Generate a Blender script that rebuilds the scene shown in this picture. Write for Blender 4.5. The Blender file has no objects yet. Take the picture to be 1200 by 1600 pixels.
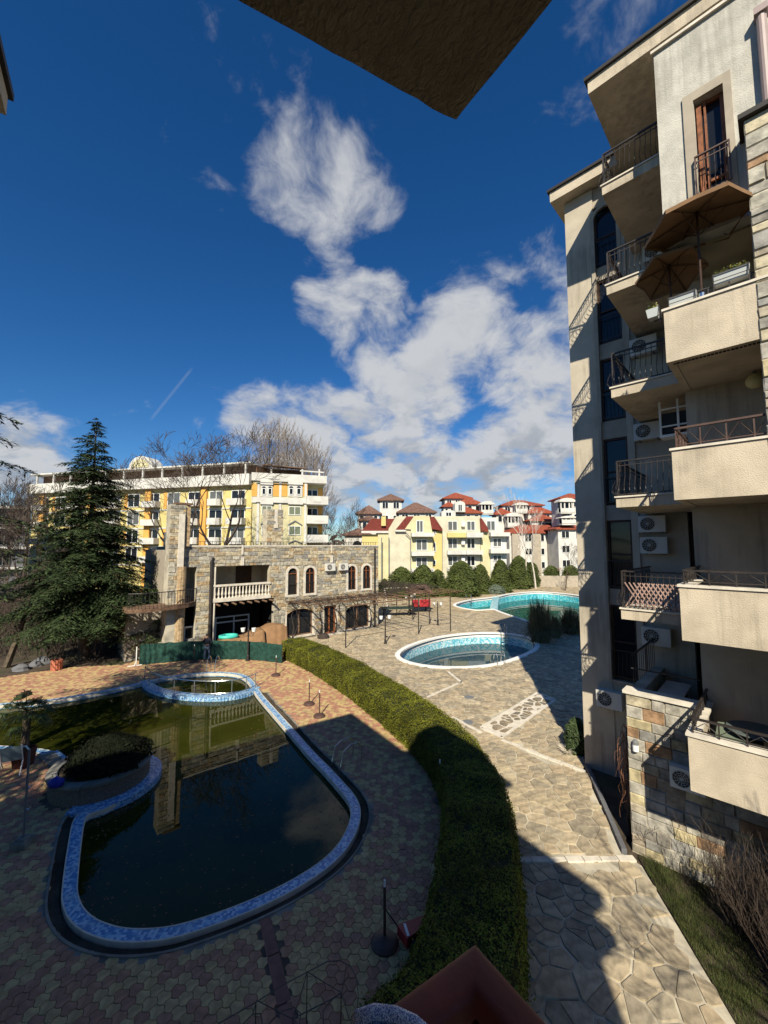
import bpy, bmesh, math, random
from mathutils import Vector, Matrix, noise as mnoise
from mathutils.geometry import delaunay_2d_cdt

R = math.radians
random.seed(7)
scene = bpy.context.scene
C = scene.collection

# ---------------------------------------------------------------- camera
CAM_H, PITCH, FPX = 7.7, R(4.57), 640.0
cam_d = bpy.data.cameras.new("camera")
cam_d.sensor_fit = 'VERTICAL'
cam_d.sensor_height = 36.0
cam_d.sensor_width = 27.0
cam_d.lens = FPX / 1600.0 * 36.0
cam_d.clip_start = 0.05
cam_d.clip_end = 4000
cam = bpy.data.objects.new("camera", cam_d)
C.objects.link(cam)
cam.location = (0, 0, CAM_H)
cam.rotation_euler = (R(90) + PITCH, 0, 0)
scene.camera = cam

# ---------------------------------------------------------------- light
SUN_EL, SUN_AZ = 38.5, 9.0          # shadows run 9 degrees right of straight ahead
SUN_STRENGTH, SKY_STRENGTH, EXPOSURE = 5.0, 0.05, 0.53
sd = bpy.data.lights.new("sun", 'SUN')
sd.energy = SUN_STRENGTH
sd.angle = R(0.5)
sd.color = (1.0, 0.925, 0.75)
sun = bpy.data.objects.new("sun", sd)
C.objects.link(sun)
_d = Vector((math.sin(R(SUN_AZ)) * math.cos(R(SUN_EL)), math.cos(R(SUN_AZ)) * math.cos(R(SUN_EL)), -math.sin(R(SUN_EL))))
sun.rotation_euler = _d.to_track_quat('-Z', 'Y').to_euler()
sun.location = (0, -30, 60)
vs = scene.view_settings
scene.display_settings.display_device = 'sRGB'
vs.view_transform = 'Standard'
vs.look = 'None'
vs.exposure = EXPOSURE
vs.gamma = 1.0
vs.use_curve_mapping = False


def ray(px, py):
    a = (px - 600) / FPX
    b = -(py - 800) / FPX
    return Vector((a, math.cos(PITCH) - b * math.sin(PITCH), math.sin(PITCH) + b * math.cos(PITCH)))


def G(px, py, z=0.0):
    """ground (or level z) point of the place seen at a spot of the photograph"""
    r = ray(px, py)
    t = (z - CAM_H) / r.z
    return Vector((r.x * t, r.y * t, z))


def at(px, py, y):
    r = ray(px, py)
    t = y / r.y
    return Vector((r.x * t, y, CAM_H + r.z * t))


class NT:
    def __init__(s, tree):
        s.t = tree
        s.n = tree.nodes
        s.l = tree.links

    def node(s, typ, **kw):
        n = s.n.new(typ)
        for k, v in kw.items():
            setattr(n, k, v)
        return n

    def put(s, sock, val):
        if isinstance(val, bpy.types.NodeSocket):
            s.l.new(val, sock)
        elif val is not None:
            sock.default_value = val

    def math(s, op, a, b=None, c=None, clamp=False):
        n = s.node('ShaderNodeMath', operation=op, use_clamp=clamp)
        for i, x in enumerate((a, b, c)):
            if x is not None:
                s.put(n.inputs[i], x)
        return n.outputs[0]

    def vmath(s, op, a, b=None):
        n = s.node('ShaderNodeVectorMath', operation=op)
        s.put(n.inputs[0], a)
        if b is not None:
            s.put(n.inputs[3] if op == 'SCALE' else n.inputs[1], b)
        return n.outputs['Value'] if op in ('DOT_PRODUCT', 'LENGTH') else n.outputs[0]

    def noise(s, vec, scale, detail=4, rough=0.55, dist=0.0):
        n = s.node('ShaderNodeTexNoise')
        s.put(n.inputs['Vector'], vec)
        n.inputs['Scale'].default_value = scale
        n.inputs['Detail'].default_value = detail
        n.inputs['Roughness'].default_value = rough
        n.inputs['Distortion'].default_value = dist
        return n.outputs['Fac'] if 'Fac' in n.outputs else n.outputs[0]

    def smooth(s, v, a, b, to0=0.0, to1=1.0):
        n = s.node('ShaderNodeMapRange', interpolation_type='SMOOTHSTEP')
        s.put(n.inputs['Value'], v)
        n.inputs['From Min'].default_value = a
        n.inputs['From Max'].default_value = b
        n.inputs['To Min'].default_value = to0
        n.inputs['To Max'].default_value = to1
        return n.outputs[0]

    def mix(s, fac, a, b, blend='MIX'):
        n = s.node('ShaderNodeMix', data_type='RGBA', blend_type=blend)
        s.put(n.inputs[0], fac)
        s.put(n.inputs[6], a)
        s.put(n.inputs[7], b)
        return n.outputs[2]

    def ramp(s, fac, cols, const=False):
        n = s.node('ShaderNodeValToRGB')
        e = n.color_ramp.elements
        if const:
            n.color_ramp.interpolation = 'CONSTANT'
        while len(e) < len(cols):
            e.new(0.5)
        k = len(cols) if const else max(1, len(cols) - 1)
        for i, c in enumerate(cols):
            e[i].position = i / k
            e[i].color = (*c[:3], 1)
        s.put(n.inputs[0], fac)
        return n.outputs[0]


# ---------------------------------------------------------------- sky
world = bpy.data.worlds.new("World")
scene.world = world
world.use_nodes = True
W = NT(world.node_tree)
W.n.clear()
sky = W.node('ShaderNodeTexSky', sky_type='NISHITA')
sky.sun_disc = False
sky.sun_elevation = R(SUN_EL)
sky.sun_rotation = R(180 + SUN_AZ)
sky.altitude = 600
sky.air_density = 1.0
sky.dust_density = 0.15
sky.ozone_density = 3.0
tc = W.node('ShaderNodeTexCoord')
dirv = W.vmath('NORMALIZE', tc.outputs['Generated'])
hs = W.node('ShaderNodeHueSaturation')
hs.inputs['Saturation'].default_value = 1.3
hs.inputs['Value'].default_value = 1.1
W.l.new(sky.outputs[0], hs.inputs['Color'])
sep = W.node('ShaderNodeSeparateXYZ')
W.l.new(dirv, sep.inputs[0])
zc = W.math('MAXIMUM', sep.outputs[2], 0.0)
den = W.math('ADD', zc, 0.42)
comb = W.node('ShaderNodeCombineXYZ')
W.put(comb.inputs[0], W.math('DIVIDE', sep.outputs[0], den))
W.put(comb.inputs[1], W.math('DIVIDE', sep.outputs[1], den))
plane = comb.outputs[0]
# cloud banks: where they stand in the sky (direction, radius in degrees, weight)
banks = [((500, 285), 7.5, .88), ((560, 305), 5.5, .7), ((455, 400), 4, .5), ((510, 445), 5, .85), ((575, 500), 6.5, 1.0), ((610, 560), 6.5, .95),
         ((660, 610), 8, 1.15), ((730, 500), 6.5, .95), ((770, 470), 5, .8), ((720, 570), 7, .95), ((800, 560), 7, .95), ((850, 600), 7, 1.0), ((860, 470), 8, .55), ((930, 540), 9, .8),
         ((410, 665), 5.5, .95), ((480, 670), 6.5, 1.1), ((560, 665), 5.5, .95), ((640, 705), 5, .9), ((560, 730), 8, 1.1), ((680, 740), 7, 1.1), ((770, 715), 7, 1.15),
         ((850, 690), 6, 1.1), ((640, 765), 6, .9), ((940, 660), 9, 1.0), ((830, 760), 5, .7), ((515, 125), 5, .34), ((400, 185), 3.5, .26), ((590, 185), 3, .2), ((985, 30), 6, .5),
         ((30, 730), 6, .95), ((-90, 730), 8, .9), ((-260, 690), 10, .8), ((1100, 560), 12, .9), ((1350, 640), 12, .9)]
bias = None
for (px, py), rad, wt in banks:
    dv = ray(px, py).normalized()
    dp = W.vmath('DOT_PRODUCT', dirv, tuple(dv))
    s_ = W.smooth(dp, math.cos(R(rad * 1.35)), math.cos(R(rad * 0.2)), 0.0, wt)
    bias = s_ if bias is None else W.math('SMOOTH_MAX', bias, s_, 0.25)
# the rest of the sky carries the same kind of scattered low cloud
behind = W.smooth(sep.outputs[1], 0.25, -0.25)
broad = W.noise(plane, 0.55, 2, 0.5)
rest = W.math('MULTIPLY', behind, W.smooth(broad, 0.6, 0.85, 0.0, 0.8))
bias = W.math('MAXIMUM', bias, rest)
warp = W.node('ShaderNodeTexNoise')
W.l.new(plane, warp.inputs['Vector'])
warp.inputs['Scale'].default_value = 3.2
warp.inputs['Detail'].default_value = 3
wv = W.vmath('SCALE', W.vmath('SUBTRACT', warp.outputs['Color'], (0.5, 0.5, 0.5)), 0.2)
pw = W.vmath('ADD', plane, wv)
n1 = W.noise(pw, 5.6, 12, 0.61)
dens = W.math('ADD', W.math('MULTIPLY', bias, 0.62), W.math('MULTIPLY', W.math('SUBTRACT', n1, 0.5), 1.6))
cover = W.smooth(dens, 0.27, 0.74)
# lit tops, grey undersides: compare with the density a little further up
pu = W.vmath('ADD', dirv, (0, 0, 0.05))
sep2 = W.node('ShaderNodeSeparateXYZ')
W.l.new(pu, sep2.inputs[0])
den2 = W.math('ADD', W.math('MAXIMUM', sep2.outputs[2], 0.0), 0.42)
comb2 = W.node('ShaderNodeCombineXYZ')
W.put(comb2.inputs[0], W.math('DIVIDE', sep2.outputs[0], den2))
W.put(comb2.inputs[1], W.math('DIVIDE', sep2.outputs[1], den2))
n2 = W.noise(W.vmath('ADD', comb2.outputs[0], wv), 5.6, 5, 0.6)
shade = W.smooth(W.math('SUBTRACT', n2, n1), -0.10, 0.12)
lowgrey = W.smooth(sep.outputs[2], 0.42, 0.08)
shade = W.math('MULTIPLY', shade, W.math('MULTIPLY_ADD', lowgrey, 0.74, 0.14))
thick = W.smooth(dens, 0.45, 0.95, 0.55, 1.0)
cl_col = W.mix(W.math('MULTIPLY', shade, thick), (8.4, 8.6, 8.9, 1), (2.6, 3.1, 3.9, 1))
clear = W.mix(1.0, hs.outputs[0], (0.86, 1.09, 1.29, 1), 'MULTIPLY')
final = W.mix(W.math('MULTIPLY', cover, 0.95), clear, cl_col)
# one thin vapour trail high on the left
ta, tb = ray(232, 660).normalized(), ray(303, 572).normalized()
tn = ta.cross(tb).normalized()
tm = (ta + tb).normalized()
half = math.cos(ta.angle(tb) / 2)
tr = W.math('MULTIPLY', W.smooth(W.math('ABSOLUTE', W.vmath('DOT_PRODUCT', dirv, tuple(tn))), 0.0045, 0.0),
            W.smooth(W.vmath('DOT_PRODUCT', dirv, tuple(tm)), half, half + 0.0015))
final = W.mix(W.math('MULTIPLY', tr, 0.13), final, (7.6, 7.8, 8.2, 1))
bg = W.node('ShaderNodeBackground')
bg.inputs['Strength'].default_value = SKY_STRENGTH
W.l.new(final, bg.inputs['Color'])
wo = W.node('ShaderNodeOutputWorld')
W.l.new(bg.outputs[0], wo.inputs['Surface'])
scene.cycles.max_bounces = 6
scene.cycles.diffuse_bounces = 2
scene.cycles.glossy_bounces = 3
scene.cycles.transparent_max_bounces = 8
scene.cycles.caustics_reflective = False
scene.cycles.caustics_refractive = False


# ---------------------------------------------------------------- materials
def mat(name, col=None, rough=0.85, var=0.0, vscale=3.0, bump=0.0, bscale=20.0, bdist=0.02, ramp=None, const=False, metal=0.0, spec=0.3,
        stain=None, streak=0.0):
    """procedural surface; ramp = colours picked at random per piece; var = light/dark mottling; stain = (colour, scale, threshold)"""
    m = bpy.data.materials.new(name)
    m.use_nodes = True
    T = NT(m.node_tree)
    b = T.n['Principled BSDF']
    o = T.node('ShaderNodeTexCoord').outputs['Object']
    if ramp:
        oi = T.node('ShaderNodeObjectInfo').outputs['Random']
        gi = T.node('ShaderNodeNewGeometry').outputs['Random Per Island']
        c = T.ramp(T.math('FRACT', T.math('ADD', oi, gi)), ramp, const)
    else:
        rgb = T.node('ShaderNodeRGB')
        rgb.outputs[0].default_value = (*col, 1)
        c = rgb.outputs[0]
    if var:
        f = T.noise(o, vscale, 6, 0.6)
        k = T.smooth(f, 0.3, 0.7, 1 - var, 1 + var)
        g = T.node('ShaderNodeCombineColor')
        for i in range(3):
            T.l.new(k, g.inputs[i])
        c = T.mix(1.0, c, g.outputs[0], 'MULTIPLY')
    if streak:
        mp = T.node('ShaderNodeMapping')
        T.l.new(o, mp.inputs[0])
        mp.inputs['Scale'].default_value = (5.0, 5.0, .28)
        f = T.math('MULTIPLY', T.noise(mp.outputs[0], 1.0, 5, .7), T.smooth(T.noise(o, .45, 3, .5), .35, .65, .55, 1.0))
        c = T.mix(T.smooth(f, .36, .62, 0, streak), c, (.10, .085, .065, 1))
    if stain:
        f = T.noise(o, stain[1], 5, 0.65)
        c = T.mix(T.smooth(f, stain[2], stain[2] + 0.14, 0, stain[3] if len(stain) > 3 else 0.7), c, (*stain[0], 1))
    T.l.new(c, b.inputs['Base Color'])
    b.inputs['Roughness'].default_value = rough
    b.inputs['Metallic'].default_value = metal
    b.inputs['Specular IOR Level'].default_value = spec
    if bump:
        bn = T.node('ShaderNodeBump')
        bn.inputs['Strength'].default_value = bump
        bn.inputs['Distance'].default_value = bdist
        T.l.new(T.noise(o, bscale, 6, 0.6), bn.inputs['Height'])
        T.l.new(bn.outputs[0], b.inputs['Normal'])
    return m


M = {}
M['soil'] = mat('soil', (.07, .052, .036), .95, .5, .9, .8, 9, .05, stain=((.045, .06, .02), .35, .5))
M['lawn_soil'] = mat('lawn_soil', (.055, .043, .027), .95, .4, 2, .8, 14, .04)
M['mortar'] = mat('mortar', (.45, .40, .31), .95, .3, 1.5, .3, 30, .01)
M['dark_joint'] = mat('dark_joint', (.12, .09, .065), .95, .3, 2)
M['paver'] = mat('paver', None, .9, .22, 5, .35, 60, .006, ramp=[(.44, .305, .145), (.47, .33, .155), (.39, .20, .125), (.46, .32, .16), (.37, .185, .12), (.49, .35, .17), (.41, .215, .13), (.38, .20, .13)], const=True, stain=((.16, .12, .08), .5, .58, .45))
M['flag'] = mat('flag', None, .9, .3, 4.5, .8, 22, .007, ramp=[(.36, .29, .195), (.42, .34, .23), (.32, .26, .18), (.44, .365, .25), (.28, .235, .17), (.39, .305, .20), (.35, .295, .21), (.30, .245, .17), (.40, .325, .215)], const=True, stain=((.24, .19, .12), 2.2, .56, .4))
M['cobble'] = mat('cobble_stone', None, .9, .3, 8, .5, 30, .005, ramp=[(.20, .165, .115), (.26, .21, .15), (.17, .145, .11), (.23, .18, .12)], const=True)
M['pinkstrip'] = mat('pink_concrete', (.22, .11, .085), .9, .2, 4, .2, 60, .004)
M['coping'] = None
M['concrete'] = mat('concrete', (.22, .21, .18), .9, .35, 1.6, .4, 25, .01, stain=((.06, .06, .04), .8, .5))
M['concrete_dark'] = mat('gutter_concrete', (.06, .058, .047), .95, .4, 1.2, .3, 20, .01)
M['plaster'] = mat('cream_plaster', (.47, .41, .325), .95, .12, 1.1, .6, 42, .012, streak=.4)
M['plaster_white'] = mat('roughcast_white', (.50, .475, .42), .95, .14, 2.2, .9, 46, .014, streak=.3)
M['parapet'] = mat('parapet_plaster', (.50, .425, .325), .95, .14, 1.3, .9, 40, .014, streak=.34, stain=((.30, .245, .175), 1.1, .6, .35))
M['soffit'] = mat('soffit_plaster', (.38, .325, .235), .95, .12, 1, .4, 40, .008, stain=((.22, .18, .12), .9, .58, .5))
M['trim'] = mat('grey_trim', (.36, .31, .245), .9, .12, 2, .2, 30, .006)
M['cap'] = mat('cap_stone', (.62, .56, .47), .85, .15, 3, .2, 30, .005)
M['roofedge'] = mat('dark_roof_edge', (.03, .026, .024), .6)
M['iron'] = mat('black_iron', (.028, .022, .02), .5, .3, 8, spec=.5)
M['bronze_iron'] = mat('brown_iron', (.075, .04, .03), .55, .2, 8, spec=.5)
M['wood'] = mat('red_brown_wood', (.21, .075, .03), .5, .35, 9, .2, 40, .004)
M['darkwood'] = mat('dark_wood', (.05, .026, .017), .55, .3, 9)
M['pergwood'] = mat('grey_brown_timber', (.16, .095, .06), .8, .35, 7, .4, 40, .006)
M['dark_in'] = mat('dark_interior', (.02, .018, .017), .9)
M['ac'] = mat('off_white_metal', (.62, .60, .55), .5, .06, 3)
M['acdark'] = mat('black_grille', (.02, .02, .02), .6)
M['white'] = mat('white_paint', (.78, .76, .72), .55, .05, 3)
M['white_metal'] = mat('white_metal', (.75, .75, .73), .35)
M['steel'] = mat('steel', (.6, .6, .58), .22, metal=1.0)
M['grey_metal'] = mat('grey_metal', (.16, .165, .17), .45)
M['stone'] = mat('wall_stone', None, .9, .38, 5, .85, 14, .03, ramp=[(.40, .345, .25), (.30, .27, .215), (.47, .40, .28), (.255, .235, .195), (.36, .33, .27), (.38, .27, .155), (.43, .395, .32), (.34, .265, .17), (.275, .255, .225), (.44, .37, .25)], const=True)
M['stone_slate'] = mat('slate_stone', None, .85, .42, 3.2, .8, 11, .02, ramp=[(.34, .315, .265), (.27, .26, .235), (.40, .345, .24), (.29, .24, .18), (.37, .345, .295), (.42, .355, .215), (.29, .275, .25), (.23, .21, .18), (.36, .33, .28), (.31, .19, .11), (.41, .38, .315), (.31, .29, .25), (.36, .31, .23)], const=True, stain=((.17, .15, .12), 3.5, .6, .5))
M['tarp'] = mat('brown_tarpaulin', (.25, .14, .068), .8, .12, 2, .4, 8, .03)
M['parasol'] = mat('brown_parasol_cloth', (.20, .115, .06), .9, .1, 3)
M['screen'] = mat('green_screen_mesh', (.014, .052, .040), .9, .35, 5, .8, 38, .03)
M['pipe'] = mat('mauve_pipe', (.33, .255, .245), .5, .08, 2)
M['red_rail'] = mat('red_brown_paint', (.17, .032, .018), .6, .25, 6, .25, 70, .003)
M['red'] = mat('red_paint', (.36, .03, .035), .45, .15, 6)
M['bark'] = mat('bark', (.10, .075, .052), .95, .4, 6, .9, 14, .03)
M['twig'] = mat('bare_twig', (.075, .055, .043), .9, .25, 5)
M['twig_pale'] = mat('pale_twig', (.21, .165, .13), .9, .2, 5)
M['birch'] = mat('white_bark', (.5, .45, .4), .85, .3, 6)
M['vine'] = mat('dry_vine', (.05, .038, .031), .9, .3, 6)
M['vine_red'] = mat('dry_creeper', (.26, .12, .065), .9, .3, 6)
M['needle'] = mat('cedar_needles', None, .75, .3, .8, ramp=[(.028, .046, .018), (.048, .072, .027), (.019, .032, .013), (.066, .095, .035), (.036, .056, .022)], spec=.2)
M['hedge'] = mat('hedge_leaf', None, .65, .45, .8, ramp=[(.10, .112, .011), (.135, .14, .013), (.07, .083, .009), (.175, .165, .018), (.115, .12, .012)], spec=.15, stain=((.13, .09, .035), 1.6, .6, .55))
M['hedge_core'] = mat('hedge_core', (.02, .024, .008), .95, .3, 8)
M['thuja'] = mat('thuja_leaf', None, .75, .3, .6, ramp=[(.05, .07, .016), (.075, .095, .02), (.035, .05, .013), (.09, .10, .022)], spec=.25)
M['sage'] = mat('grey_green_leaf', None, .8, .2, 1, ramp=[(.11, .14, .10), (.15, .18, .13), (.08, .105, .08)])
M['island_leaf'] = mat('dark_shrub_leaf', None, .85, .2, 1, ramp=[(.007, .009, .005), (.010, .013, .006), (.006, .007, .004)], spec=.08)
M['palm'] = mat('palm_leaf', None, .6, .2, 2, ramp=[(.03, .05, .016), (.045, .07, .02), (.022, .036, .013)])
M['grass'] = mat('grass_blade', None, .7, .2, 2, ramp=[(.04, .06, .012), (.055, .075, .016), (.085, .08, .03), (.03, .048, .01)])
M['drygrass'] = mat('ornamental_grass', None, .85, .2, 2, ramp=[(.10, .085, .04), (.15, .115, .055), (.07, .07, .03), (.18, .135, .07)])
M['yellow'] = mat('yellow_plaster', (.56, .46, .19), .9, .07, .6, .2, 20, .01)
M['pale_yellow'] = mat('pale_yellow_plaster', (.53, .48, .29), .9, .10, .8, .2, 20, .01, stain=((.36, .32, .2), .7, .62, .5))
M['cream'] = mat('cream_render', (.53, .49, .37), .9, .10, .8, .2, 20, .01, stain=((.36, .32, .23), .7, .62, .5))
M['housewhite'] = mat('white_render', (.56, .54, .50), .9, .12, .7, .2, 20, .01)
M['greywall'] = mat('grey_render', (.13, .13, .14), .9, .1, .5)
M['orange'] = mat('orange_plaster', (.62, .33, .08), .9, .08, .6)
M['tile_dark'] = mat('dark_red_tiles', (.15, .028, .02), .8, .25, 3, .6, 8, .04)
M['tile_brown'] = mat('brown_tiles', (.15, .085, .065), .8, .3, 2, .6, 8, .04)
M['tile_red'] = mat('orange_red_tiles', (.25, .06, .032), .8, .25, 2, .6, 8, .04)
M['blue_bag'] = mat('blue_plastic', (.02, .03, .30), .5, .2, 6, .5, 9, .05)
M['teal'] = mat('turquoise_plastic', (.06, .50, .40), .4)
M['pinkbin'] = mat('salmon_concrete', (.50, .17, .10), .8, .12, 4)
M['boxblue'] = mat('pale_planter_plastic', (.45, .47, .46), .6)
M['globe'] = mat('cream_globe', (.55, .5, .27), .4)
M['lampglass'] = mat('white_lamp_glass', (.8, .8, .78), .25)
M['flower'] = mat('flower_mix', None, .8, ramp=[(.10, .16, .03), (.14, .2, .04), (.6, .5, .15), (.07, .11, .02), (.55, .5, .4)])
M['skin'] = mat('skin', (.42, .24, .17), .6)
M['navy'] = mat('navy_cloth', (.012, .014, .024), .9, .2, 12)
M['jeans'] = mat('blue_denim', (.11, .15, .20), .9, .25, 10)
M['hair'] = mat('dark_hair', (.02, .013, .01), .7)
M['lattice'] = mat('pinkish_brown_lattice', (.36, .24, .20), .8, .2, 5)
M['pebble'] = mat('pebble_wall', (.16, .125, .095), .95, .45, 30, 1.0, 26, .03)


def glass_mat(name, col, rough=0.05):
    m = mat(name, col, rough)
    m.node_tree.nodes['Principled BSDF'].inputs['Specular IOR Level'].default_value = 0.35
    return m


M['pane'] = glass_mat('window_glass', (.012, .014, .018))
M['pane_curtain'] = glass_mat('curtained_glass', (.10, .105, .105), .12)
M['pane_green'] = glass_mat('greenish_blind_glass', (.16, .18, .12), .2)


def mosaic(name, cols, scale):
    m = bpy.data.materials.new(name)
    m.use_nodes = True
    T = NT(m.node_tree)
    b = T.n['Principled BSDF']
    o = T.node('ShaderNodeTexCoord').outputs['Object']
    v = T.node('ShaderNodeTexVoronoi', distance='CHEBYCHEV')
    T.l.new(o, v.inputs['Vector'])
    v.inputs['Scale'].default_value = scale
    v.inputs['Randomness'].default_value = 0.15
    sc = T.node('ShaderNodeSeparateColor')
    T.l.new(v.outputs['Color'], sc.inputs[0])
    c = T.ramp(sc.outputs[0], cols, True)
    f = T.noise(o, 1.6, 4)
    c = T.mix(T.smooth(f, .45, .75, 0, .35), c, (.30, .36, .36, 1))
    T.l.new(c, b.inputs['Base Color'])
    b.inputs['Roughness'].default_value = .3
    return m


M['coping'] = mosaic('blue_mosaic', [(.09, .24, .50), (.16, .36, .60), (.32, .51, .68), (.08, .20, .45), (.46, .60, .72)], 19)
M['mosaic_aqua'] = mosaic('aqua_mosaic', [(.10, .40, .52), (.30, .58, .66), (.52, .70, .74), (.16, .48, .60), (.62, .74, .76)], 9)
M['mosaic_turq'] = mosaic('turquoise_mosaic', [(.05, .42, .50), (.10, .52, .58), (.25, .62, .66), (.04, .34, .46)], 6)


def water_mat(name, deep, shallow, tint, clear, ripple=0.02):
    """murky water: a coloured body seen through a reflecting surface; clear = how much of the basin shows through"""
    m = bpy.data.materials.new(name)
    m.use_nodes = True
    T = NT(m.node_tree)
    T.n.clear()
    o = T.node('ShaderNodeTexCoord').outputs['Object']
    bn = T.node('ShaderNodeBump')
    bn.inputs['Strength'].default_value = ripple
    bn.inputs['Distance'].default_value = 0.05
    T.l.new(T.noise(o, 1.3, 3, .5), bn.inputs['Height'])
    fr = T.node('ShaderNodeFresnel')
    fr.inputs['IOR'].default_value = 1.33
    T.l.new(bn.outputs[0], fr.inputs['Normal'])
    gl = T.node('ShaderNodeBsdfGlossy')
    gl.inputs['Roughness'].default_value = 0.0
    T.l.new(bn.outputs[0], gl.inputs['Normal'])
    df = T.node('ShaderNodeBsdfDiffuse')
    T.l.new(T.mix(T.smooth(T.noise(o, .35, 5, .6), .35, .65), (*deep, 1), (*shallow, 1)), df.inputs['Color'])
    tr = T.node('ShaderNodeBsdfTransparent')
    tr.inputs['Color'].default_value = (*tint, 1)
    body = T.node('ShaderNodeMixShader')
    body.inputs[0].default_value = clear
    T.l.new(df.outputs[0], body.inputs[1])
    T.l.new(tr.outputs[0], body.inputs[2])
    mx = T.node('ShaderNodeMixShader')
    T.l.new(fr.outputs[0], mx.inputs[0])
    T.l.new(body.outputs[0], mx.inputs[1])
    T.l.new(gl.outputs[0], mx.inputs[2])
    out = T.node('ShaderNodeOutputMaterial')
    T.l.new(mx.outputs[0], out.inputs['Surface'])
    return m


M['water_green'] = water_mat('murky_green_water', (.017, .021, .003), (.034, .037, .005), (.2, .25, .1), 0.04, 0.015)
M['water_clear'] = water_mat('pale_pool_water', (.20, .36, .36), (.14, .29, .29), (.78, .92, .92), 0.82, 0.05)
M['water_teal'] = water_mat('teal_pool_water', (.016, .11, .09), (.028, .16, .125), (.3, .62, .56), 0.22, 0.03)


# ---------------------------------------------------------------- mesh helpers
class MB:
    """collects shapes into ONE mesh"""

    def __init__(s):
        s.v, s.f, s.m = [], [], []

    def add(s, vs, fs, mi=0):
        k = len(s.v)
        s.v += [tuple(x) for x in vs]
        s.f += [tuple(i + k for i in f) for f in fs]
        s.m += [mi] * len(fs)
        return s

    def box(s, x0, x1, y0, y1, z0, z1, mi=0):
        return s.add([(x0, y0, z0), (x1, y0, z0), (x1, y1, z0), (x0, y1, z0), (x0, y0, z1), (x1, y0, z1), (x1, y1, z1), (x0, y1, z1)],
                     [(0, 3, 2, 1), (4, 5, 6, 7), (0, 1, 5, 4), (1, 2, 6, 5), (2, 3, 7, 6), (3, 0, 4, 7)], mi)

    def bar(s, p, q, w, h=None, mi=0, up=(0, 0, 1)):
        p, q = Vector(p), Vector(q)
        h = h or w
        d = (q - p).normalized()
        a = d.cross(Vector(up))
        if a.length < 1e-4:
            a = d.cross(Vector((1, 0, 0)))
        a.normalize()
        b = a.cross(d)
        a *= w / 2
        b *= h / 2
        vs = [p - a - b, p + a - b, p + a + b, p - a + b, q - a - b, q + a - b, q + a + b, q - a + b]
        return s.add(vs, [(0, 1, 2, 3), (7, 6, 5, 4), (0, 4, 5, 1), (1, 5, 6, 2), (2, 6, 7, 3), (3, 7, 4, 0)], mi)

    def tube(s, pts, r, n=6, mi=0, caps=True):
        pts = [Vector(p) for p in pts]
        rs = r if isinstance(r, (list, tuple)) else [r] * len(pts)
        k = len(s.v)
        ref = Vector((0, 0, 1))
        for i, p in enumerate(pts):
            d = (pts[min(i + 1, len(pts) - 1)] - pts[max(i - 1, 0)])
            d = d.normalized() if d.length > 1e-9 else Vector((0, 0, 1))
            a = d.cross(ref)
            if a.length < 0.15:
                a = d.cross(Vector((1, 0, 0)))
            a.normalize()
            b = a.cross(d)
            for j in range(n):
                t = 2 * math.pi * j / n
                s.v.append(tuple(p + (a * math.cos(t) + b * math.sin(t)) * rs[i]))
        for i in range(len(pts) - 1):
            for j in range(n):
                a0 = k + i * n + j
                a1 = k + i * n + (j + 1) % n
                s.f.append((a0, a0 + n, a1 + n, a1))
                s.m.append(mi)
        if caps:
            s.f.append(tuple(k + j for j in range(n)))
            s.f.append(tuple(k + (len(pts) - 1) * n + n - 1 - j for j in range(n)))
            s.m += [mi, mi]
        return s

    def prism(s, poly, z0, z1, mi=0, bottom=True):
        n = len(poly)
        vs = [(p[0], p[1], z0) for p in poly] + [(p[0], p[1], z1) for p in poly]
        fs = [tuple(range(n, 2 * n))] + [(i, (i + 1) % n, n + (i + 1) % n, n + i) for i in range(n)]
        if bottom:
            fs.append(tuple(range(n - 1, -1, -1)))
        return s.add(vs, fs, mi)

    def prism_y(s, poly, y0, y1, mi=0):
        """outline in (x, z), extruded along y"""
        n = len(poly)
        vs = [(p[0], y0, p[1]) for p in poly] + [(p[0], y1, p[1]) for p in poly]
        fs = [tuple(range(n)), tuple(range(2 * n - 1, n - 1, -1))] + [(i, n + i, n + (i + 1) % n, (i + 1) % n) for i in range(n)]
        return s.add(vs, fs, mi)

    def lathe(s, prof, n=16, c=(0, 0, 0), mi=0):
        k = len(s.v)
        for r, z in prof:
            for j in range(n):
                t = 2 * math.pi * j / n
                s.v.append((c[0] + r * math.cos(t), c[1] + r * math.sin(t), c[2] + z))
        for i in range(len(prof) - 1):
            for j in range(n):
                a = k + i * n + j
                b = k + i * n + (j + 1) % n
                s.f.append((a, b, b + n, a + n))
                s.m.append(mi)
        s.f.append(tuple(k + n - 1 - j for j in range(n)))
        s.f.append(tuple(k + (len(prof) - 1) * n + j for j in range(n)))
        s.m += [mi, mi]
        return s

    def quad(s, a, b, c, d, mi=0):
        return s.add([a, b, c, d], [(0, 1, 2, 3)], mi)

    def mesh(s, name, mats, smooth=False):
        me = bpy.data.meshes.new(name)
        me.from_pydata(s.v, [], s.f)
        for m_ in (mats if isinstance(mats, (list, tuple)) else [mats]):
            me.materials.append(m_)
        if any(s.m):
            me.polygons.foreach_set('material_index', s.m)
        if smooth:
            me.polygons.foreach_set('use_smooth', [True] * len(me.polygons))
        me.update()
        return me

    def build(s, name, mats, parent=None, smooth=False):
        o = bpy.data.objects.new(name, s.mesh(name, mats, smooth))
        C.objects.link(o)
        if parent:
            o.parent = parent
        return o


def tag(o, label=None, cat=None, group=None, kind=None):
    if label:
        o['label'] = label
    if cat:
        o['category'] = cat
    if group:
        o['group'] = group
    if kind:
        o['kind'] = kind
    return o


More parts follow.
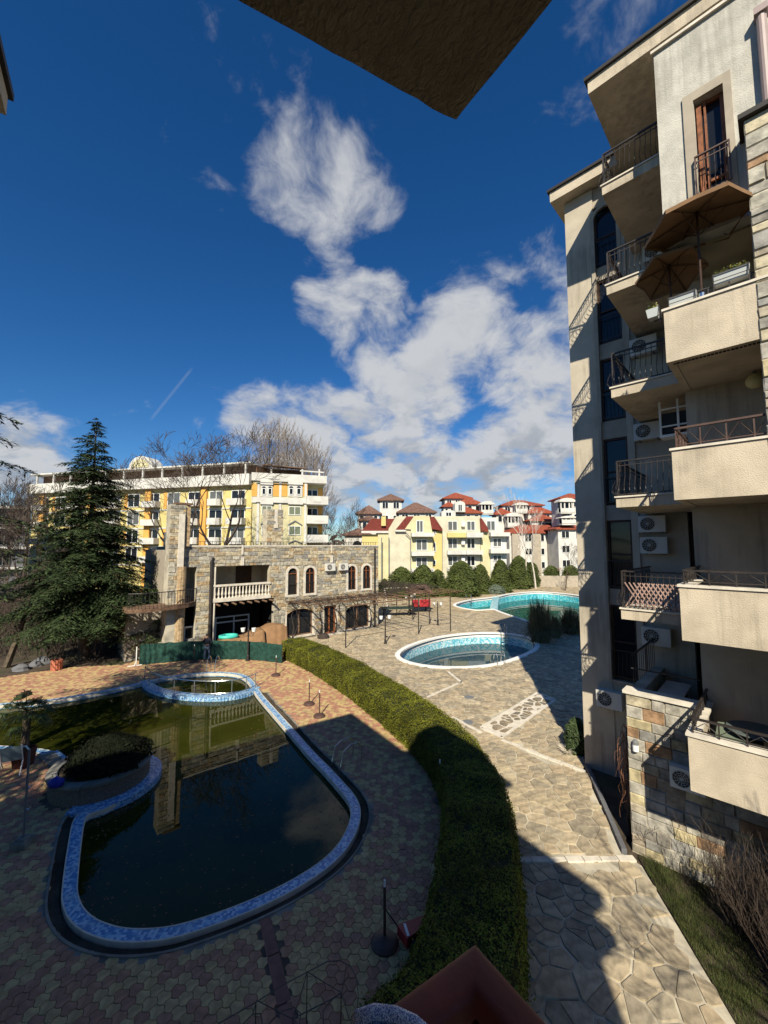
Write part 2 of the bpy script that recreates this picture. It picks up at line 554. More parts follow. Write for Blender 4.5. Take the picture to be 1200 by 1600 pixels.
def thing(name, label, cat, loc=(0, 0, 0), rz=0.0, group=None):
    o = bpy.data.objects.new(name, None)
    C.objects.link(o)
    o.location = loc
    o.rotation_euler = (0, 0, rz)
    o.empty_display_size = .2
    return tag(o, label, cat, group)


def dup(root, loc=None, rz=None, label=None, parent=None):
    c = root.copy()
    C.objects.link(c)
    if loc is not None:
        c.location = loc
    if rz is not None:
        c.rotation_euler = (0, 0, rz)
    if label:
        c['label'] = label
    if parent is not None:
        c.parent = parent
    for ch in list(root.children):
        dup(ch, parent=c)
    return c


def inst(name, me, parent, loc=(0, 0, 0), rz=0.0, scale=None):
    o = bpy.data.objects.new(name, me)
    C.objects.link(o)
    o.parent = parent
    o.location = loc
    o.rotation_euler = (0, 0, rz)
    if scale:
        o.scale = scale
    return o


def inpoly(x, y, poly):
    c = False
    n = len(poly)
    j = n - 1
    for i in range(n):
        xi, yi = poly[i][0], poly[i][1]
        xj, yj = poly[j][0], poly[j][1]
        if (yi > y) != (yj > y) and x < (xj - xi) * (y - yi) / (yj - yi) + xi:
            c = not c
        j = i
    return c


def spline(pts, k=6, closed=True):
    """Catmull-Rom through pts"""
    out = []
    n = len(pts)
    rng = n if closed else n - 1
    for i in range(rng):
        p0, p1, p2, p3 = (pts[(i - 1) % n], pts[i], pts[(i + 1) % n], pts[(i + 2) % n]) if closed else (pts[max(i - 1, 0)], pts[i], pts[i + 1], pts[min(i + 2, n - 1)])
        for j in range(k):
            t = j / k
            out.append(tuple(0.5 * (2 * p1[a] + (p2[a] - p0[a]) * t + (2 * p0[a] - 5 * p1[a] + 4 * p2[a] - p3[a]) * t * t + (3 * p1[a] - p0[a] - 3 * p2[a] + p3[a]) * t ** 3) for a in (0, 1)))
    if not closed:
        out.append((pts[-1][0], pts[-1][1]))
    return out


def area(poly):
    return sum(poly[i][0] * poly[(i + 1) % len(poly)][1] - poly[(i + 1) % len(poly)][0] * poly[i][1] for i in range(len(poly))) / 2


def offset(poly, d):
    """outward offset of a closed outline"""
    if area(poly) < 0:
        poly = poly[::-1]
    n = len(poly)
    out = []
    for i in range(n):
        a, b, c = Vector(poly[i - 1][:2]), Vector(poly[i][:2]), Vector(poly[(i + 1) % n][:2])
        e1, e2 = (b - a).normalized(), (c - b).normalized()
        n1, n2 = Vector((e1.y, -e1.x)), Vector((e2.y, -e2.x))
        nn = (n1 + n2)
        nn = nn.normalized() if nn.length > 1e-6 else n1
        k = 1 / max(0.6, nn.dot(n1))
        out.append(tuple(b + nn * d * k))
    return out


def sheet(name, outer, holes, z, m, parent=None):
    """flat sheet with holes"""
    vs, es, loops = [], [], []
    for loop in [outer] + holes:
        k = len(vs)
        vs += [Vector(p[:2]) for p in loop]
        es += [(k + i, k + (i + 1) % len(loop)) for i in range(len(loop))]
    v, e, f, *_ = delaunay_2d_cdt(vs, es, [], 0, 1e-5)
    mb = MB()
    fs = []
    for t in f:
        cx = sum(v[i].x for i in t) / len(t)
        cy = sum(v[i].y for i in t) / len(t)
        if inpoly(cx, cy, outer) and not any(inpoly(cx, cy, h) for h in holes):
            fs.append(t)
    mb.add([(p.x, p.y, z) for p in v], fs)
    return mb.build(name, m, parent)


def ring(mb, inner, outer, z0, z1, mi=0):
    """solid band between two matched outlines"""
    n = len(inner)
    k = len(mb.v)
    for p in inner:
        mb.v.append((p[0], p[1], z1))
    for p in outer:
        mb.v.append((p[0], p[1], z1))
    for p in inner:
        mb.v.append((p[0], p[1], z0))
    for p in outer:
        mb.v.append((p[0], p[1], z0))
    for i in range(n):
        j = (i + 1) % n
        for q in ((k + i, k + n + i, k + n + j, k + j), (k + 2 * n + i, k + i, k + j, k + 2 * n + j), (k + n + i, k + 3 * n + i, k + 3 * n + j, k + n + j)):
            mb.f.append(q)
            mb.m.append(mi)


def wallstrip(mb, poly, z0, z1, mi=0):
    n = len(poly)
    k = len(mb.v)
    mb.v += [(p[0], p[1], z0) for p in poly] + [(p[0], p[1], z1) for p in poly]
    for i in range(n):
        j = (i + 1) % n
        mb.f.append((k + i, k + j, k + n + j, k + n + i))
        mb.m.append(mi)


def cladding(parent, m, x0, x1, z0, z1, y, openings, rnd, h=(.16, .28), w=(.25, .62), singles=300, rank=None, joint=.012, name='stone', fwd=-1):
    """squared stones laid in courses on a wall face (x along, z up, face at y looking to -y); the ones that show largest are parts, the rest one part"""
    stones = []
    z = z0
    while z < z1 - .05:
        hh = rnd.uniform(*h)
        if z + hh > z1 - .08:
            hh = z1 - z
        x = x0
        while x < x1 - .02:
            ww = rnd.uniform(*w)
            if x + ww > x1 - .12:
                ww = x1 - x
            bits = [(x, x + ww, z, z + hh)]
            for (a, b, c, d) in openings:
                nb = []
                for (p, q, r, t) in bits:
                    if q <= a or p >= b or t <= c or r >= d:
                        nb.append((p, q, r, t))
                        continue
                    if p < a:
                        nb.append((p, a, r, t))
                    if q > b:
                        nb.append((b, q, r, t))
                    if r < c:
                        nb.append((max(p, a), min(q, b), r, c))
                    if t > d:
                        nb.append((max(p, a), min(q, b), d, t))
                bits = nb
            stones += [b for b in bits if b[1] - b[0] > .04 and b[3] - b[2] > .03]
            x += ww
        z += hh
    if rank:
        stones.sort(key=rank)
    rest = MB()
    for i, (a, b, c, d) in enumerate(stones):
        g = joint / 2
        pr = rnd.uniform(.012, .05)
        j = min(.02, (b - a) * .1, (d - c) * .12)
        y1 = y + fwd * pr
        q = [(a + g, c + g), (b - g, c + g), (b - g, d - g), (a + g, d - g)]
        qi = [(px + (j if k in (0, 3) else -j), pz + (j if k < 2 else -j)) for k, (px, pz) in enumerate(q)]
        vv = [(px, y, pz) for px, pz in q] + [(px + rnd.uniform(-.4, .4) * j, y1 + rnd.uniform(-.006, .006), pz + rnd.uniform(-.4, .4) * j) for px, pz in qi]
        fs = [(4, 5, 6, 7)] + [(k, (k + 1) % 4, 4 + (k + 1) % 4, 4 + k) for k in range(4)]
        if i < singles:
            mb = MB()
            mb.add(vv, fs)
            mb.build(name, m, parent)
        else:
            rest.add(vv, fs)
    if rest.f:
        tag(rest.build('stonework', m, parent), kind='stuff')


# ---------------------------------------------------------------- ground, paving, pools
def W2(pts, z=0.0):
    return [tuple(G(x, y, z)[:2]) for x, y in pts]


pool_px = [(-150, 1122), (0, 1103), (80, 1096), (167, 1081), (226, 1068), (268, 1059), (310, 1054), (346, 1053), (372, 1056), (386, 1064), (396, 1079), (406, 1093), (445, 1138),
           (480, 1179), (504, 1204), (526, 1229), (542, 1249), (549, 1268), (545, 1292), (530, 1320), (505, 1346), (460, 1376), (400, 1406), (333, 1432), (267, 1451), (205, 1455), (160, 1445),
           (133, 1427), (121, 1403), (120, 1377), (125, 1323), (131, 1284), (140, 1273), (168, 1263), (199, 1243), (216, 1222), (212, 1205), (190, 1192), (150, 1184), (112, 1187),
           (84, 1176), (55, 1171), (0, 1167), (-150, 1160)]
pw_ = W2(pool_px)
pool_in = spline(pw_, 5)
if area(pool_in) < 0:
    pool_in = pool_in[::-1]
gx0 = G(392, 1074)
gx1 = G(135, 1290)


def gutter_here(p):
    """the overflow channel runs down the right side, round the near end and up the left side"""
    return (p[0] > -6.6 and p[1] < 24.0) or (p[1] < 12.6)


def offset_var(poly, dfun):
    base = offset(poly, 1.0)
    return [tuple(Vector(p[:2]) + (Vector(q) - Vector(p[:2])) * dfun(p)) for p, q in zip(poly, base)]


pool_cop = offset_var(pool_in, lambda p: .24)
pool_out = offset_var(pool_in, lambda p: .5 if gutter_here(p) else .28)
PLANTER_C, PLANTER_R = (-9.25, 14.05), 1.38
planter_poly = [(PLANTER_C[0] + PLANTER_R * math.cos(i * math.pi / 20), PLANTER_C[1] + PLANTER_R * math.sin(i * math.pi / 20)) for i in range(40)]

spool_rim = spline(W2([(625, 1026), (660, 1039), (730, 1042), (790, 1033), (834, 1013), (826, 998), (790, 991), (745, 990), (690, 996), (643, 1010)]), 6)
bpool_rim = spline(W2([(712, 946), (735, 938), (775, 933), (800, 928), (845, 925), (905, 931), (960, 945), (965, 958), (900, 972), (850, 976), (812, 966), (785, 957), (770, 952), (742, 953)]), 6)
for L_ in (spool_rim, bpool_rim):
    if area(L_) < 0:
        L_.reverse()
hedge_c = [(-6.3, 29.0), (-4.15, 26.4), (-1.45, 22.3), (0.85, 18.1), (1.95, 15.6), (2.45, 13.6), (2.5, 12.0), (2.28, 10.5), (1.93, 9.0), (1.6, 7.9), (1.22, 6.95), (.72, 6.25), (.2, 5.8)]

tag(sheet('ground', [(-900, -120), (900, -120), (900, 1800), (-900, 1800)], [offset(pool_in, .3), offset(spool_rim, -.1), offset(bpool_rim, -.1)], -0.05, M['soil']), kind='structure')

deck_poly = [(-40, 2.0), (0.0, 2.0), (0.1, 5.0)] + [(p[0] - .2, p[1]) for p in hedge_c[::-1]] + [(-7, 30.4), (-9, 30.6), (-12, 30.3), (-16.2, 28.6), (-16.8, 27.0)] + \
    W2([(110, 1043), (60, 1050), (0, 1059), (-120, 1072), (-320, 1090)]) + [(-40, 20)]
deck = tag(sheet('paved_deck', deck_poly, [pool_out], 0.0, M['dark_joint']), kind='structure')

terr_poly = [(0.0, 2.0), (5.0, 2.0), (5.25, 4.6), (5.67, 7.24), (6.2, 10.5), (5.95, 10.9), (7.0, 15.3), (9.5, 17.5), (24, 17.5), (24, 47), (-2.5, 47), (-.6, 39.5), (-8.4, 33.6), (-7, 30.4)] + \
    [(p[0] - .2, p[1]) for p in hedge_c] + [(.1, 5.0)]
near_b = [p for p in bpool_rim]
terrace = tag(sheet('flagstone_terrace', terr_poly, [offset(spool_rim, .3), offset(bpool_rim, .3)], 0.0, M['mortar']), kind='structure')


def far_flag():
    m = mat('far_flagstones', (.4, .33, .22), .9, .2, .5, .3, 12, .01)
    T = NT(m.node_tree)
    b = T.n['Principled BSDF']
    o = T.node('ShaderNodeTexCoord').outputs['Object']
    v = T.node('ShaderNodeTexVoronoi')
    T.l.new(o, v.inputs['Vector'])
    v.inputs['Scale'].default_value = 1.8
    sc = T.node('ShaderNodeSeparateColor')
    T.l.new(v.outputs['Color'], sc.inputs[0])
    T.l.new(T.ramp(sc.outputs[0], [(.32, .25, .155), (.42, .335, .215), (.27, .22, .15), (.46, .37, .24), (.38, .285, .17), (.40, .31, .185)], True), b.inputs['Base Color'])
    return m


far_poly = [(24, 17.5), (60, 17.5), (60, 82), (30, 78), (18, 70), (6, 66), (-4, 64), (-8, 52), (-2.5, 47), (24, 47)]
tag(sheet('far_paving', far_poly, [offset(bpool_rim, .3)], 0.004, far_flag()), kind='structure')

# main pool: basin, blue mosaic coping, overflow channel, water
basin = MB()
ring(basin, pool_in, pool_cop, -1.4, 0.035)
tag(basin.build('pool_coping', M['coping']), kind='structure')
rim = MB()
ring(rim, offset(pool_in, -.025), pool_in, -.1, 0.041)
ring(rim, pool_cop, offset(pool_in, .27), -.15, 0.039)
tag(rim.build('pool_edge_trim', M['cap']), kind='structure')
gut = MB()
wallstrip(gut, pool_out, -.3, 0.02)
n_ = len(pool_cop)
o2 = offset(pool_in, .27)
for i in range(n_):
    j = (i + 1) % n_
    if gutter_here(pool_in[i]) and gutter_here(pool_in[j]):
        gut.quad((*o2[i], -.26), (*o2[j], -.26), (*pool_out[j], -.26), (*pool_out[i], -.26))
    else:
        gut.quad((*o2[i], 0.012), (*o2[j], 0.012), (*pool_out[j], 0.012), (*pool_out[i], 0.012))
tag(gut.build('pool_gutter', M['concrete_dark']), kind='structure')
lip = MB()
po2 = offset(pool_out, .05)
po3 = offset(pool_out, .2)
ring(lip, offset(pool_out, .049), po3, -.1, 0.013)
ring(lip, pool_out, po2, -.1, 0.034)
tag(lip.build('gutter_lip', M['concrete']), kind='structure')
wl = MB()
tag(sheet('pool_water', offset(pool_in, .02), [], -.15, M['water_green']), kind='structure')
fl_ = MB()
rl_ = random.Random(23)
pin = offset(pool_in, -.05)
for _ in range(1500):
    i = rl_.randrange(len(pin))
    a = Vector(pin[i])
    b = Vector((PLANTER_C[0] + 5.0, PLANTER_C[1] + 1.5))
    p = a.lerp(b, (rl_.random() ** 3.2) * .9) + Vector((rl_.uniform(-.25, .25), rl_.uniform(-.25, .25)))
    if not inpoly(p.x, p.y, pin):
        continue
    t = rl_.uniform(0, 6.28)
    s = rl_.uniform(.012, .035)
    u, v = Vector((math.cos(t), math.sin(t))) * s, Vector((-math.sin(t), math.cos(t))) * s * .6
    fl_.add([(*(p - u), -.146), (*(p + v), -.144), (*(p + u), -.146), (*(p - v), -.144)], [(0, 1, 2, 3)])
tag(fl_.build('floating_leaves', M['vine_red']), kind='stuff')

# small pools
sp = MB()
ring(sp, spool_rim, offset(spool_rim, .34), -.3, 0.06)
tag(sp.build('oval_pool_rim', M['white']), kind='structure')
sb = MB()
wallstrip(sb, offset(spool_rim, .02), -1.5, .02)
tag(sb.build('oval_pool_wall', M['mosaic_aqua']), kind='structure')
tag(sheet('oval_pool_floor', offset(spool_rim, .1), [], -1.45, M['mosaic_aqua']), kind='structure')
tag(sheet('oval_pool_water', offset(spool_rim, .02), [], -.88, M['water_clear']), kind='structure')
bp = MB()
ring(bp, bpool_rim, offset(bpool_rim, .38), -.3, 0.06)
tag(bp.build('large_pool_rim', M['white']), kind='structure')
bb = MB()
wallstrip(bb, offset(bpool_rim, .02), -2.0, .02)
tag(bb.build('large_pool_wall', M['mosaic_turq']), kind='structure')
tag(sheet('large_pool_floor', offset(bpool_rim, .1), [], -1.9, M['mosaic_turq']), kind='structure')
tag(sheet('large_pool_water', offset(bpool_rim, .02), [], -1.15, M['water_teal']), kind='structure')
# the waterfall wall that parts the two basins of the large pool
dv = MB()
a_, b_ = G(775, 932), G(771, 953)
dv.bar((a_.x, a_.y, -.45), (b_.x, b_.y, -.45), .9, 1.0)
tag(dv.build('pool_divider', M['mosaic_aqua']), kind='structure')

# round shallow basin in the far corner of the main pool
arc_px = [(226, 1064), (236, 1073), (256, 1081), (290, 1087), (330, 1089), (362, 1087), (388, 1081), (402, 1074)]
basin_arc = spline(W2(arc_px), 6, closed=False)
aw = MB()
for i in range(len(basin_arc) - 1):
    p, q = Vector((*basin_arc[i], 0)), Vector((*basin_arc[i + 1], 0))
    d = (q - p).normalized()
    nrm = Vector((-d.y, d.x, 0)) * .24
    vs_ = [p - nrm, q - nrm, q + nrm, p + nrm]
    aw.add([(v.x, v.y, -1.2) for v in vs_] + [(v.x, v.y, .045) for v in vs_], [(4, 5, 6, 7), (0, 1, 5, 4), (2, 3, 7, 6)])
tag(aw.build('basin_wall', M['coping']), kind='structure')


# interlocking three-lobed pavers
def paver_outline(s):
    r = s / math.sqrt(3)
    pts = []
    for i in range(6):
        a0, a1 = R(60 * i + 30), R(60 * i + 90)
        c0 = Vector((r * math.cos(a0), r * math.sin(a0)))
        c1 = Vector((r * math.cos(a1), r * math.sin(a1)))
        nrm = (c0 + c1).normalized() * (s * .085 * (1 if i % 2 else -1))
        pts += [c0, c0.lerp(c1, .3) + nrm * .85, c0.lerp(c1, .7) + nrm * .85]
    return [tuple(p * .955) for p in pts]


S_ = .215
po = paver_outline(S_)
pb = MB()
nn = len(po)
inner_ = [(x * .93, y * .93) for x, y in po]
pb.add([(x, y, -.002) for x, y in po] + [(x, y, .016) for x, y in po] + [(x, y, .02) for x, y in inner_],
       [tuple(range(2 * nn, 3 * nn))] + [(i, (i + 1) % nn, nn + (i + 1) % nn, nn + i) for i in range(nn)] + [(nn + i, nn + (i + 1) % nn, 2 * nn + (i + 1) % nn, 2 * nn + i) for i in range(nn)])
paver_me = pb.mesh('paver', M['paver'])
spots = []
ang = R(28)
ca, sa = math.cos(ang), math.sin(ang)
po_hole = offset(pool_out, .08)
pl_hole = [(PLANTER_C[0] + (PLANTER_R + .1) * math.cos(i * math.pi / 12), PLANTER_C[1] + (PLANTER_R + .1) * math.sin(i * math.pi / 12)) for i in range(24)]
strip_a, strip_b = G(412, 1432), G(456, 1620)
sdir = (strip_b - strip_a).normalized()
for i in range(-230, 260):
    for j in range(-230, 260):
        x0 = (i + .5 * (j % 2)) * S_
        y0 = j * S_ * math.sqrt(3) / 2
        x, y = x0 * ca - y0 * sa - 8, x0 * sa + y0 * ca + 14
        if not (-27 < x < 3.2 and 4.2 < y < 31) or abs(x) > y * 1.0 + 1.2:
            continue
        if inpoly(x, y, po_hole) or inpoly(x, y, pl_hole) or not inpoly(x, y, deck_poly):
            continue
        rel = Vector((x, y, 0)) - strip_a
        t = rel.dot(sdir)
        if -.2 < t < 9 and (rel - sdir * t).length < .135:
            continue
        spots.append((x * x + y * y, x, y))
spots.sort()
vis = lambda x, y: abs(x) < y * .86 and y > 7.3 and not (x > 0 and y < 7.9)
front = [s for s in spots if vis(s[1], s[2])][:300]
fset = set(front)
rb_ = random.Random(3)
for s in front:
    inst('paver', paver_me, deck, (s[1], s[2], rb_.uniform(-.004, .004)), ang + rb_.choice((0, 2, 4)) * math.pi / 3)
rest = MB()
lowp = po[::1]
for s in spots:
    if s in fset:
        continue
    dz = rb_.uniform(-.005, .004)
    far = s[2] > 15
    out_ = po
    tx = rb_.uniform(-.012, .012)
    ty = rb_.uniform(-.012, .012)
    pts = [(x * ca - y * sa, x * sa + y * ca) for x, y in out_]
    if far:
        pts = pts[::3] if s[2] > 40 else [pts[k] for k in range(len(pts)) if k % 3 != 2]
    n = len(pts)
    vv = [(s[1] + x, s[2] + y, -.002) for x, y in pts] + [(s[1] + x, s[2] + y, .018 + dz + x * tx + y * ty) for x, y in pts]
    rest.add(vv, [tuple(range(n, 2 * n))] + [(k, (k + 1) % n, n + (k + 1) % n, n + k) for k in range(n)])
tag(rest.build('paver_field', M['paver'], deck), kind='stuff')
st = MB()
side = Vector((-sdir.y, sdir.x, 0)) * .115
for k in range(3):
    a = strip_a + sdir * (k * .92 + .01)
    b = strip_a + sdir * (k * .92 + .90)
    q = MB()
    q.add([(*(a - side)[:2], 0), (*(b - side)[:2], 0), (*(b + side)[:2], 0), (*(a + side)[:2], 0), (*(a - side)[:2], .021), (*(b - side)[:2], .021), (*(b + side)[:2], .021), (*(a + side)[:2], .021)],
          [(4, 5, 6, 7), (0, 1, 5, 4), (1, 2, 6, 5), (2, 3, 7, 6), (3, 0, 4, 7)])
    q.build('kerb_block', M['pinkstrip'], deck)


# crazy paving: irregular flat stones with light joints
def cells(x0, x1, y0, y1, s, rnd, ok):
    nx, ny = int((x1 - x0) / s) + 1, int((y1 - y0) / s) + 1
    P = {}
    for i in range(-2, nx + 3):
        for j in range(-2, ny + 3):
            P[i, j] = (x0 + (i + .5 + rnd.uniform(-.48, .48)) * s, y0 + (j + .5 + rnd.uniform(-.48, .48)) * s) if rnd.random() > .3 else None
    out = []
    for i in range(nx):
        for j in range(ny):
            if P[i, j] is None:
                continue
            cx, cy = P[i, j]
            if not ok(cx, cy):
                continue
            poly = [(cx - s * 1.6, cy - s * 1.6), (cx + s * 1.6, cy - s * 1.6), (cx + s * 1.6, cy + s * 1.6), (cx - s * 1.6, cy + s * 1.6)]
            for di in (-2, -1, 0, 1, 2):
                for dj in (-2, -1, 0, 1, 2):
                    if (di or dj) and P[i + di, j + dj]:
                        qx, qy = P[i + di, j + dj]
                        nx_, ny_ = qx - cx, qy - cy
                        c = (qx * qx - cx * cx + qy * qy - cy * cy) / 2
                        new = []
                        m = len(poly)
                        for k in range(m):
                            ax, ay = poly[k]
                            bx, by = poly[(k + 1) % m]
                            da, db = ax * nx_ + ay * ny_ - c, bx * nx_ + by * ny_ - c
                            if da <= 0:
                                new.append((ax, ay))
                            if da * db < 0:
                                t = da / (da - db)
                                new.append((ax + (bx - ax) * t, ay + (by - ay) * t))
                        poly = new
                        if len(poly) < 3:
                            break
                if len(poly) < 3:
                    break
            if len(poly) >= 3:
                out.append((cx, cy, poly))
    return out


def flag_shape(cx, cy, poly, rnd, j, h=.022):
    # shrink by the joint, knock the corners off
    q = []
    n = len(poly)
    for k in range(n):
        x, y = poly[k]
        d = math.hypot(x - cx, y - cy)
        f = max(.3, 1 - j * rnd.uniform(.8, 1.6) / max(d, .05))
        q.append((cx + (x - cx) * f, cy + (y - cy) * f))
    q2 = []
    for k in range(n):
        a, b, c = q[k - 1], q[k], q[(k + 1) % n]
        t = rnd.uniform(.03, .11)
        q2 += [(b[0] + (a[0] - b[0]) * t, b[1] + (a[1] - b[1]) * t), (b[0] + (c[0] - b[0]) * t, b[1] + (c[1] - b[1]) * t)]
    n = len(q2)
    tx, ty = rnd.uniform(-.012, .012), rnd.uniform(-.012, .012)
    z = h * rnd.uniform(.6, 1.25)
    return [(x - cx, y - cy, 0.0) for x, y in q2] + [((x - cx) * .975, (y - cy) * .975, z + (x - cx) * tx + (y - cy) * ty) for x, y in q2], \
        [tuple(range(n, 2 * n))] + [(k, (k + 1) % n, n + (k + 1) % n, n + k) for k in range(n)]


sr_o, br_o = offset(spool_rim, .36), offset(bpool_rim, .4)
band = [G(752, 1138), G(840, 1083), G(868, 1094), G(784, 1153)]
band_p = [tuple(p[:2]) for p in band]
lines = [(G(706, 1121), G(752, 1146)), (G(784, 1157), G(858, 1186)), (G(858, 1186), G(915, 1207)), (G(803, 1345), G(992, 1343)), (G(668, 1090), G(722, 1066)), (G(700, 1050), G(722, 1068))]


def flag_ok(x, y):
    if abs(x - 3) > y * .8 + 2 or not inpoly(x, y, terr_poly) or inpoly(x, y, sr_o) or inpoly(x, y, br_o) or inpoly(x, y, band_p):
        return False
    for a, b in lines[1:4]:
        d = (b - a)
        t = max(0, min(1, ((Vector((x, y, 0)) - a).dot(d)) / d.length_squared))
        if (Vector((x, y, 0)) - a - d * t).length < .16:
            return False
    return True


rf = random.Random(11)
fl = [c for c in cells(-9, 24, 2.5, 47, .335, rf, flag_ok) if not any(p[1] < 10.8 and p[0] > 5.72 + (p[1] - 7.24) * .17 for p in c[2])]
fl.sort(key=lambda c: c[0] ** 2 + c[1] ** 2)
k_ = 0
rest = MB()
for cx, cy, poly in fl:
    vv, fs = flag_shape(cx, cy, poly, rf, .02 if cy < 20 else .013, .03)
    inview = cx < cy * .9 and cy > 6.8 and cx > 2.2 + max(0, (cy - 18) * -.0)
    if k_ < 300 and inview:
        mb = MB()
        mb.add(vv, fs)
        o = mb.build('flagstone', M['flag'], terrace)
        o.location = (cx, cy, 0)
        k_ += 1
    else:
        rest.add([(x + cx, y + cy, z) for x, y, z in vv], fs)
tag(rest.build('flagstone_field', M['flag'], terrace), kind='stuff')
# pale bands let into the paving
for a, b in lines:
    mb = MB()
    d = (b - a).normalized()
    n = int((b - a).length / .45) + 1
    for k in range(n):
        p, q = a + (b - a) * (k / n) + d * .01, a + (b - a) * ((k + 1) / n) - d * .01
        mb.bar((p.x, p.y, .012), (q.x, q.y, .012), .15 + .03 * math.sin(k * 2.3), .056)
    tag(mb.build('pale_band', M['cap'], terrace), kind='stuff')
mb = MB()
for k in range(4):
    p, q = band[k], band[(k + 1) % 4]
    mb.bar((p.x, p.y, .012), (q.x, q.y, .012), .14, .06)
mb.add([(p.x, p.y, .014) for p in band], [(0, 1, 2, 3)])
bandbed = tag(mb.build('pale_border', M['cap'], terrace), kind='structure')
bx = [p.x for p in band]
by = [p.y for p in band]
rest = MB()
bp_in = offset(band_p, -.12)
for cx, cy, poly in cells(min(bx), max(bx), min(by), max(by), .33, rf, lambda x, y: inpoly(x, y, bp_in)):
    vv, fs = flag_shape(cx, cy, poly, rf, .05, .034)
    mb = MB()
    mb.add(vv, fs)
    o = mb.build('cobble', M['cobble'], terrace)
    o.location = (cx, cy, 0)
# two dark manhole covers
for i, (px, py) in enumerate(((733, 1090), (731, 1129))):
    p = G(px, py)
    mb = MB()
    mb.lathe([(.24, .0), (.24, .034), (.2, .037)], 14)
    o = mb.build('drain_cover', M['grey_metal'])
    o.location = (p.x, p.y, 0)
    tag(o, ('dark round drain cover in the flagstones, nearer the oval pool', 'dark round drain cover in the flagstones, beside the hedge near the pale border')[i], 'drain cover', 'drain covers in the flagstones')


# ---------------------------------------------------------------- plants
def leaf_quads(mb, p, nrm, size, rnd, elong=1.5, mi=0):
    """one small leaf-sized face at p leaning about nrm"""
    n = Vector((nrm[0] + rnd.uniform(-.8, .8), nrm[1] + rnd.uniform(-.8, .8), nrm[2] + rnd.uniform(-.8, .8)))
    if n.length < .05:
        n = Vector((0, 0, 1))
    n.normalize()
    a = n.orthogonal().normalized()
    t = rnd.uniform(0, 6.283)
    a = (a * math.cos(t) + n.cross(a) * math.sin(t))
    b = n.cross(a)
    s = size * rnd.uniform(.6, 1.35)
    p = Vector(p)
    mb.add([p - a * s * elong, p + b * s * .6, p + a * s * elong, p - b * s * .6], [(0, 1, 2, 3)], mi)


def hedge():
    root = thing('hedge', 'long clipped green box hedge curving between the brick deck and the flagstone terrace', 'hedge', (hedge_c[4][0], hedge_c[4][1], 0))
    ox, oy = hedge_c[4]
    rnd = random.Random(5)
    line = spline(hedge_c, 8, closed=False)
    prof = [(-.84, 0), (-.88, .5), (-.86, 1.0), (-.74, 1.17), (-.3, 1.22), (.3, 1.22), (.74, 1.17), (.86, 1.0), (.88, .5), (.84, 0)]
    core, lv = MB(), MB()
    n = len(prof)
    rows = []
    for i, (x, y) in enumerate(line):
        a, b = line[max(i - 1, 0)], line[min(i + 1, len(line) - 1)]
        d = Vector((b[0] - a[0], b[1] - a[1], 0)).normalized()
        s = Vector((d.y, -d.x, 0))
        rows.append((Vector((x - ox, y - oy, 0)), s, d))
    wv = lambda x, y: .07 * mnoise.noise(Vector((x * .9, y * .9, 0))) + .06 * mnoise.noise(Vector((x * 2.6, y * 2.6, 4)))
    tot = len(rows)
    for i, (c, s, d) in enumerate(rows):
        f = 1.0 if 0 < i < tot - 1 else .9
        for u, z in prof:
            core.v.append(tuple(c + s * (u * f * .94) + Vector((0, 0, z * .96 + (wv(c.x, c.y) if z > .8 else 0)))))
    for i in range(tot - 1):
        for j in range(n - 1):
            a = i * n + j
            core.f.append((a, a + n, a + n + 1, a + 1))
            core.m.append(0)
    core.f += [tuple(range(n)), tuple(range(tot * n - 1, tot * n - n - 1, -1))]
    core.m += [0, 0]
    core.build('branches', M['hedge_core'], root)
    for i in range(tot - 1):
        c0, s0, d0 = rows[i]
        c1, s1, _ = rows[i + 1]
        L = (c1 - c0).length
        for j in range(n - 1):
            (u0, z0), (u1, z1) = prof[j], prof[j + 1]
            seg = math.hypot(u1 - u0, z1 - z0)
            k = L * seg * 1500
            k = int(k) + (rnd.random() < k % 1)
            nl = Vector((z0 - z1, 0, u1 - u0))
            for _ in range(k):
                t, q = rnd.random(), rnd.random()
                c = c0.lerp(c1, t)
                s = s0.lerp(s1, t)
                u, z = u0 + (u1 - u0) * q, z0 + (z1 - z0) * q
                lump = .08 * mnoise.noise(Vector(((c.x + s.x * u) * 2.2, (c.y + s.y * u) * 2.2, z * 2.2))) + .05 * mnoise.noise(Vector(((c.x + s.x * u) * 6, (c.y + s.y * u) * 6, z * 6)))
                if lump < -.055 and rnd.random() < .6:
                    continue
                out = rnd.uniform(-.05, .03) + lump + (rnd.uniform(.03, .12) if rnd.random() < .035 else 0)
                nv = s * (-nl.x / max(seg, .01)) + Vector((0, 0, nl.z / max(seg, .01)))
                nv = s * ((z0 - z1) * -1 if False else (1 if u > 0 else -1) * abs(z1 - z0) / max(seg, .01)) + Vector((0, 0, abs(u1 - u0) / max(seg, .01)))
                p = c + s * u + Vector((0, 0, z + (wv(c.x, c.y) if z > .8 else 0))) + nv * out
                leaf_quads(lv, p, nv, .021, rnd, 1.25)
    for (c, s, d), sg in ((rows[0], -1), (rows[-1], 1)):
        for _ in range(1400):
            u, z = rnd.uniform(-.84, .84), rnd.uniform(0, 1.2)
            leaf_quads(lv, c + s * u + d * (sg * .04) + Vector((0, 0, z)), d * sg, .03, rnd, 1.25)
    lv.build('foliage', M['hedge'], root)


hedge()


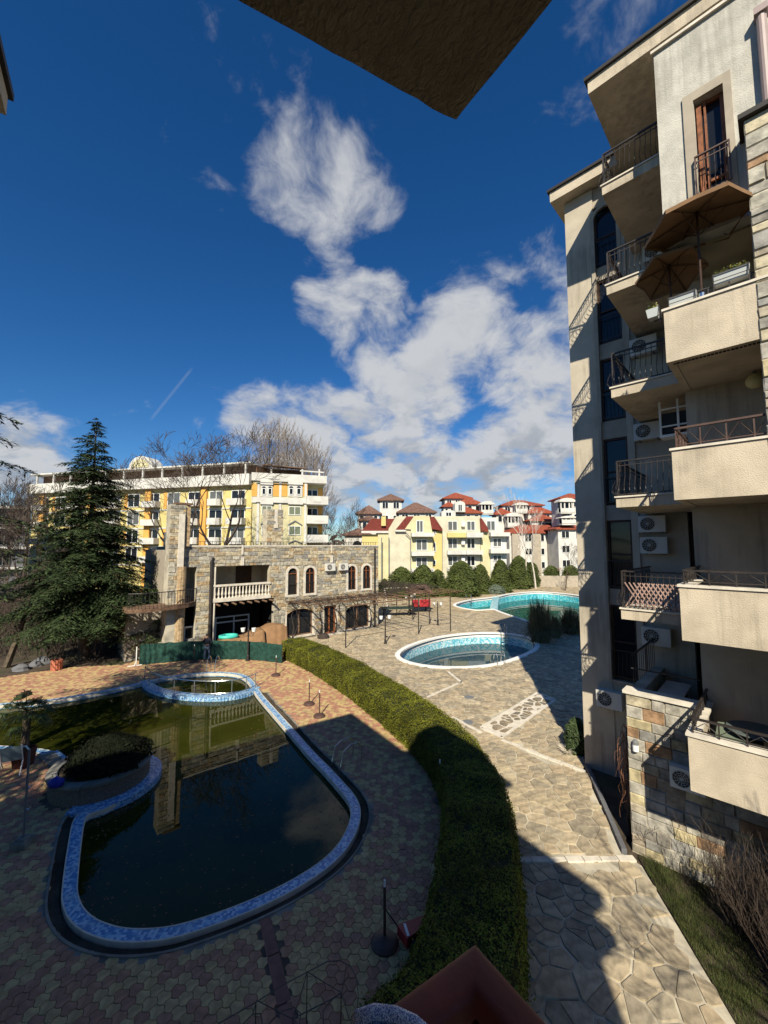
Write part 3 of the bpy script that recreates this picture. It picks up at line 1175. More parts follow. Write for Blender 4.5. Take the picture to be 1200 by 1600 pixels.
def cedar(root, h, rad, seed, m, z0=.6, tiers=34, trunk_r=.3, dens=1.0, lean=(0, 0), size=1.0):
    rnd = random.Random(seed)
    tr = MB()
    pts = [(lean[0] * (t / 8) ** 2, lean[1] * (t / 8) ** 2, h * .985 * t / 8) for t in range(9)]
    tr.tube(pts, [trunk_r * (1 - .96 * t / 8) for t in range(9)], 8)
    fo = MB()
    for k in range(tiers):
        f = k / (tiers - 1)
        z = z0 + (h - z0 - .35) * f ** .93
        reach = rad * ((1 - f) ** .78) * rnd.uniform(.8, 1.1) * (.72 + .28 * min(1, f * 8)) + .18
        nb = max(4, int(round((9 - 4 * f) * dens)))
        a0 = rnd.uniform(0, 6.28)
        for b in range(nb):
            a = a0 + 6.283 * b / nb + rnd.uniform(-.35, .35)
            r = reach * rnd.uniform(.55, 1.12)
            zz = z + rnd.uniform(-.3, .3)
            rise = rnd.uniform(.10, .32) * (.6 + f)
            droop = rnd.uniform(.25, .5)
            dirv_ = Vector((math.cos(a), math.sin(a), 0))
            sid = Vector((-dirv_.y, dirv_.x, 0))
            sp_ = []
            steps = 7
            c0 = Vector((lean[0] * (zz / h) ** 2, lean[1] * (zz / h) ** 2, 0))
            for i in range(steps + 1):
                t = i / steps
                sp_.append(c0 + dirv_ * (r * t) + Vector((0, 0, zz + r * (rise * t - droop * t * t * .9))) + sid * (rnd.uniform(-.05, .05) * r * t))
            tr.tube(sp_, [max(.008, .022 * r * .45 * (1 - t / (steps + .5))) for t in range(steps + 1)], 4, caps=False)
            # flat sprays of needles either side of the branch, tips hanging
            ns = max(4, int(r / (.15 * size) * dens))
            for i in range(ns):
                t = .16 + .84 * (i + rnd.random()) / ns
                x = t * steps
                i0 = min(int(x), steps - 1)
                p = sp_[i0].lerp(sp_[i0 + 1], x - i0)
                wl_ = (r * .36 * (1 - t * .62) + .12) * rnd.uniform(.5, 1.1)
                for sg in (-1, 1):
                    d2 = (sid * sg + dirv_ * rnd.uniform(.25, .9)).normalized()
                    m_ = max(2, int(wl_ / (.07 * size)))
                    for q in range(m_):
                        e = (q + rnd.random() * .8) / m_
                        c = p + d2 * (wl_ * e) + Vector((0, 0, -.52 * wl_ * e * e + rnd.uniform(-.04, .05)))
                        ln = size * rnd.uniform(.12, .22)
                        wd = size * rnd.uniform(.02, .036)
                        tip = (d2 + dirv_ * rnd.uniform(0, .7) + Vector((rnd.uniform(-.4, .4), rnd.uniform(-.4, .4), rnd.uniform(-.65, .15)))).normalized()
                        w_ = tip.cross(Vector((rnd.uniform(-.6, .6), rnd.uniform(-.6, .6), 1))).normalized() * wd
                        fo.add([c - tip * ln * .35, c + w_, c + tip * ln, c - w_], [(0, 1, 2, 3)])
    # leader
    for i in range(60):
        z = h - rnd.random() * .9
        t = rnd.uniform(0, 6.28)
        d2 = Vector((math.cos(t), math.sin(t), rnd.uniform(-.3, .6))).normalized()
        c = Vector((lean[0] * (z / h) ** 2, lean[1] * (z / h) ** 2, z))
        w_ = d2.cross(Vector((0, 0, 1))).normalized() * .04
        fo.add([c, c + d2 * .15 + w_, c + d2 * rnd.uniform(.2, .4), c + d2 * .15 - w_], [(0, 1, 2, 3)])
    tr.build('trunk', M['bark'], root)
    fo.build('crown', m, root)


CED = G(130, 1030)
t_ = thing('cedar_tree', 'tall dark green cedar with layered drooping branches beyond the pool', 'tree', (CED.x, CED.y, 0))
cedar(t_, 16.6, 4.9, 21, M['needle'], 2.2, 42, .34, 1.5, size=1.25)
t_ = thing('cedar_tree', 'dark cedar at the left edge of the photo, only its branch tips showing', 'tree', (-14.7, 12.4, 0))
cedar(t_, 16.5, 4.4, 8, M['needle'], 6.0, 19, .3, .9)
t_ = thing('cedar_tree', 'low spreading young cedar in front of the stone house, right of the tall cedar', 'tree', (-16.2, 30.6, 0))
cedar(t_, 6.2, 3.6, 31, M['needle'], .5, 17, .16, 1.3, size=1.2)
t_ = thing('cedar_tree', 'second dark cedar beside the shaded building, outside the left of the photo', 'tree', (-13.6, 3.0, 0))
cedar(t_, 15.0, 3.6, 77, M['needle'], 2.0, 26, .3, .9, size=1.3)


def bare_tree(tr, h, seed, r0, levels=5, spread=.55, first=.25, n_child=(2, 3), up=.25, sides=5, shrink=.72, base=(0, 0, 0), d0=(0, 0, 1), wig=.12, minr=.006, trunkmb=None):
    """limbs that fork again and again; returns tips"""
    rnd = random.Random(seed)
    tips = []

    def grow(p, d, ln, r, lv):
        pts = [p]
        rs = [r]
        seg = 4 if lv >= levels - 1 else 3
        for i in range(seg):
            d = (d + Vector((rnd.uniform(-wig, wig), rnd.uniform(-wig, wig), rnd.uniform(-wig, wig) + up * .12))).normalized()
            p = p + d * (ln / seg)
            pts.append(p)
            rs.append(max(minr, r * (1 - .38 * (i + 1) / seg)))
        (trunkmb if trunkmb is not None and lv == levels else tr).tube(pts, rs, max(3, sides - (levels - lv)), caps=False)
        if lv == 0:
            tips.append((p, d))
            return
        k = rnd.randint(*n_child) + (1 if lv < 3 else 0)
        for i in range(k):
            ax = d.orthogonal().normalized()
            t = 6.283 * (i + rnd.random() * .7) / k
            ax = ax * math.cos(t) + d.cross(ax) * math.sin(t)
            s = spread * rnd.uniform(.6, 1.25)
            nd = (d * math.cos(s) + ax * math.sin(s) + Vector((0, 0, up * .3))).normalized()
            st_ = pts[-1] if i == 0 else pts[-1 - (i % (2 if lv > 1 else 3))]
            grow(st_, nd, ln * shrink * rnd.uniform(.8, 1.15), rs[-1] * rnd.uniform(.62, .85), lv - 1)

    grow(Vector(base), Vector(d0).normalized(), h * first, r0, levels)
    return tips


def bare(name, label, cat, loc, h, seed, r0, m, group=None, tm=None, **kw):
    root = thing(name, label, cat, loc, 0, group)
    a, b = MB(), MB()
    bare_tree(a, h, seed, r0, trunkmb=b, **kw)
    b.build('trunk', tm or m, root)
    a.build('crown', m, root)
    return root


# ---------------------------------------------------------------- buildings
def loc2(root_xy, deg, px, py, w):
    """(along, z) of a place seen on the wall face w of a building frame"""
    c, s = math.cos(R(deg)), math.sin(R(deg))
    r = ray(px, py)
    n = Vector((-s, c))
    t = (w + n.dot(Vector(root_xy))) / n.dot(r.xy)
    p = r * t
    return c * (p.x - root_xy[0]) + s * (p.y - root_xy[1]), CAM_H + p.z


def belly_me(h, bulge, r=.009):
    mb = MB()
    mb.tube([(0, 0, 0), (0, -bulge * .55, .03), (0, -bulge, h * .13), (0, -bulge * .85, h * .28), (0, -bulge * .25, h * .52), (0, 0, h * .72), (0, 0, h)], r, 5, caps=False)
    return mb.mesh('baluster', M['iron'])


BAL = belly_me(.93, .17)
BAL_S = belly_me(.78, .09, .008)


def belly_rail(parent, runs, z, h=.95, gap=.115, me=None, m='iron', scale=1.0):
    """iron railing: handrail and foot rail, bellied bars; runs = (x0,y0,x1,y1,outward angle)"""
    me = me or BAL
    mb = MB()
    for (x0, y0, x1, y1, ang_) in runs:
        mb.bar((x0, y0, z + h), (x1, y1, z + h), .055, .035)
        mb.bar((x0, y0, z + h - .12), (x1, y1, z + h - .12), .02, .02)
        mb.bar((x0, y0, z + .05), (x1, y1, z + .05), .025, .025)
    for (x0, y0, x1, y1, ang_) in runs[:1]:
        mb.bar((x0, y0, z), (x0, y0, z + h), .045, .045)
    rl = mb.build('railing', M[m], parent)
    for (x0, y0, x1, y1, ang_) in runs:
        L = math.hypot(x1 - x0, y1 - y0)
        n = max(2, int(L / gap))
        for i in range(n):
            t = (i + .5) / n
            inst('baluster', me, rl, (x0 + (x1 - x0) * t, y0 + (y1 - y0) * t, z + .02), ang_)
    return rl


def window(parent, x0, x1, z0, z1, y, m_frame='wood', m_pane='pane', fw=.06, mull=1, depth=.08, name='window', trans=None, fwd=-1):
    """framed window: frame proud of the wall at y, glass set back; frame part with a pane sub-part"""
    mb = MB()
    ya, yb = sorted((y, y + fwd * depth))
    mb.box(x0, x0 + fw, ya, yb, z0, z1)
    mb.box(x1 - fw, x1, ya, yb, z0, z1)
    mb.box(x0 + fw, x1 - fw, ya, yb, z1 - fw, z1)
    mb.box(x0 + fw, x1 - fw, ya, yb, z0, z0 + fw)
    for k in range(1, mull + 1):
        x = x0 + (x1 - x0) * k / (mull + 1)
        mb.box(x - fw * .5, x + fw * .5, ya + .002, yb - .002, z0 + fw, z1 - fw)
    if trans:
        mb.box(x0 + fw, x1 - fw, ya + .004, yb - .004, trans - fw * .4, trans + fw * .4)
    f = mb.build(name, M[m_frame], parent)
    p = MB()
    yp = y + fwd * depth * .3
    p.box(x0 + fw * .8, x1 - fw * .8, min(yp, yp + .006), max(yp, yp + .006), z0 + fw * .8, z1 - fw * .8)
    p.build('pane', M[m_pane], f)
    return f


def ac_unit_mesh(name_label, loc, rz, label, group='air conditioner units on the right building', s=1.0):
    """outdoor air conditioner: casing, round fan grille, wall brackets; front looks to local -y"""
    t = thing('air_conditioner', label, 'air conditioner', loc, rz, group)
    c = MB()
    c.box(0, .78 * s, -.28 * s, 0, 0, .55 * s)
    c.box(.52 * s, .775 * s, -.284 * s, -.28 * s, .02 * s, .53 * s)
    c.build('casing', M['ac'], t)
    g = MB()
    n = 20
    cx, cz, r = .27 * s, .28 * s, .215 * s
    g.add([(cx + r * math.cos(6.283 * i / n), -.2805 * s - .006, cz + r * math.sin(6.283 * i / n)) for i in range(n)], [tuple(range(n))])
    g.build('fan_grille', M['acdark'], t)
    w = MB()
    for k in range(1, 5):
        rr = r * k / 4.2
        pts = [(cx + rr * math.cos(6.283 * i / 18), -.294 * s, cz + rr * math.sin(6.283 * i / 18)) for i in range(19)]
        w.tube(pts, .005 * s, 3, caps=False)
    for k in range(6):
        a = math.pi * k / 6
        w.tube([(cx + r * math.cos(a), -.296 * s, cz + r * math.sin(a)), (cx - r * math.cos(a), -.296 * s, cz - r * math.sin(a))], .005 * s, 3, caps=False)
    w.build('grille_wires', M['ac'], t)
    for x in (.12 * s, .64 * s):
        b = MB()
        b.box(x, x + .03, -.26 * s, .06, -.03, -.003)
        b.build('bracket', M['grey_metal'], t)
    return t


# ---- the apartment building on the right -------------------------------------------------
RBXY, RBA = (6.2, 8.7), -44.0
rb = thing('apartment_building', 'cream plastered apartment building on the right with stone tower and iron railed balconies', 'building', (*RBXY, 0), R(RBA))


def rbw(u, w, z):
    c, s = math.cos(R(RBA)), math.sin(R(RBA))
    return (RBXY[0] + c * u - s * w, RBXY[1] + s * u + c * w, z)


FL = [3.05, 6.05, 9.0, 12.03, 15.0, 18.0]
U1, U2, U3, U4 = -3.73, -2.74, -1.96, -1.75
TOPZ = 20.85
wl = MB()
# far bay: pilaster, spandrels between the windows, narrow pilaster, wall with the coolers
wl.box(U1, U2, 5.0, 9.0, 0, TOPZ)
wl.box(U3, U4, 4.96, 6.5, 3.2, TOPZ)
wl.box(U4, -.45, 5.04, 6.5, 3.0, TOPZ)
wl.box(U2, -.45, 5.03, 6.5, -.2, 3.18)
wl.build('wall', M['plaster'], rb)
sp = MB()
for z0, z1 in ((5.66, 6.2), (8.54, 9.06), (11.4, 12.03), (14.3, 14.86), (17.26, 17.75), (20.1, TOPZ)):
    sp = MB()
    sp.box(U2 + .002, U3 - .002, 5.06, 6.0, z0, z1)
    sp.build('spandrel', M['trim'], rb)
# recess behind: rooms stay dark
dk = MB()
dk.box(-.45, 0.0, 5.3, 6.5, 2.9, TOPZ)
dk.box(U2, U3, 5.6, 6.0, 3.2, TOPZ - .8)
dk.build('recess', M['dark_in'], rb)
# windows of the far bay, each with a bellied guard
for i, (z0, z1) in enumerate(((3.22, 5.66), (6.2, 8.54), (9.06, 11.4), (12.03, 14.3), (14.86, 17.26), (17.75, 20.0))):
    f = window(rb, U2 + .01, U3 - .01, z0, z1, 5.2, 'darkwood', 'pane', .07, 0, .1, trans=z0 + (z1 - z0) * .5)
    gr = MB()
    gr.bar((U2 + .02, 5.0, z0 + .95), (U3 - .02, 5.0, z0 + .95), .04, .03)
    gr.bar((U2 + .02, 5.0, z0 + .1), (U3 - .02, 5.0, z0 + .1), .03, .03)
    for x_ in (U2 + .03, U3 - .03):
        gr.bar((x_, 5.0, z0 + .09), (x_, 5.0, z0 + .96), .03, .03)
    g = gr.build('guard', M['iron'], rb)
    for k in range(6):
        inst('baluster', BAL_S, g, (U2 + .09 + (U3 - U2 - .18) * k / 5, 5.0, z0 + .12), 0)
arch = MB()
pts = [(U2 - .04 + (.42 if False else 0), 4.985, 17.7)]
cxa = (U2 + U3) / 2
ra = (U3 - U2) / 2 + .03
ap = [(cxa - ra, 4.97, 12.0), (cxa - ra, 4.97, 19.55)] + [(cxa - ra * math.cos(math.pi * k / 10), 4.97, 19.55 + ra * math.sin(math.pi * k / 10)) for k in range(11)] + [(cxa + ra, 4.97, 19.55), (cxa + ra, 4.97, 17.0)]
for k in range(len(ap) - 1):
    arch.bar(ap[k], ap[k + 1], .09, .12)
arch.build('arch_trim', M['trim'], rb)
frame2 = MB()
frame2.box(U2 - .09, U2 - .005, 4.93, 5.1, 3.1, 12.0)
frame2.box(U2, U3, 4.95, 5.2, 3.06, 3.19)
frame2.build('window_surround', M['trim'], rb)
# inner side wall and the walls behind the near balconies
iw = MB()
iw.box(0.0, .25, 2.4, 6.5, 0, 14.6)
iw.box(.25, 7.5, 2.4, 2.7, 0, 14.6)
iw.box(0, 7.5, 2.45, 6.5, 14.6, TOPZ)
iw.build('inner_wall', M['plaster'], rb)
# upper white block with its French window
wb = MB()
ox0, ox1, oz0, oz1 = .70, 1.22, 15.42, 17.85
for (a, b, c, d) in ((0, ox0, 14.62, 19.68), (ox1, 7.5, 14.62, 19.68), (ox0, ox1, 14.62, oz0), (ox0, ox1, oz1, 19.68)):
    wb.box(a, b, .6, .95, c, d)
wb.box(0, .3, .95, 2.45, 14.62, 19.68)
wb.build('upper_wall', M['plaster_white'], rb)
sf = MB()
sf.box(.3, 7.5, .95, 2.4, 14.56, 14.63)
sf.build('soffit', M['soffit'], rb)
cp = MB()
cp.box(-.05, 7.5, .53, 1.1, 19.682, 19.75)
cp.build('coping', M['cap'], rb)
sr = MB()
for (a, b, c, d) in ((.5, ox0 - .004, 15.3, 18.07), (ox1 + .004, 1.36, 15.3, 18.07), (ox0 - .004, ox1 + .004, oz1 + .004, 18.07)):
    sr.box(a, b, .55, .62, c, d)
sr.build('window_surround', M['trim'], rb)
window(rb, ox0, ox1, oz0, oz1, .86, 'wood', 'pane', .075, 0, .1, trans=15.9)
wf = MB()
wf.box(ox0 + .16, ox0 + .2, .72, .80, oz0, oz1)
wf.box(ox0 + .03, ox0 + .12, .68, .84, oz0, oz1 - .1)
wf.build('open_sash', M['wood'], rb)
gr = MB()
gr.bar((.66, .47, 16.4), (1.27, .47, 16.4), .05, .03)
gr.bar((.66, .47, 16.27), (1.27, .47, 16.27), .02, .02)
gr.bar((.66, .47, 15.5), (1.27, .47, 15.5), .025, .025)
for x in (.67, 1.26):
    gr.bar((x, .47, 16.4), (x, .6, 16.4), .03, .03)
    gr.bar((x, .47, 15.49), (x, .47, 16.4), .03, .03)
g = gr.build('guard', M['bronze_iron'], rb)
for k in range(6):
    inst('baluster', BAL_S, g, (.72 + .48 * k / 5, .47, 15.52), 0, (1, 1.3, 1.1))
pp = MB()
pp.tube([(1.9, .48, 16.1), (1.9, .48, 18.75)], .085, 12)
pp.box(1.79, 2.01, .36, .6, 18.752, 18.9)
pp.build('downpipe', M['pipe'], rb)
# roof with deep eaves
rf_ = MB()
rf_.box(-1.75, 8, 1.5, 9.5, TOPZ + .02, TOPZ + .42)
rf_.box(-4.1, -1.752, 4.55, 9.5, TOPZ + .021, TOPZ + .419)
rf_.build('roof', M['parapet'], rb)
re_ = MB()
re_.box(-1.83, 8, 1.42, 9.6, TOPZ + .422, TOPZ + .52)
re_.box(-4.18, -1.832, 4.47, 9.6, TOPZ + .423, TOPZ + .519)
re_.build('roof_edge', M['roofedge'], rb)
# small balconies in front of the coolers, bellied iron railing
for i, z in enumerate(FL[1:]):
    s_ = MB()
    s_.box(-1.55, -.002, 1.7, 5.03, z - .3, z - .04)
    sl = s_.build('balcony_slab', M['parapet'], rb)
    c_ = MB()
    c_.box(-1.58, .0, 1.66, 5.0, z - .04, z)
    c_.build('cap_stone', M['cap'], sl)
    belly_rail(sl, [(-1.5, 1.75, -.02, 1.75, 0), (-1.5, 5.0, -1.5, 1.75, -R(90))], z)
    # balcony door behind
    d_ = window(rb, -.44, -.02, z + .02, z + 2.2, 5.28, 'darkwood', 'pane', .06, 0, .08, 'balcony_door')
tb = MB()
tb.box(-1.45, .0, 1.7, 5.03, 20.4, TOPZ)
# wide terraces with plain parapets
for i, (z, zt, zb) in enumerate(((3.05, 3.82, 2.75), (6.05, 6.82, 5.72), (9.0, 9.72, 8.65), (12.03, 12.85, 11.68))):
    s_ = MB()
    s_.box(0, 6.0, 0.0, .14, zb, zt)
    s_.box(0, .14, .14, 2.4, zb, zt)
    s_.box(.14, 6.0, .14, 2.4, zb + .02, z)
    sl = s_.build('terrace_parapet', M['parapet'], rb)
    c_ = MB()
    c_.box(-.035, 6.0, -.035, .2, zt, zt + .05)
    c_.box(-.035, .2, .2, 2.4, zt, zt + .049)
    c_.build('cap_stone', M['cap'], sl)
    if i == 3:
        dr = MB()
        for k in range(22):
            dr.box(.1 + k * .065, .15 + k * .065, .16, .19, zb - .02, zb + .018)
        dr.build('drip_edge', M['roofedge'], sl)
    if i < 3:
        r_ = MB()
        hz = zt + (.48 if i == 2 else .34)
        m_ = 'bronze_iron' if i == 2 else 'iron'
        r_.bar((.08, .08, hz), (6, .08, hz), .07 if i == 2 else .05, .04)
        r_.bar((.08, .08, hz), (.08, 2.4, hz), .05, .04)
        r_.bar((.08, .08, zt + .12), (6, .08, zt + .12), .02, .02)
        r_.bar((.08, .08, zt + .12), (.08, 2.4, zt + .12), .02, .02)
        rl = r_.build('railing', M[m_], sl)
        for k in range(14):
            q = MB()
            x = .08 + k * .42
            q.bar((x, .08, zt + .04), (x, .08, hz), .025, .025)
            q.tube([(x + .02, .08, zt + .14), (x + .2, .08, hz - .05), (x + .4, .08, zt + .14)], .008, 4, caps=False)
            q.build('rail_panel', M[m_], rl)
        for k in range(6):
            q = MB()
            y = .08 + k * .4
            q.bar((.08, y, zt + .04), (.08, y, hz), .022, .022)
            q.tube([(.08, y + .03, zt + .1), (.08, y + .2, hz - .06), (.08, y + .37, zt + .1)], .01, 4, caps=False)
            q.tube([(.08, y + .1, zt + .08), (.08, y + .02, zt + .2), (.08, y + .14, hz - .04), (.08, y + .24, zt + .24), (.08, y + .3, zt + .08)], .01, 4, caps=False)
            q.build('rail_panel', M[m_], rl)
# side railing with scrolls on the lowest terrace
# lattice screen on one small balcony
lt = MB()
for k in range(15):
    x = -1.42 + k * .1
    lt.bar((x, 1.66, 6.1), (x + .36, 1.66, 6.72), .028, .012, up=(0, 1, 0))
    lt.bar((x + .36, 1.645, 6.1), (x, 1.645, 6.72), .028, .012, up=(0, 1, 0))
tag(lt.build('lattice_screen', M['lattice'], rb), 'pinkish wooden lattice tied to the balcony railing')
# stone base wall with the ground terrace on it
sw = MB()
sw.box(-1.55, 0.0, 1.75, 2.05, -.3, 3.86)
sw.box(0.001, 7.5, 1.75, 2.05, -.3, 2.73)
sw.box(-1.55, -1.25, 2.05, 5.0, -.3, 3.86)
sw_o = sw.build('stone_wall', M['mortar'], rb)
c_ = MB()
c_.box(-1.6, 0.0, 1.66, 2.1, 3.862, 3.94)
c_.build('cap_stone', M['cap'], sw_o)
cladding(sw_o, M['stone_slate'], -1.55, 2.6, -.02, 3.86, 1.75, [(0.0, 9, 2.72, 4)], random.Random(4), (.18, .32), (.26, .58), 290, rank=lambda s: (s[0] + .2) ** 2 + (s[2] - 2.6) ** 2 * .6, joint=.006)
fb = MB()
fb.box(-1.25, 0, 2.05, 5.0, 2.9, 3.05)
fb.build('terrace_floor', M['concrete'], rb)
r_ = MB()
r_.bar((-1.45, 2.2, 4.75), (-1.45, 4.8, 4.75), .045, .04)
r_.bar((-1.45, 2.0, 4.45), (.0, 2.0, 4.45), .03, .03)
for k in range(12):
    r_.bar((-1.45, 2.2 + k * .23, 3.95), (-1.45, 2.2 + k * .23, 4.75), .015, .015)
r_.build('railing', M['iron'], rb)
# stone clad tower at the right edge
tw = MB()
tw.box(1.52, 5.5, .0, 3, -.3, 16.25)
tw_o = tw.build('stone_tower', M['mortar'], rb)
cladding(tw_o, M['stone_slate'], 1.505, 3.4, 0.0, 16.22, 0.0, [], random.Random(9), (.14, .36), (.25, .62), 170, rank=lambda s: s[0] + (0 if s[2] > 8.6 else 10))
c_ = MB()
c_.box(1.43, 5.5, -.12, 3, 16.26, 16.36)
c_.build('tower_cap', M['roofedge'], tw_o)
wl2 = MB()
wl2.box(3.3, 9, -.2, 6, -.3, 15)
# wall lamp on the stone base
wlmp = thing('wall_lamp', 'small white bulkhead lamp on the stone base wall', 'lamp', rbw(-1.35, 1.72, 2.62), R(RBA))
q = MB()
q.lathe([(.02, -.14), (.07, -.13), (.075, .03), (.05, .08), (.01, .1)], 12, (0, -.06, 0))
q.build('shade', M['lampglass'], wlmp)
q = MB()
q.lathe([(.078, .03), (.07, .1), (.03, .14)], 12, (0, -.06, 0))
q.box(-.03, .03, -.02, .03, -.05, .08)
q.build('cap', M['grey_metal'], wlmp)
gl = thing('globe_lamp', 'round cream globe lamp hanging under the terrace ceiling', 'lamp', rbw(1.36, 2.0, 11.67))
q = MB()
q.lathe([(.17 * math.sin(math.pi * k / 10) + .001, -.37 - .17 * math.cos(math.pi * k / 10) + .17) for k in range(11)], 16)
q.build('globe', M['globe'], gl)
q = MB()
q.tube([(0, 0, -.03), (0, 0, 0.03)], .03, 8)
q.build('mount', M['grey_metal'], gl)
acs = [(-1.72, 14.0, 5.03, 'air conditioner behind the iron balcony below the smaller parasol', 0, 1.0), (-1.72, 11.12, 5.03, 'air conditioner on the wall just above the third iron balcony from the top', 0, 1.0),
       (-1.72, 8.1, 5.03, 'upper of two air conditioners stacked above the lattice screened balcony', 0, .95), (-1.70, 7.42, 5.03, 'lower of two air conditioners stacked above the lattice screened balcony', 0, .95),
       (-1.78, 4.55, 5.03, 'air conditioner between the lowest iron balcony and the stone wall', 0, 1.0)]
for u, z, w, lb, _, s_ in acs:
    ac_unit_mesh('', rbw(u, w, z), R(RBA), lb, s=s_)
ac_unit_mesh('', rbw(-3.2, 5.0, 2.28), R(RBA), 'lowest air conditioner, on the plain wall left of the stone base')
ac_unit_mesh('', rbw(-.62, 1.72, 2.0), R(RBA), 'air conditioner on the stone base in the shadow of the lowest terrace', s=.85)
ac_unit_mesh('', rbw(-1.2, 4.99, 17.05), R(RBA), 'air conditioner behind the iron balcony railing level with the big parasol')
# cooler in a white cage hung under a balcony
cg = thing('air_conditioner', 'air conditioner in a white metal cage hung under an iron balcony', 'air conditioner', rbw(-.62, 2.9, 10.72), R(RBA), 'air conditioner units on the right building')
q = MB()
q.box(0, .62, 0, .3, .06, .62)
q.build('casing', M['acdark'], cg)
q = MB()
for x in (-.05, .36, .66):
    q.box(x, x + .05, -.08, -.03, -.02, .96)
for z in (-.03, .22, .70):
    q.box(-.05, .71, -.075, -.045, z, z + .04)
q.box(-.05, .71, -.075, .35, -.06, -.03)
q.build('cage', M['white'], cg)


# parasols and planters on the top terrace
def parasol(loc, rz, label, r, h, tilt, hang=.28, n=6):
    t = thing('parasol', label, 'parasol', loc, rz, 'brown parasols on the right building')
    apex = Vector((0, 0, h))
    rot = Matrix.Rotation(tilt, 3, 'X')
    rim_ = []
    for i in range(n):
        a = 6.283 * i / n
        rim_.append(apex + rot @ Vector((r * math.cos(a), r * math.sin(a), -hang * r)))
    cn = MB()
    for i in range(n):
        a, b = rim_[i], rim_[(i + 1) % n]
        mid = (a + b) / 2 + rot @ Vector((0, 0, .05 * r))
        mid = mid.lerp(apex, .05)
        m1, m2 = apex.lerp(a, .5), apex.lerp(b, .5)
        mc = (apex + mid) / 2 - rot @ Vector((0, 0, .02))
        cn.add([apex, m1, mc, m2, a, mid, b], [(0, 1, 2), (0, 2, 3), (1, 4, 5, 2), (2, 5, 6, 3)])
        cn.add([a, a - rot @ Vector((0, 0, .09)), mid - rot @ Vector((0, 0, .09)), mid, b, b - rot @ Vector((0, 0, .09))], [(0, 1, 2, 3), (3, 2, 5, 4)])
    cn.build('canopy', M['parasol'], t)
    for i in range(n):
        rb2 = MB()
        rb2.tube([apex - rot @ Vector((0, 0, .04)), rim_[i] - rot @ Vector((0, 0, .02))], .011, 4)
        rb2.tube([apex - Vector((0, 0, .55)), apex.lerp(rim_[i], .5) - rot @ Vector((0, 0, .02))], .009, 4)
        rb2.build('rib', M['darkwood'], t)
    p = MB()
    p.tube([(0, 0, .55), (0, 0, h + .03)], .022, 8)
    p.build('pole', M['darkwood'], t)
    p = MB()
    p.tube([(0, 0, .62), (0, 0, .95)], .028, 8)
    p.lathe([(.055, .9), (.06, 1.0), (.03, 1.03)], 10)
    p.build('clamp', M['steel'], t)
    return t


parasol(rbw(.67, .12, 12.03), R(20), 'larger brown parasol open over the top terrace with flower boxes', 1.0, 2.86, R(-3))
parasol(rbw(.02, .95, 12.03), R(-30), 'smaller half lowered brown parasol behind the larger one', .72, 2.4, R(-18), .4)


def flowerbox(loc, rz, label, w, flowers):
    t = thing('flower_box', label, 'flower box', loc, rz, 'flower boxes on the top terrace')
    q = MB()
    q.add([(0, 0, 0), (w, 0, 0), (w, .18, 0), (0, .18, 0), (-.02, -.03, .2), (w + .02, -.03, .2), (w + .02, .21, .2), (-.02, .21, .2)], [(0, 1, 5, 4), (1, 2, 6, 5), (2, 3, 7, 6), (3, 0, 4, 7), (0, 3, 2, 1), (4, 5, 6, 7)])
    q.build('trough', M['boxblue'], t)
    q = MB()
    q.bar((-.02, -.05, .2), (w + .02, -.05, .2), .015)
    q.bar((-.02, -.05, .06), (w + .02, -.05, .06), .012)
    for x in (0, w):
        q.bar((x, -.05, -.15), (x, -.05, .22), .015)
        q.bar((x, -.05, .0), (x, .1, -.02), .015)
    q.build('holder', M['iron'], t)
    if flowers:
        lv = MB()
        rnd = random.Random(int(w * 100))
        for _ in range(420 if flowers > 1 else 160):
            p = (rnd.uniform(0, w), rnd.uniform(0, .18), .2 + abs(rnd.gauss(0, .07)))
            leaf_quads(lv, p, (0, 0, 1), .02, rnd, 1.3)
        lv.build('flowers', M['flower'], t)


flowerbox(rbw(.88, .06, 13.08), R(RBA), 'pale flower box with yellow flowers on the top terrace railing', .55, 2)
flowerbox(rbw(.1, .06, 12.92), R(RBA), 'empty pale flower box left of the flowering one on the terrace', .47, 0)
flowerbox(rbw(-.14, .1, 12.86), R(RBA + 90), 'small flower box on the corner of the top terrace parapet', .2, 1)
r_ = MB()
r_.bar((.08, .1, 13.1), (1.5, .1, 13.1), .02, .02)
for k in range(5):
    r_.bar((.1 + k * .34, .1, 12.9), (.1 + k * .34, .1, 13.1), .02, .02)
r_.build('low_rail', M['iron'], rb)
fm = thing('folded_mat', 'pale grey green folded sunbed mat on the lowest terrace', 'mat', rbw(.35, .9, 3.06), R(RBA))
q = MB()
q.add([(0, 0, .5), (.75, .1, .5), (.75, .9, .62), (0, .55, .62), (0, 0, .58), (.75, .1, .58), (.75, .9, .7), (0, .55, .7)], [(0, 3, 2, 1), (4, 5, 6, 7), (0, 1, 5, 4), (1, 2, 6, 5), (2, 3, 7, 6), (3, 0, 4, 7)])
q.build('cushion', M['sage'], fm)
q = MB()
for x, y in ((.06, .1), (.68, .16), (.68, .78), (.06, .5)):
    q.tube([(x, y, 0), (x, y, .52)], .018, 6)
q.build('leg', M['grey_metal'], fm)
tbq = thing('round_table', 'round grey table on the lowest terrace beside the folded mat', 'table', rbw(1.0, 1.35, 3.06))
q = MB()
q.lathe([(.5, .7), (.52, .72), (.5, .74)], 20)
q.build('tabletop', mat('grey_green_top', (.10, .12, .115), .5), tbq)
q = MB()
q.tube([(0, 0, .02), (0, 0, .7)], .04, 8)
q.lathe([(.25, 0), (.25, .03), (.05, .05)], 14)
q.build('pedestal', M['grey_metal'], tbq)
tb2 = thing('bench', 'pale topped bench behind the ground terrace railing', 'bench', rbw(-1.0, 3.5, 3.06), R(RBA))
q = MB()
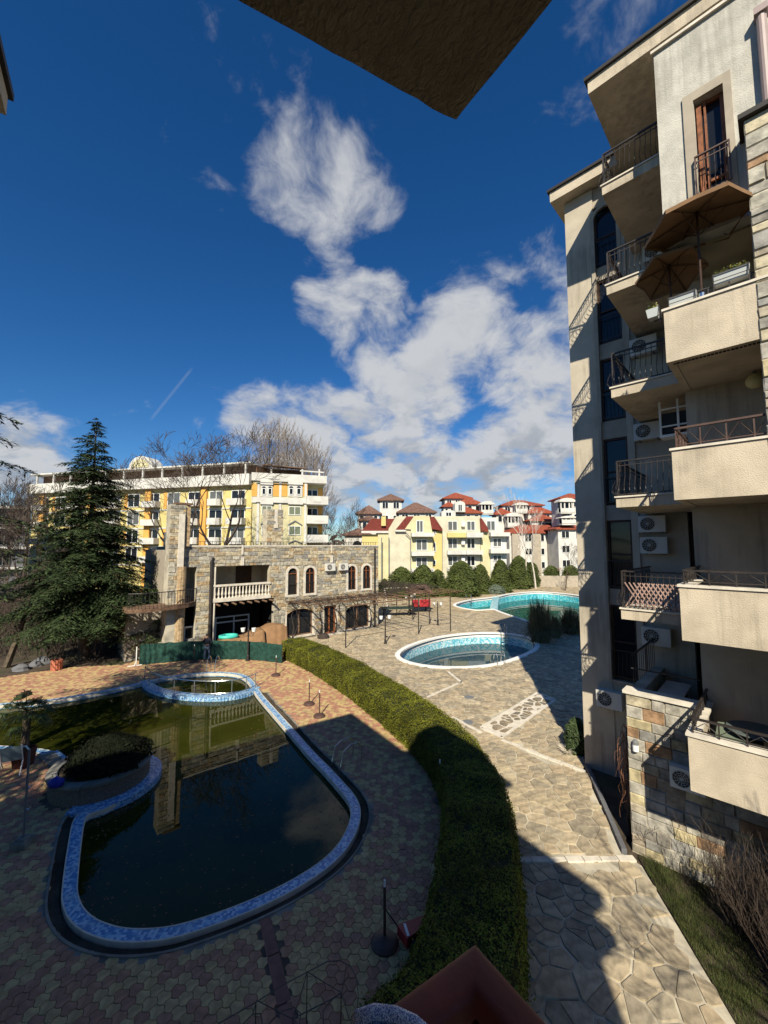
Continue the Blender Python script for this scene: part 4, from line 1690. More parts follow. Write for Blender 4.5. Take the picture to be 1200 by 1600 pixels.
q.box(-.1, .5, -1.0, .9, .55, .6)
q.build('seat', M['cap'], tb2)
q = MB()
for y in (-.9, .8):
    q.box(0, .4, y, y + .06, 0, .55)
q.build('leg', M['iron'], tb2)


# ---- the building the photograph is taken from ------------------------------------------
KA = -57.0
KXY = (-3.93, 3.92)
kb = thing('apartment_building', 'dark soffit and balcony overhead of the shaded building the view is taken from', 'building', (*KXY, 0), R(KA))
k_ = MB()
k_.box(.3, 11.15, -26, -.35, -.2, 12.15)
k_.build('wall', M['parapet'], kb)
k_ = MB()
k_.box(0, 11.5, -26.4, 0, 12.15, 12.37)
k_.build('roof', M['parapet'], kb)
k_ = MB()
k_.box(-.04, 11.54, -26.45, .04, 12.372, 12.45)
k_.build('roof_edge', M['roofedge'], kb)


k_ = MB()
hx0 = math.cos(R(KA)) * (-.5 - KXY[0]) + math.sin(R(KA)) * (-1.03 - KXY[1])
k_.box(hx0, hx0 + 3.0, -2.6, -.02, 12.452, 14.25)
k_.build('stair_house', M['parapet'], kb)
k_ = MB()
k_.box(hx0 - .15, hx0 + 3.45, -2.8, .12, 14.252, 14.4)
k_.build('stair_house_roof', M['roofedge'], kb)


def to_k(p):
    c, s = math.cos(R(KA)), math.sin(R(KA))
    x, y = p[0] - KXY[0], p[1] - KXY[1]
    return c * x + s * y, -s * x + c * y


def stucco():
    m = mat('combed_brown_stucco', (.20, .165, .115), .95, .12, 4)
    T = NT(m.node_tree)
    b = T.n['Principled BSDF']
    o = T.node('ShaderNodeTexCoord').outputs['Object']
    mp = T.node('ShaderNodeMapping')
    T.l.new(o, mp.inputs[0])
    mp.inputs['Scale'].default_value = (1.0, 1.7, 1)
    mp.inputs['Rotation'].default_value = (0, 0, R(20))
    bn = T.node('ShaderNodeBump')
    bn.inputs['Strength'].default_value = 1.0
    bn.inputs['Distance'].default_value = .03
    T.l.new(T.noise(mp.outputs[0], 34, 5, .55, .8), bn.inputs['Height'])
    T.l.new(bn.outputs[0], b.inputs['Normal'])
    return m


SX, SY = to_k(G(712, 190, 9.0))
k_ = MB()
nx, ny = 60, 40
rnd = random.Random(2)
x1 = SX + 4.6
gx = [SX + (x1 - SX) * (i / nx) ** 1.25 for i in range(nx + 1)]
gy = [SY + (-.34 - SY) * (j / ny) ** 1.1 for j in range(ny + 1)]
base = 0
for j in range(ny + 1):
    for i in range(nx + 1):
        e = .005 if i in (0,) or j in (0,) else 0
        zz = 9.0 + .004 * mnoise.noise(Vector((gx[i] * 9, gy[j] * 14, 0))) + .004 * mnoise.noise(Vector((gx[i] * 30, gy[j] * 40, 3))) + e * .6
        k_.v.append((gx[i] - (SY - gy[j]) * .12 + (rnd.uniform(-.0015, .0015) if i == 0 else 0), gy[j] + (rnd.uniform(-.0015, .0015) if j == 0 else 0), zz))
for j in range(ny):
    for i in range(nx):
        a = j * (nx + 1) + i
        k_.f.append((a, a + 1, a + nx + 2, a + nx + 1))
        k_.m.append(0)
k_.prism([(SX + .002, SY - .002), (SX - (SY + .34) * .12 + .002, -.34), (x1, -.34), (x1, SY - .002)], 9.022, 9.3)
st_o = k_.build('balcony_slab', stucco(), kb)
k_ = MB()
k_.box(SX + .1, SX + 4.6, -.34, SY - .1, 5.8, 6.05)
k_.build('balcony_slab', M['parapet'], kb)
RZ = 7.02
RX, RY = to_k(G(742, 1464, RZ))
k_ = MB()
hw = .052


def rail_sweep(mb, pts, w, h, n=24):
    """rounded timber handrail mitred at its corner"""
    pts = [Vector(p) for p in pts]
    for k, p in enumerate(pts):
        d0 = (pts[k] - pts[k - 1]).normalized() if k else None
        d1 = (pts[k + 1] - pts[k]).normalized() if k < len(pts) - 1 else None
        d = (d0 + d1).normalized() if d0 and d1 else (d0 or d1)
        a = d.cross(Vector((0, 0, 1))).normalized()
        f = 1 / max(.3, d.dot(d1)) if d0 and d1 else 1
        for i in range(n):
            t = 6.283 * i / n
            cx, cz = math.cos(t), math.sin(t)
            mb.v.append(tuple(p + a * (f * math.copysign(abs(cx) ** .5, cx) * w / 2) + Vector((0, 0, math.copysign(abs(cz) ** .5, cz) * h / 2))))
    for k in range(len(pts) - 1):
        for i in range(n):
            mb.f.append((k * n + i, k * n + (i + 1) % n, (k + 1) * n + (i + 1) % n, (k + 1) * n + i))
            mb.m.append(0)


RW = .06
cn_ = (RX + RW / 2, RY - RW / 2, RZ - .028)
rail_sweep(k_, [(RX + 3.4, cn_[1], cn_[2]), (cn_[0] + .06, cn_[1], cn_[2]), cn_, (cn_[0], cn_[1] - .06, cn_[2]), (cn_[0], -.3, cn_[2])], RW, .05)
hr = k_.build('handrail', M['red_rail'], kb, True)
tag(hr, 'reddish brown painted handrail corner at the bottom edge')
q = MB()
q.box(RX + .015, RX + .06, RY - .06, RY - .015, 6.05, RZ - .055)
q.build('post', M['red_rail'], kb)
for k in range(7):
    q = MB()
    q.tube([(RX + .25 + k * .16, RY - .05, 6.12), (RX + .25 + k * .16, RY - .05, RZ - .05)], .009, 6)
    q.build('baluster', M['red_rail'], kb)
for k in range(7):
    q = MB()
    q.tube([(RX + .05, RY - .2 - k * .16, 6.12), (RX + .05, RY - .2 - k * .16, RZ - .05)], .009, 6)
    q.build('baluster', M['red_rail'], kb)


def woven():
    m = mat('blue_white_weave', (.5, .52, .6), .85)
    T = NT(m.node_tree)
    b = T.n['Principled BSDF']
    o = T.node('ShaderNodeTexCoord').outputs['Object']
    v = T.node('ShaderNodeTexVoronoi')
    T.l.new(o, v.inputs['Vector'])
    v.inputs['Scale'].default_value = 800
    sc = T.node('ShaderNodeSeparateColor')
    T.l.new(v.outputs['Color'], sc.inputs[0])
    T.l.new(T.ramp(sc.outputs[0], [(.75, .75, .78), (.10, .13, .32), (.55, .57, .65), (.2, .24, .42)], True), b.inputs['Base Color'])
    return m


wv_ = thing('woven_cloth', 'blue and white woven cloth laid over the red balcony rail', 'cloth', (0, 0, 0))
q = MB()
cpt = [G(556, 1592, RZ + .012), G(585, 1582, RZ + .016), G(618, 1586, RZ + .018), G(648, 1600, RZ + .016), G(676, 1625, RZ + .012)]
lo = [Vector((p.x * .97 - .004, p.y - .07, p.z - .015)) for p in cpt]
for i in range(len(cpt) - 1):
    q.add([cpt[i], cpt[i + 1], lo[i + 1], lo[i], *(Vector(p) - Vector((0, 0, .012)) for p in (cpt[i], cpt[i + 1], lo[i + 1], lo[i]))], [(0, 1, 2, 3), (0, 4, 5, 1), (3, 2, 6, 7), (4, 7, 6, 5)])
q.tube(cpt, .009, 8)
o_ = q.build('woven_band', woven(), wv_, True)


# ---- the stone clubhouse across the pool -------------------------------------------------
CXY, CA = (-.55, 39.55), 39.5
ch = thing('stone_clubhouse', 'two storey stone clad clubhouse with arched windows and balcony beyond the pool', 'building', (*CXY, 0), R(CA))


def chw(u, w, z):
    c, s = math.cos(R(CA)), math.sin(R(CA))
    return (CXY[0] + c * u - s * w, CXY[1] + s * u + c * w, z)


arched = [(-9.6, -8.4), (-8.0, -6.76), (-3.7, -2.48), (-2.05, -.78)]
opens = [(a + .02, b - .02, 3.5, 5.98) for a, b in arched] + [(-9.57, -6.9, .25, 2.45), (-6.1, -4.55, -.2, 2.42), (-3.8, -.9, .1, 2.3), (-15.25, -10.98, 3.55, 6.12), (-15.3, -10.55, -.2, 3.5),
         (-17.3, -16.4, 3.5, 6.12), (-17.3, -16.4, -.2, 3.5)]
# solid wall pieces round the openings (columns of rectangles)
xs = sorted({-17.3, 0.0, *[o[0] for o in opens], *[o[1] for o in opens]})
cw = MB()
for a, b in zip(xs[:-1], xs[1:]):
    if b - a < .001:
        continue
    mid = (a + b) / 2
    cuts = sorted([(o[2], o[3]) for o in opens if o[0] < mid < o[1]])
    z = -.2
    for c, d in cuts:
        if c > z:
            cw.box(a, b, 0, .4, z, c)
        z = max(z, d)
    if z < 7.55:
        cw.box(a, b, 0, .4, z, 7.55)
cw.box(-.4, 0, .4, 9, -.2, 7.55)
cw.box(-17.3, -.4, 8.6, 9, -.2, 7.55)
cw.box(-17.3, -16.9, 6.5, 8.6, -.2, 7.55)
wall_o = cw.build('wall', M['mortar'], ch)
cladding(wall_o, M['stone'], -17.3, 0, -.1, 7.55, 0.0, opens, random.Random(6), (.2, .36), (.3, .8), 300, rank=lambda s: -s[0] * -1, joint=.02)
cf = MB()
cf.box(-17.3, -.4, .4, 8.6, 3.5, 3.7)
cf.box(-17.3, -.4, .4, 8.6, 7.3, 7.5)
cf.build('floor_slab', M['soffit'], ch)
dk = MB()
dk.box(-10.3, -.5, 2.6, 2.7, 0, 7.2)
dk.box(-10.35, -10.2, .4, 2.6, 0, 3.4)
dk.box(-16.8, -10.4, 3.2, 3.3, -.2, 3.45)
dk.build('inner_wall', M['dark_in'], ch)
bk = MB()
bk.box(-16.9, -10.4, 2.9, 3.0, 3.72, 7.3)
bk.box(-10.45, -10.25, .4, 2.9, 3.72, 7.3)
bk.build('balcony_back_wall', M['plaster'], ch)
q = MB()
q.box(-12.6, -11.3, 2.84, 2.9, 3.75, 6.0)
q.build('balcony_door', M['darkwood'], ch)
pr = MB()
pr.box(-17.35, .06, -.07, .5, 7.55, 7.66)
pr.build('roof_coping', M['cap'], ch)
q = MB()
for k in range(58):
    x = -16.2 + k * .28
    q.bar((x, .15, 7.66), (x, .15, 7.93), .03, .03)
q.bar((-16.3, .15, 7.93), (0, .15, 7.93), .035, .03)
tag(q.build('roof_railing', M['iron'], ch), kind='stuff')
# arched windows: white surround, wood frame, glass, little iron guard
for i, (a, b) in enumerate(arched):
    cx, r = (a + b) / 2, (b - a) / 2
    zs = 5.98 - r
    out_ = [(a, 3.47)] + [(a, zs)] + [(cx - r * math.cos(math.pi * k / 12), zs + r * math.sin(math.pi * k / 12)) for k in range(1, 12)] + [(b, zs), (b, 3.47)]
    ri = r - .19
    inn = [(cx - ri, 3.64)] + [(cx - ri, zs)] + [(cx - ri * math.cos(math.pi * k / 12), zs + ri * math.sin(math.pi * k / 12)) for k in range(1, 12)] + [(cx + ri, zs), (cx + ri, 3.64)]
    sf_ = MB()
    n = len(out_)
    sf_.v = [(p[0], -.07, p[1]) for p in out_] + [(p[0], -.07, p[1]) for p in inn] + [(p[0], .12, p[1]) for p in out_] + [(p[0], .12, p[1]) for p in inn]
    for k in range(n):
        j = (k + 1) % n
        sf_.f += [(k, j, n + j, n + k), (k, 2 * n + k, 2 * n + j, j), (n + k, n + j, 3 * n + j, 3 * n + k)]
        sf_.m += [0] * 3
    # fill of the wall corners above the arch
    w_ = sf_.build('arched_window', M['cap'], ch)
    f_ = MB()
    for k in range(n - 1):
        p, t = inn[k], inn[k + 1]
        f_.bar((p[0], .05, p[1]), (t[0], .05, t[1]), .07, .1, up=(0, 1, 0))
    f_.bar((cx - ri, .05, zs - .05), (cx + ri, .05, zs - .05), .06, .06, up=(0, 1, 0))
    if i:
        f_.bar((cx, .05, 3.64), (cx, .05, zs + ri), .06, .06, up=(0, 1, 0))
    f_.build('frame', M['wood'], w_)
    p_ = MB()
    p_.add([(p[0], .1, p[1]) for p in inn], [tuple(range(n))])
    p_.build('pane', M['pane'] if i else M['dark_in'], w_)
    g_ = MB()
    g_.bar((cx - ri, -.04, 4.55), (cx + ri, -.04, 4.55), .04, .03)
    g_.bar((cx - ri, -.04, 3.75), (cx + ri, -.04, 3.75), .03, .03)
    for k in range(7):
        x = cx - ri + 2 * ri * (k + .5) / 7
        g_.bar((x, -.04, 3.75), (x, -.04, 4.55), .016, .016)
    g_.build('guard', M['iron'], w_)
# spandrel corners of the arched openings
for a, b in arched:
    cx, r = (a + b) / 2, (b - a) / 2
    zs = 5.98 - r
    for sg in (-1, 1):
        q = MB()
        pts = [(cx + sg * r, zs + r)] + [(cx + sg * r * math.cos(math.pi / 2 * k / 6), zs + r * math.sin(math.pi / 2 * k / 6)) for k in range(7)]
        q.prism_y(pts if sg < 0 else pts[::-1], .0, .3)
        q.build('arch_spandrel', M['stone'], wall_o)
# ground floor openings
for (a, b, c, d, mu) in ((-9.57, -6.9, .25, 2.45, 1), (-3.8, -.9, .1, 2.3, 1)):
    window(ch, a + .12, b - .12, c + .02, d - .02, .3, 'pergwood', 'pane', .09, mu, .12, 'shop_window')
    q = MB()
    q.box(a, a + .12, -.04, .3, c, d)
    q.box(b - .12, b, -.04, .3, c, d)
    q.box(a - .05, b + .05, -.1, .3, c - .1, c + .02)
    q.build('window_surround', M['cap'], ch)
    arc = MB()
    n = 12
    top = [(a + (b - a) * k / n, d - .55 + .55 * math.sin(math.pi * k / n) ** .6) for k in range(n + 1)]
    arc.prism_y([(a, d + .02)] + top + [(b, d + .02)], -.03, .32)
    arc.build('arch_spandrel', M['stone'], wall_o)
window(ch, -5.95, -4.7, 0, 2.38, .3, 'wood', 'pane', .14, 1, .12, 'entrance_door')
q = MB()
for a, b in ((-6.1, -5.95), (-4.7, -4.55)):
    q.box(a, b, -.04, .3, -.1, 2.42)
q.build('door_surround', M['cap'], ch)
q = MB()
q.box(-6.3, -4.4, -.5, 0, -.1, .08)
q.build('door_step', M['cap'], ch)
# balcony balustrade: one turned baluster, repeated
bm = MB()
bm.lathe([(.075, 0), (.075, .06), (.04, .1), (.085, .28), (.07, .4), (.04, .62), (.055, .7), (.04, .74), (.075, .78), (.075, .84)], 10)
bme = bm.mesh('baluster', M['cap'])
q = MB()
q.box(-15.25, -10.9, -.14, .1, 3.56, 3.82)
q.box(-15.25, -10.9, -.12, .08, 4.66, 4.8)
bo = q.build('balustrade', M['cap'], ch)
for k in range(17):
    inst('baluster', bme, bo, (-15.1 + k * .255, -.02, 3.82))
q = MB()
for k in range(8):
    q.tube([(-15.0 + k * .58, .3, 3.42), (-15.0 + k * .58, -.75, 3.4)], .07, 6)
    q.build('beam_end', M['pergwood'], ch)
    q = MB()
# pipes
q = MB()
q.tube([(-15.42, -.09, 0), (-15.42, -.09, 6.5), (-15.3, -.02, 6.75)], .11, 8)
q.build('downpipe', M['iron'], ch)
q = MB()
q.tube([(-15.14, -.05, 0), (-15.14, -.05, 6.1)], .06, 8)
q.build('pale_pipe', M['cap'], ch)
q = MB()
q.tube([(-.5, -.1, 0), (-.5, -.1, 7.4)], .08, 8)
q.build('downpipe', M['iron'], ch)
q = MB()
for x in (-13.2, -5.3):
    q.box(x - .1, x + .12, -.14, 0, 6.15, 6.75)
    q.box(x - .06, x + .06, -.1, 0, 6.95, 7.7)
q.build('roof_spout', M['cap'], ch)
# left end: chimney tower, pale pilaster, round column, curved iron balcony
tw = MB()
tw.box(-18.3, -17.3, -.3, .8, -.2, 10.45)
to_ = tw.build('chimney', M['mortar'], ch)
cladding(to_, M['stone'], -18.3, -17.3, 3.4, 10.4, -.3, [], random.Random(15), (.22, .36), (.3, .55), 60)
q = MB()
q.box(-17.3, -17.0, -.25, .6, 7.6, 10.3)
q.build('chimney_side', M['stone'], to_)
q = MB()
q.box(-18.0, -16.9, -.34, .5, 10.46, 10.6)
q.build('chimney_cap', M['pergwood'], to_)
q = MB()
q.box(-17.75, -17.38, -.42, -.31, 6.2, 9.8)
q.build('pilaster', M['cap'], ch)
q = MB()
q.lathe([(.36, -.1), (.36, 6.2)], 14, (-17.45, -.1, 0))
q.build('round_column', M['stone'], ch)
cb = MB()
c0 = [(-16.4, -.05), (-17.0, -.55), (-17.8, -.95), (-18.8, -1.2), (-19.9, -1.25), (-20.6, -1.0), (-20.8, .6), (-16.4, .6)]
cb.prism(c0, 3.45, 3.72)
cb.build('curved_balcony', M['pergwood'], ch)
q = MB()
rlp = [(p[0], p[1], 4.65) for p in c0[:6]]
q.tube(rlp, .03, 6)
rs_ = spline([(p[0], p[1]) for p in c0[:6]], 5, closed=False)
for p in rs_:
    q.tube([(p[0], p[1], 3.7), (p[0], p[1], 4.65)], .014, 4)
q.build('railing', M['iron'], ch)
q = MB()
q.box(-20.3, -18.3, 1.6, 5, -.2, 3.44)
q.box(-18.3, -17.3, .81, 8, -.2, 7.3)
q.build('side_wall', M['trim'], ch)
q = MB()
q.box(-16.95, -16.4, .42, .5, .4, 2.0)
q.build('side_window', M['white'], ch)
q = MB()
q.box(-16.9, -16.42, .405, .418, .5, 1.9)
q.build('side_pane', M['pane'], ch)
q = MB()
q.box(-18.6, -16.4, -.02, .3, -.2, 1.2)
q.build('base_wall', M['stone'], ch)
q = MB()
q.box(-17.4, -15.9, 4.5, 6, 7.5, 8.7)
q.build('stair_head', M['grey_metal'], ch)
# second chimney on the roof
q = MB()
q.box(-9.55, -8.0, 4, 4.9, 7.5, 10.9)
c2 = q.build('chimney', M['mortar'], ch)
cladding(c2, M['stone'], -9.55, -8.0, 7.6, 10.9, 4.0, [(-8.85, -8.55, 9.9, 10.9)], random.Random(25), (.24, .4), (.35, .6), 60)
q = MB()
q.box(-8.85, -8.55, 3.96, 4.1, 9.6, 10.85)
q.box(-8.87, -8.53, 3.9, 4.0, 9.2, 9.6)
q.build('flue_cover', M['cap'], c2)
# air conditioners and other things by the clubhouse
ac_unit_mesh('', chw(-5.95, 0.0, 5.44), R(CA), 'left one of two air conditioners between the arched windows of the clubhouse', 'air conditioners on the clubhouse', 1.15)
ac_unit_mesh('', chw(-4.55, 0.0, 5.44), R(CA), 'right one of two air conditioners, touching an arched window of the clubhouse', 'air conditioners on the clubhouse', 1.1)


# ---------------------------------------------------------------- buildings farther off
def facade(xy, deg):
    def f(px, py, w=0.0):
        return loc2(xy, deg, px, py, w)
    return f


# hotel: right block
HXY, HA = (-20.0, 62.0), 17.5
ht = thing('hotel', 'yellow and white hotel block with curved upper windows behind the stone clubhouse roof', 'hotel', (*HXY, 0), R(HA))
hf = facade(HXY, HA)
c3 = lambda x, y: hf(390 + x / 6.316, 690 + y / 6.316)


def hbox(mb, x0, y0, x1, y1, ya, yb, conv, mi=0):
    a, zt = conv(x0, y0)
    b, _ = conv(x1, y0)
    _, zb = conv((x0 + x1) / 2, y1)
    mb.box(a, b, ya, yb, zb, zt, mi)
    return a, b, zb, zt


HL = c3(760, 700)[0]
q = MB()
q.box(0, c3(570, 700)[0], 0, 9, -.2, 18.0)
q.box(c3(570, 700)[0], HL - .3, 2.0, 9, -.2, 18.0)
q.build('wall', M['pale_yellow'], ht)
q = MB()
hbox(q, 20, 305, 760, 400, -.25, 9.2, c3)
hbox(q, 20, 545, 575, 610, -.18, .05, c3)
for x0, x1 in ((105, 232), (378, 525)):
    for yc, hgt in ((405, 60), (600, 50)):
        a, zb = c3(x0, yc)
        b, _ = c3(x1, yc)
        _, zt = c3((x0 + x1) / 2, yc - hgt)
        r = (b - a) / 2
        pts = [(a, zb - .3)] + [((a + b) / 2 - r * math.cos(math.pi * k / 10), zb + (zt - zb) * math.sin(math.pi * k / 10)) for k in range(11)] + [(b, zb - .3)]
        q.prism_y(pts, -.32, -.02)
for x in (90, 305, 555):
    hbox(q, x - 12, 400, x + 12, 1010, -.1, .02, c3)
for x0, x1 in ((110, 228), (383, 522)):
    hbox(q, x0, 400, x1, 545, -.14, .03, c3)
q.build('white_trim', M['housewhite'], ht)
q = MB()
for x0, x1 in ((22, 76), (234, 292), (318, 372), (528, 572)):
    hbox(q, x0, 412, x1, 540, -.06, .02, c3)
q.build('orange_panel', M['orange'], ht)
q = MB()
hbox(q, 60, 400, 380, 412, -.36, -.2, c3)
hbox(q, 60, 598, 575, 606, -.3, -.15, c3)
q.build('dark_moulding', M['grey_metal'], ht)


def hwin(x0, y0, x1, y1, w=0.0, pane='pane', fr='white_metal', mull=1, root=ht, conv=c3, arch=False, fw=.09):
    a, zt = conv(x0, y0)
    b, _ = conv(x1, y0)
    _, zb = conv((x0 + x1) / 2, y1)
    f = window(root, a, b, zb, zt, w, fr, pane, fw, mull, .1)
    if arch:
        q = MB()
        r = (b - a) / 2
        q.prism_y([((a + b) / 2 - r * math.cos(math.pi * k / 8), zt + r * math.sin(math.pi * k / 8)) for k in range(9)], w - .04, w)
        q.build('arched_pane', M[pane], f)


for x0, x1 in ((122, 160), (182, 220), (390, 430), (464, 506)):
    hwin(x0, 460, x1, 525, -.15, mull=0, arch=True)
for x0, y0, x1, y1 in ((120, 632, 222, 722), (386, 640, 506, 726), (120, 826, 170, 922), (386, 832, 506, 922)):
    hwin(x0, y0, x1, y1, 0, 'pane_green')
for x0, x1 in ((108, 230), (380, 516)):
    q = MB()
    for yb, hgt in ((822, 40), (1005, 30)):
        a, zb = c3(x0, yb)
        b, _ = c3(x1, yb)
        _, zt = c3((x0 + x1) / 2, yb - hgt)
        m = (a + b) / 2
        q.bar((a, -.08, zb), (m, -.08, zt), .16, .16)
        q.bar((b, -.08, zb), (m, -.08, zt), .16, .16)
    q.build('pediment', M['grey_metal'], ht)
for y0, y1, yr in ((540, 625, 445), (730, 812, 635), (920, 998, 822)):
    q = MB()
    a, b, zb, zt = hbox(q, 556, y0, 768, y1, -.9, 2.0, c3)
    s = q.build('balcony', M['housewhite'], ht)
    q = MB()
    q.box(a + 1.0, b - .8, -.93, -.9, zb + .3, zt - .2)
    q.box(a + 1.2, b - 1.0, -.96, -.93, zb + .45, zt - .35)
    q.build('balcony_panel', M['housewhite'], s)
    hwin(575, yr + 12, 690, y0 + 10, 2.0, 'pane', 'white_metal', 1)
    q = MB()
    c, z1 = c3(694, yr)
    q.box(c, HL - .35, 1.9, 2.0, zt - .3, z1)
    q.build('balcony_wall', M['orange'], ht)
q = MB()
a, zr = c3(130, 225)
b, zr2 = c3(560, 265)
q.add([(a, .2, zr), (b, .2, zr2), (b, 5, zr2 + .6), (a, 5, zr + .6), (a, .2, zr + .12), (b, .2, zr2 + .12), (b, 5, zr2 + .72), (a, 5, zr + .72)], [(0, 3, 2, 1), (4, 5, 6, 7), (0, 1, 5, 4), (1, 2, 6, 5), (2, 3, 7, 6), (3, 0, 4, 7)])
q.box(a, b, 4.8, 5, 18.4, zr2 + .5)
q.build('terrace_awning', M['pergwood'], ht)
q = MB()
for x in (215, 522, 690):
    c, z1 = c3(x, 270)
    q.box(c - .12, c + .12, .2, .44, 18.2, z1)
c, z1 = c3(500, 285)
d, z2 = c3(735, 302)
q.bar((c, .3, z1), (d, .3, z2), .25, .2)
q.build('terrace_frame', M['housewhite'], ht)

# hotel: long left wing
WA = -14.6
WXY = (-64.0, 74.3)
hw_ = thing('hotel', 'long yellow and orange hotel wing with white roof terrace band behind the tall cedar', 'hotel', (*WXY, 0), R(WA))
WL = 45.0
q = MB()
q.box(0, WL, 0, 10, -.2, 16.9)
q.build('wall', M['yellow'], hw_)
q = MB()
q.box(-.4, WL, -.9, 10.4, 16.9, 18.6)
q.box(-.4, WL, -.5, 8, 20.3, 20.55)
for k in range(12):
    q.box(1 + k * 3.9, 1.25 + k * 3.9, -.4, -.15, 18.6, 20.3)
q.build('roof_terrace', M['housewhite'], hw_)
q = MB()
q.box(.5, WL, 1.2, 7.5, 18.6, 20.28)
q.build('terrace_room', M['pergwood'], hw_)
q = MB()
cx = 24.0
q.prism_y([(cx - 2.4 * math.cos(math.pi * k / 14), 20.56 + 2.0 * math.sin(math.pi * k / 14)) for k in range(15)], -.4, 2)
q.build('arched_gable', M['housewhite'], hw_)
q = MB()
q.prism_y([(cx - 1.8 * math.cos(math.pi * k / 14), 20.6 + 1.4 * math.sin(math.pi * k / 14)) for k in range(15)], -.5, -.42)
q.build('gable_panel', M['pale_yellow'], hw_)
for x in (2.0, 13.5, 25.2, 36.0):
    q = MB()
    q.box(x, x + 1.1, -.35, .1, -.2, 16.9)
    q.build('orange_pilaster', M['orange'], hw_)
rw = random.Random(8)
for i in range(11):
    x = .6 + i * 4.0
    for fl_ in range(4):
        z = 4.9 + fl_ * 3.0
        f = window(hw_, x + .85, x + 3.3, z + .1, z + 2.3, 0.02, 'white_metal', rw.choice(('pane', 'pane_curtain', 'pane')), .09, 1, .1)
        if i % 2 == 0 or i == 9:
            q = MB()
            if i == 8 or i == 9:
                q.prism([(x + .9 + .2, -.02), (x + .95, -.7), (x + 1.3, -1.2), (x + 2.9, -1.2), (x + 3.25, -.7), (x + 3.2, -.02)], z - .1, z + .95)
            else:
                q.box(x + .7, x + 3.5, -1.2, 0, z - .1, z + .9)
            q.build('balcony', M['housewhite'], hw_)
        elif fl_ % 2:
            q = MB()
            q.box(x + .1, x + .8, -.06, .02, z - .3, z + 2.5)
            q.build('orange_panel', M['orange'], hw_)
q = MB()
for k in range(4):
    q.box(.0, WL, -.12, .02, 4.3 + 3 * k, 4.5 + 3 * k)
q.build('floor_band', M['housewhite'], hw_)

# grey block far left
gb = thing('apartment_building', 'dark grey flat roofed block with white floor bands at the far left edge', 'building', (-61.6, 56.3, 0), R(38))
q = MB()
q.box(-14, 9.3, 0, 10, -.2, 13.6)
q.build('wall', M['greywall'], gb)
q = MB()
for z in (4.3, 7.3, 10.3, 13.3):
    q.box(-14, 9.6, -.9, 0, z - .25, z + .1)
q.build('floor_band', M['housewhite'], gb)
for k in range(5):
    for z in (4.6, 7.6, 10.6):
        window(gb, -9 + k * 3.6, -6.6 + k * 3.6, z, z + 2.1, -.02, 'grey_metal', 'pane', .1, 2, .1)

# yellow terrace of flats
YXY, YA = (-3.9, 66.0), 3.0
yh = thing('apartment_house', 'yellow and cream flats with dark red mansard roofs behind the round bushes', 'building', (*YXY, 0), R(YA))
yf = facade(YXY, YA)
c4 = lambda x, y: yf(550 + x / 7.5, 760 + y / 7.5)
c5 = lambda x, y: yf(690 + x / 5.4545, 760 + y / 5.4545)


def poly_part(name, pts, conv, y0, y1, m, root=yh):
    q = MB()
    q.prism_y([conv(*p) for p in pts], y0, y1)
    return q.build(name, M[m], root)


poly_part('wall', [(118, 560), (305, 560), (305, 1310), (118, 1310)], c4, 1.2, 9, 'yellow')
poly_part('mansard_roof', [(108, 525), (230, 375), (500, 375), (500, 520)], c4, 1.0, 9, 'tile_dark')
poly_part('wall', [(305, 520), (440, 520), (440, 1310), (305, 1310)], c4, .8, 9, 'pale_yellow')
poly_part('eaves', [(110, 520), (440, 520), (440, 545), (110, 545)], c4, .5, 1.2, 'housewhite')
poly_part('gable_wall', [(430, 500), (520, 350), (640, 350), (520, 505), (690, 505), (690, 1310), (430, 1310)], c4, .2, 9, 'cream')
poly_part('mansard_roof', [(512, 506), (620, 506), (720, 350), (640, 350)], c4, .1, 9, 'tile_dark')
poly_part('eaves', [(505, 510), (630, 510), (630, 530), (505, 530)], c4, -.3, .3, 'housewhite')
poly_part('gable_wall', [(620, 500), (730, 345), (905, 345), (945, 560), (945, 1310), (690, 1310), (690, 505)], c4, -.1, 9, 'pale_yellow')
poly_part('mansard_roof', [(905, 355), (965, 355), (1070, 490), (1060, 520), (945, 500)], c4, .3, 8, 'tile_dark')
poly_part('stair_wall', [(945, 520), (1065, 520), (1065, 1310), (945, 1310)], c4, .9, 9, 'yellow')
poly_part('gable_wall', [(965, 350), (1130, 350), (1130, 1310), (1065, 1310), (1065, 500)], c4, .25, 9, 'cream')
poly_part('wall', [(46, 250), (345, 250), (345, 960), (46, 960)], c5, 1.0, 9, 'cream')
poly_part('mansard_roof', [(338, 270), (350, 270), (408, 360), (400, 390), (345, 380)], c5, .5, 8, 'tile_dark')
poly_part('stair_wall', [(350, 375), (432, 375), (432, 960), (350, 960)], c5, 1.1, 9, 'pale_yellow')
poly_part('gable_wall', [(345, 262), (482, 262), (545, 385), (570, 400), (570, 960), (432, 960), (432, 400), (408, 375)], c5, .9, 9, 'housewhite')
q = MB()
a, z0 = c4(345, 460)
b, z1 = c4(398, 350)
q.box(a, b, .5, 1.3, z0, z1)
q.build('chimney', M['yellow'], yh)


def ybalc(conv, x0, x1, ys, ye, w0, w1, m='housewhite'):
    q = MB()
    a, zt = conv(x0, ys)
    b, _ = conv(x1, ys)
    _, zb = conv((x0 + x1) / 2, ye)
    q.box(a, b, w0, w1, zb, zt)
    return q.build('balcony', M[m], yh)


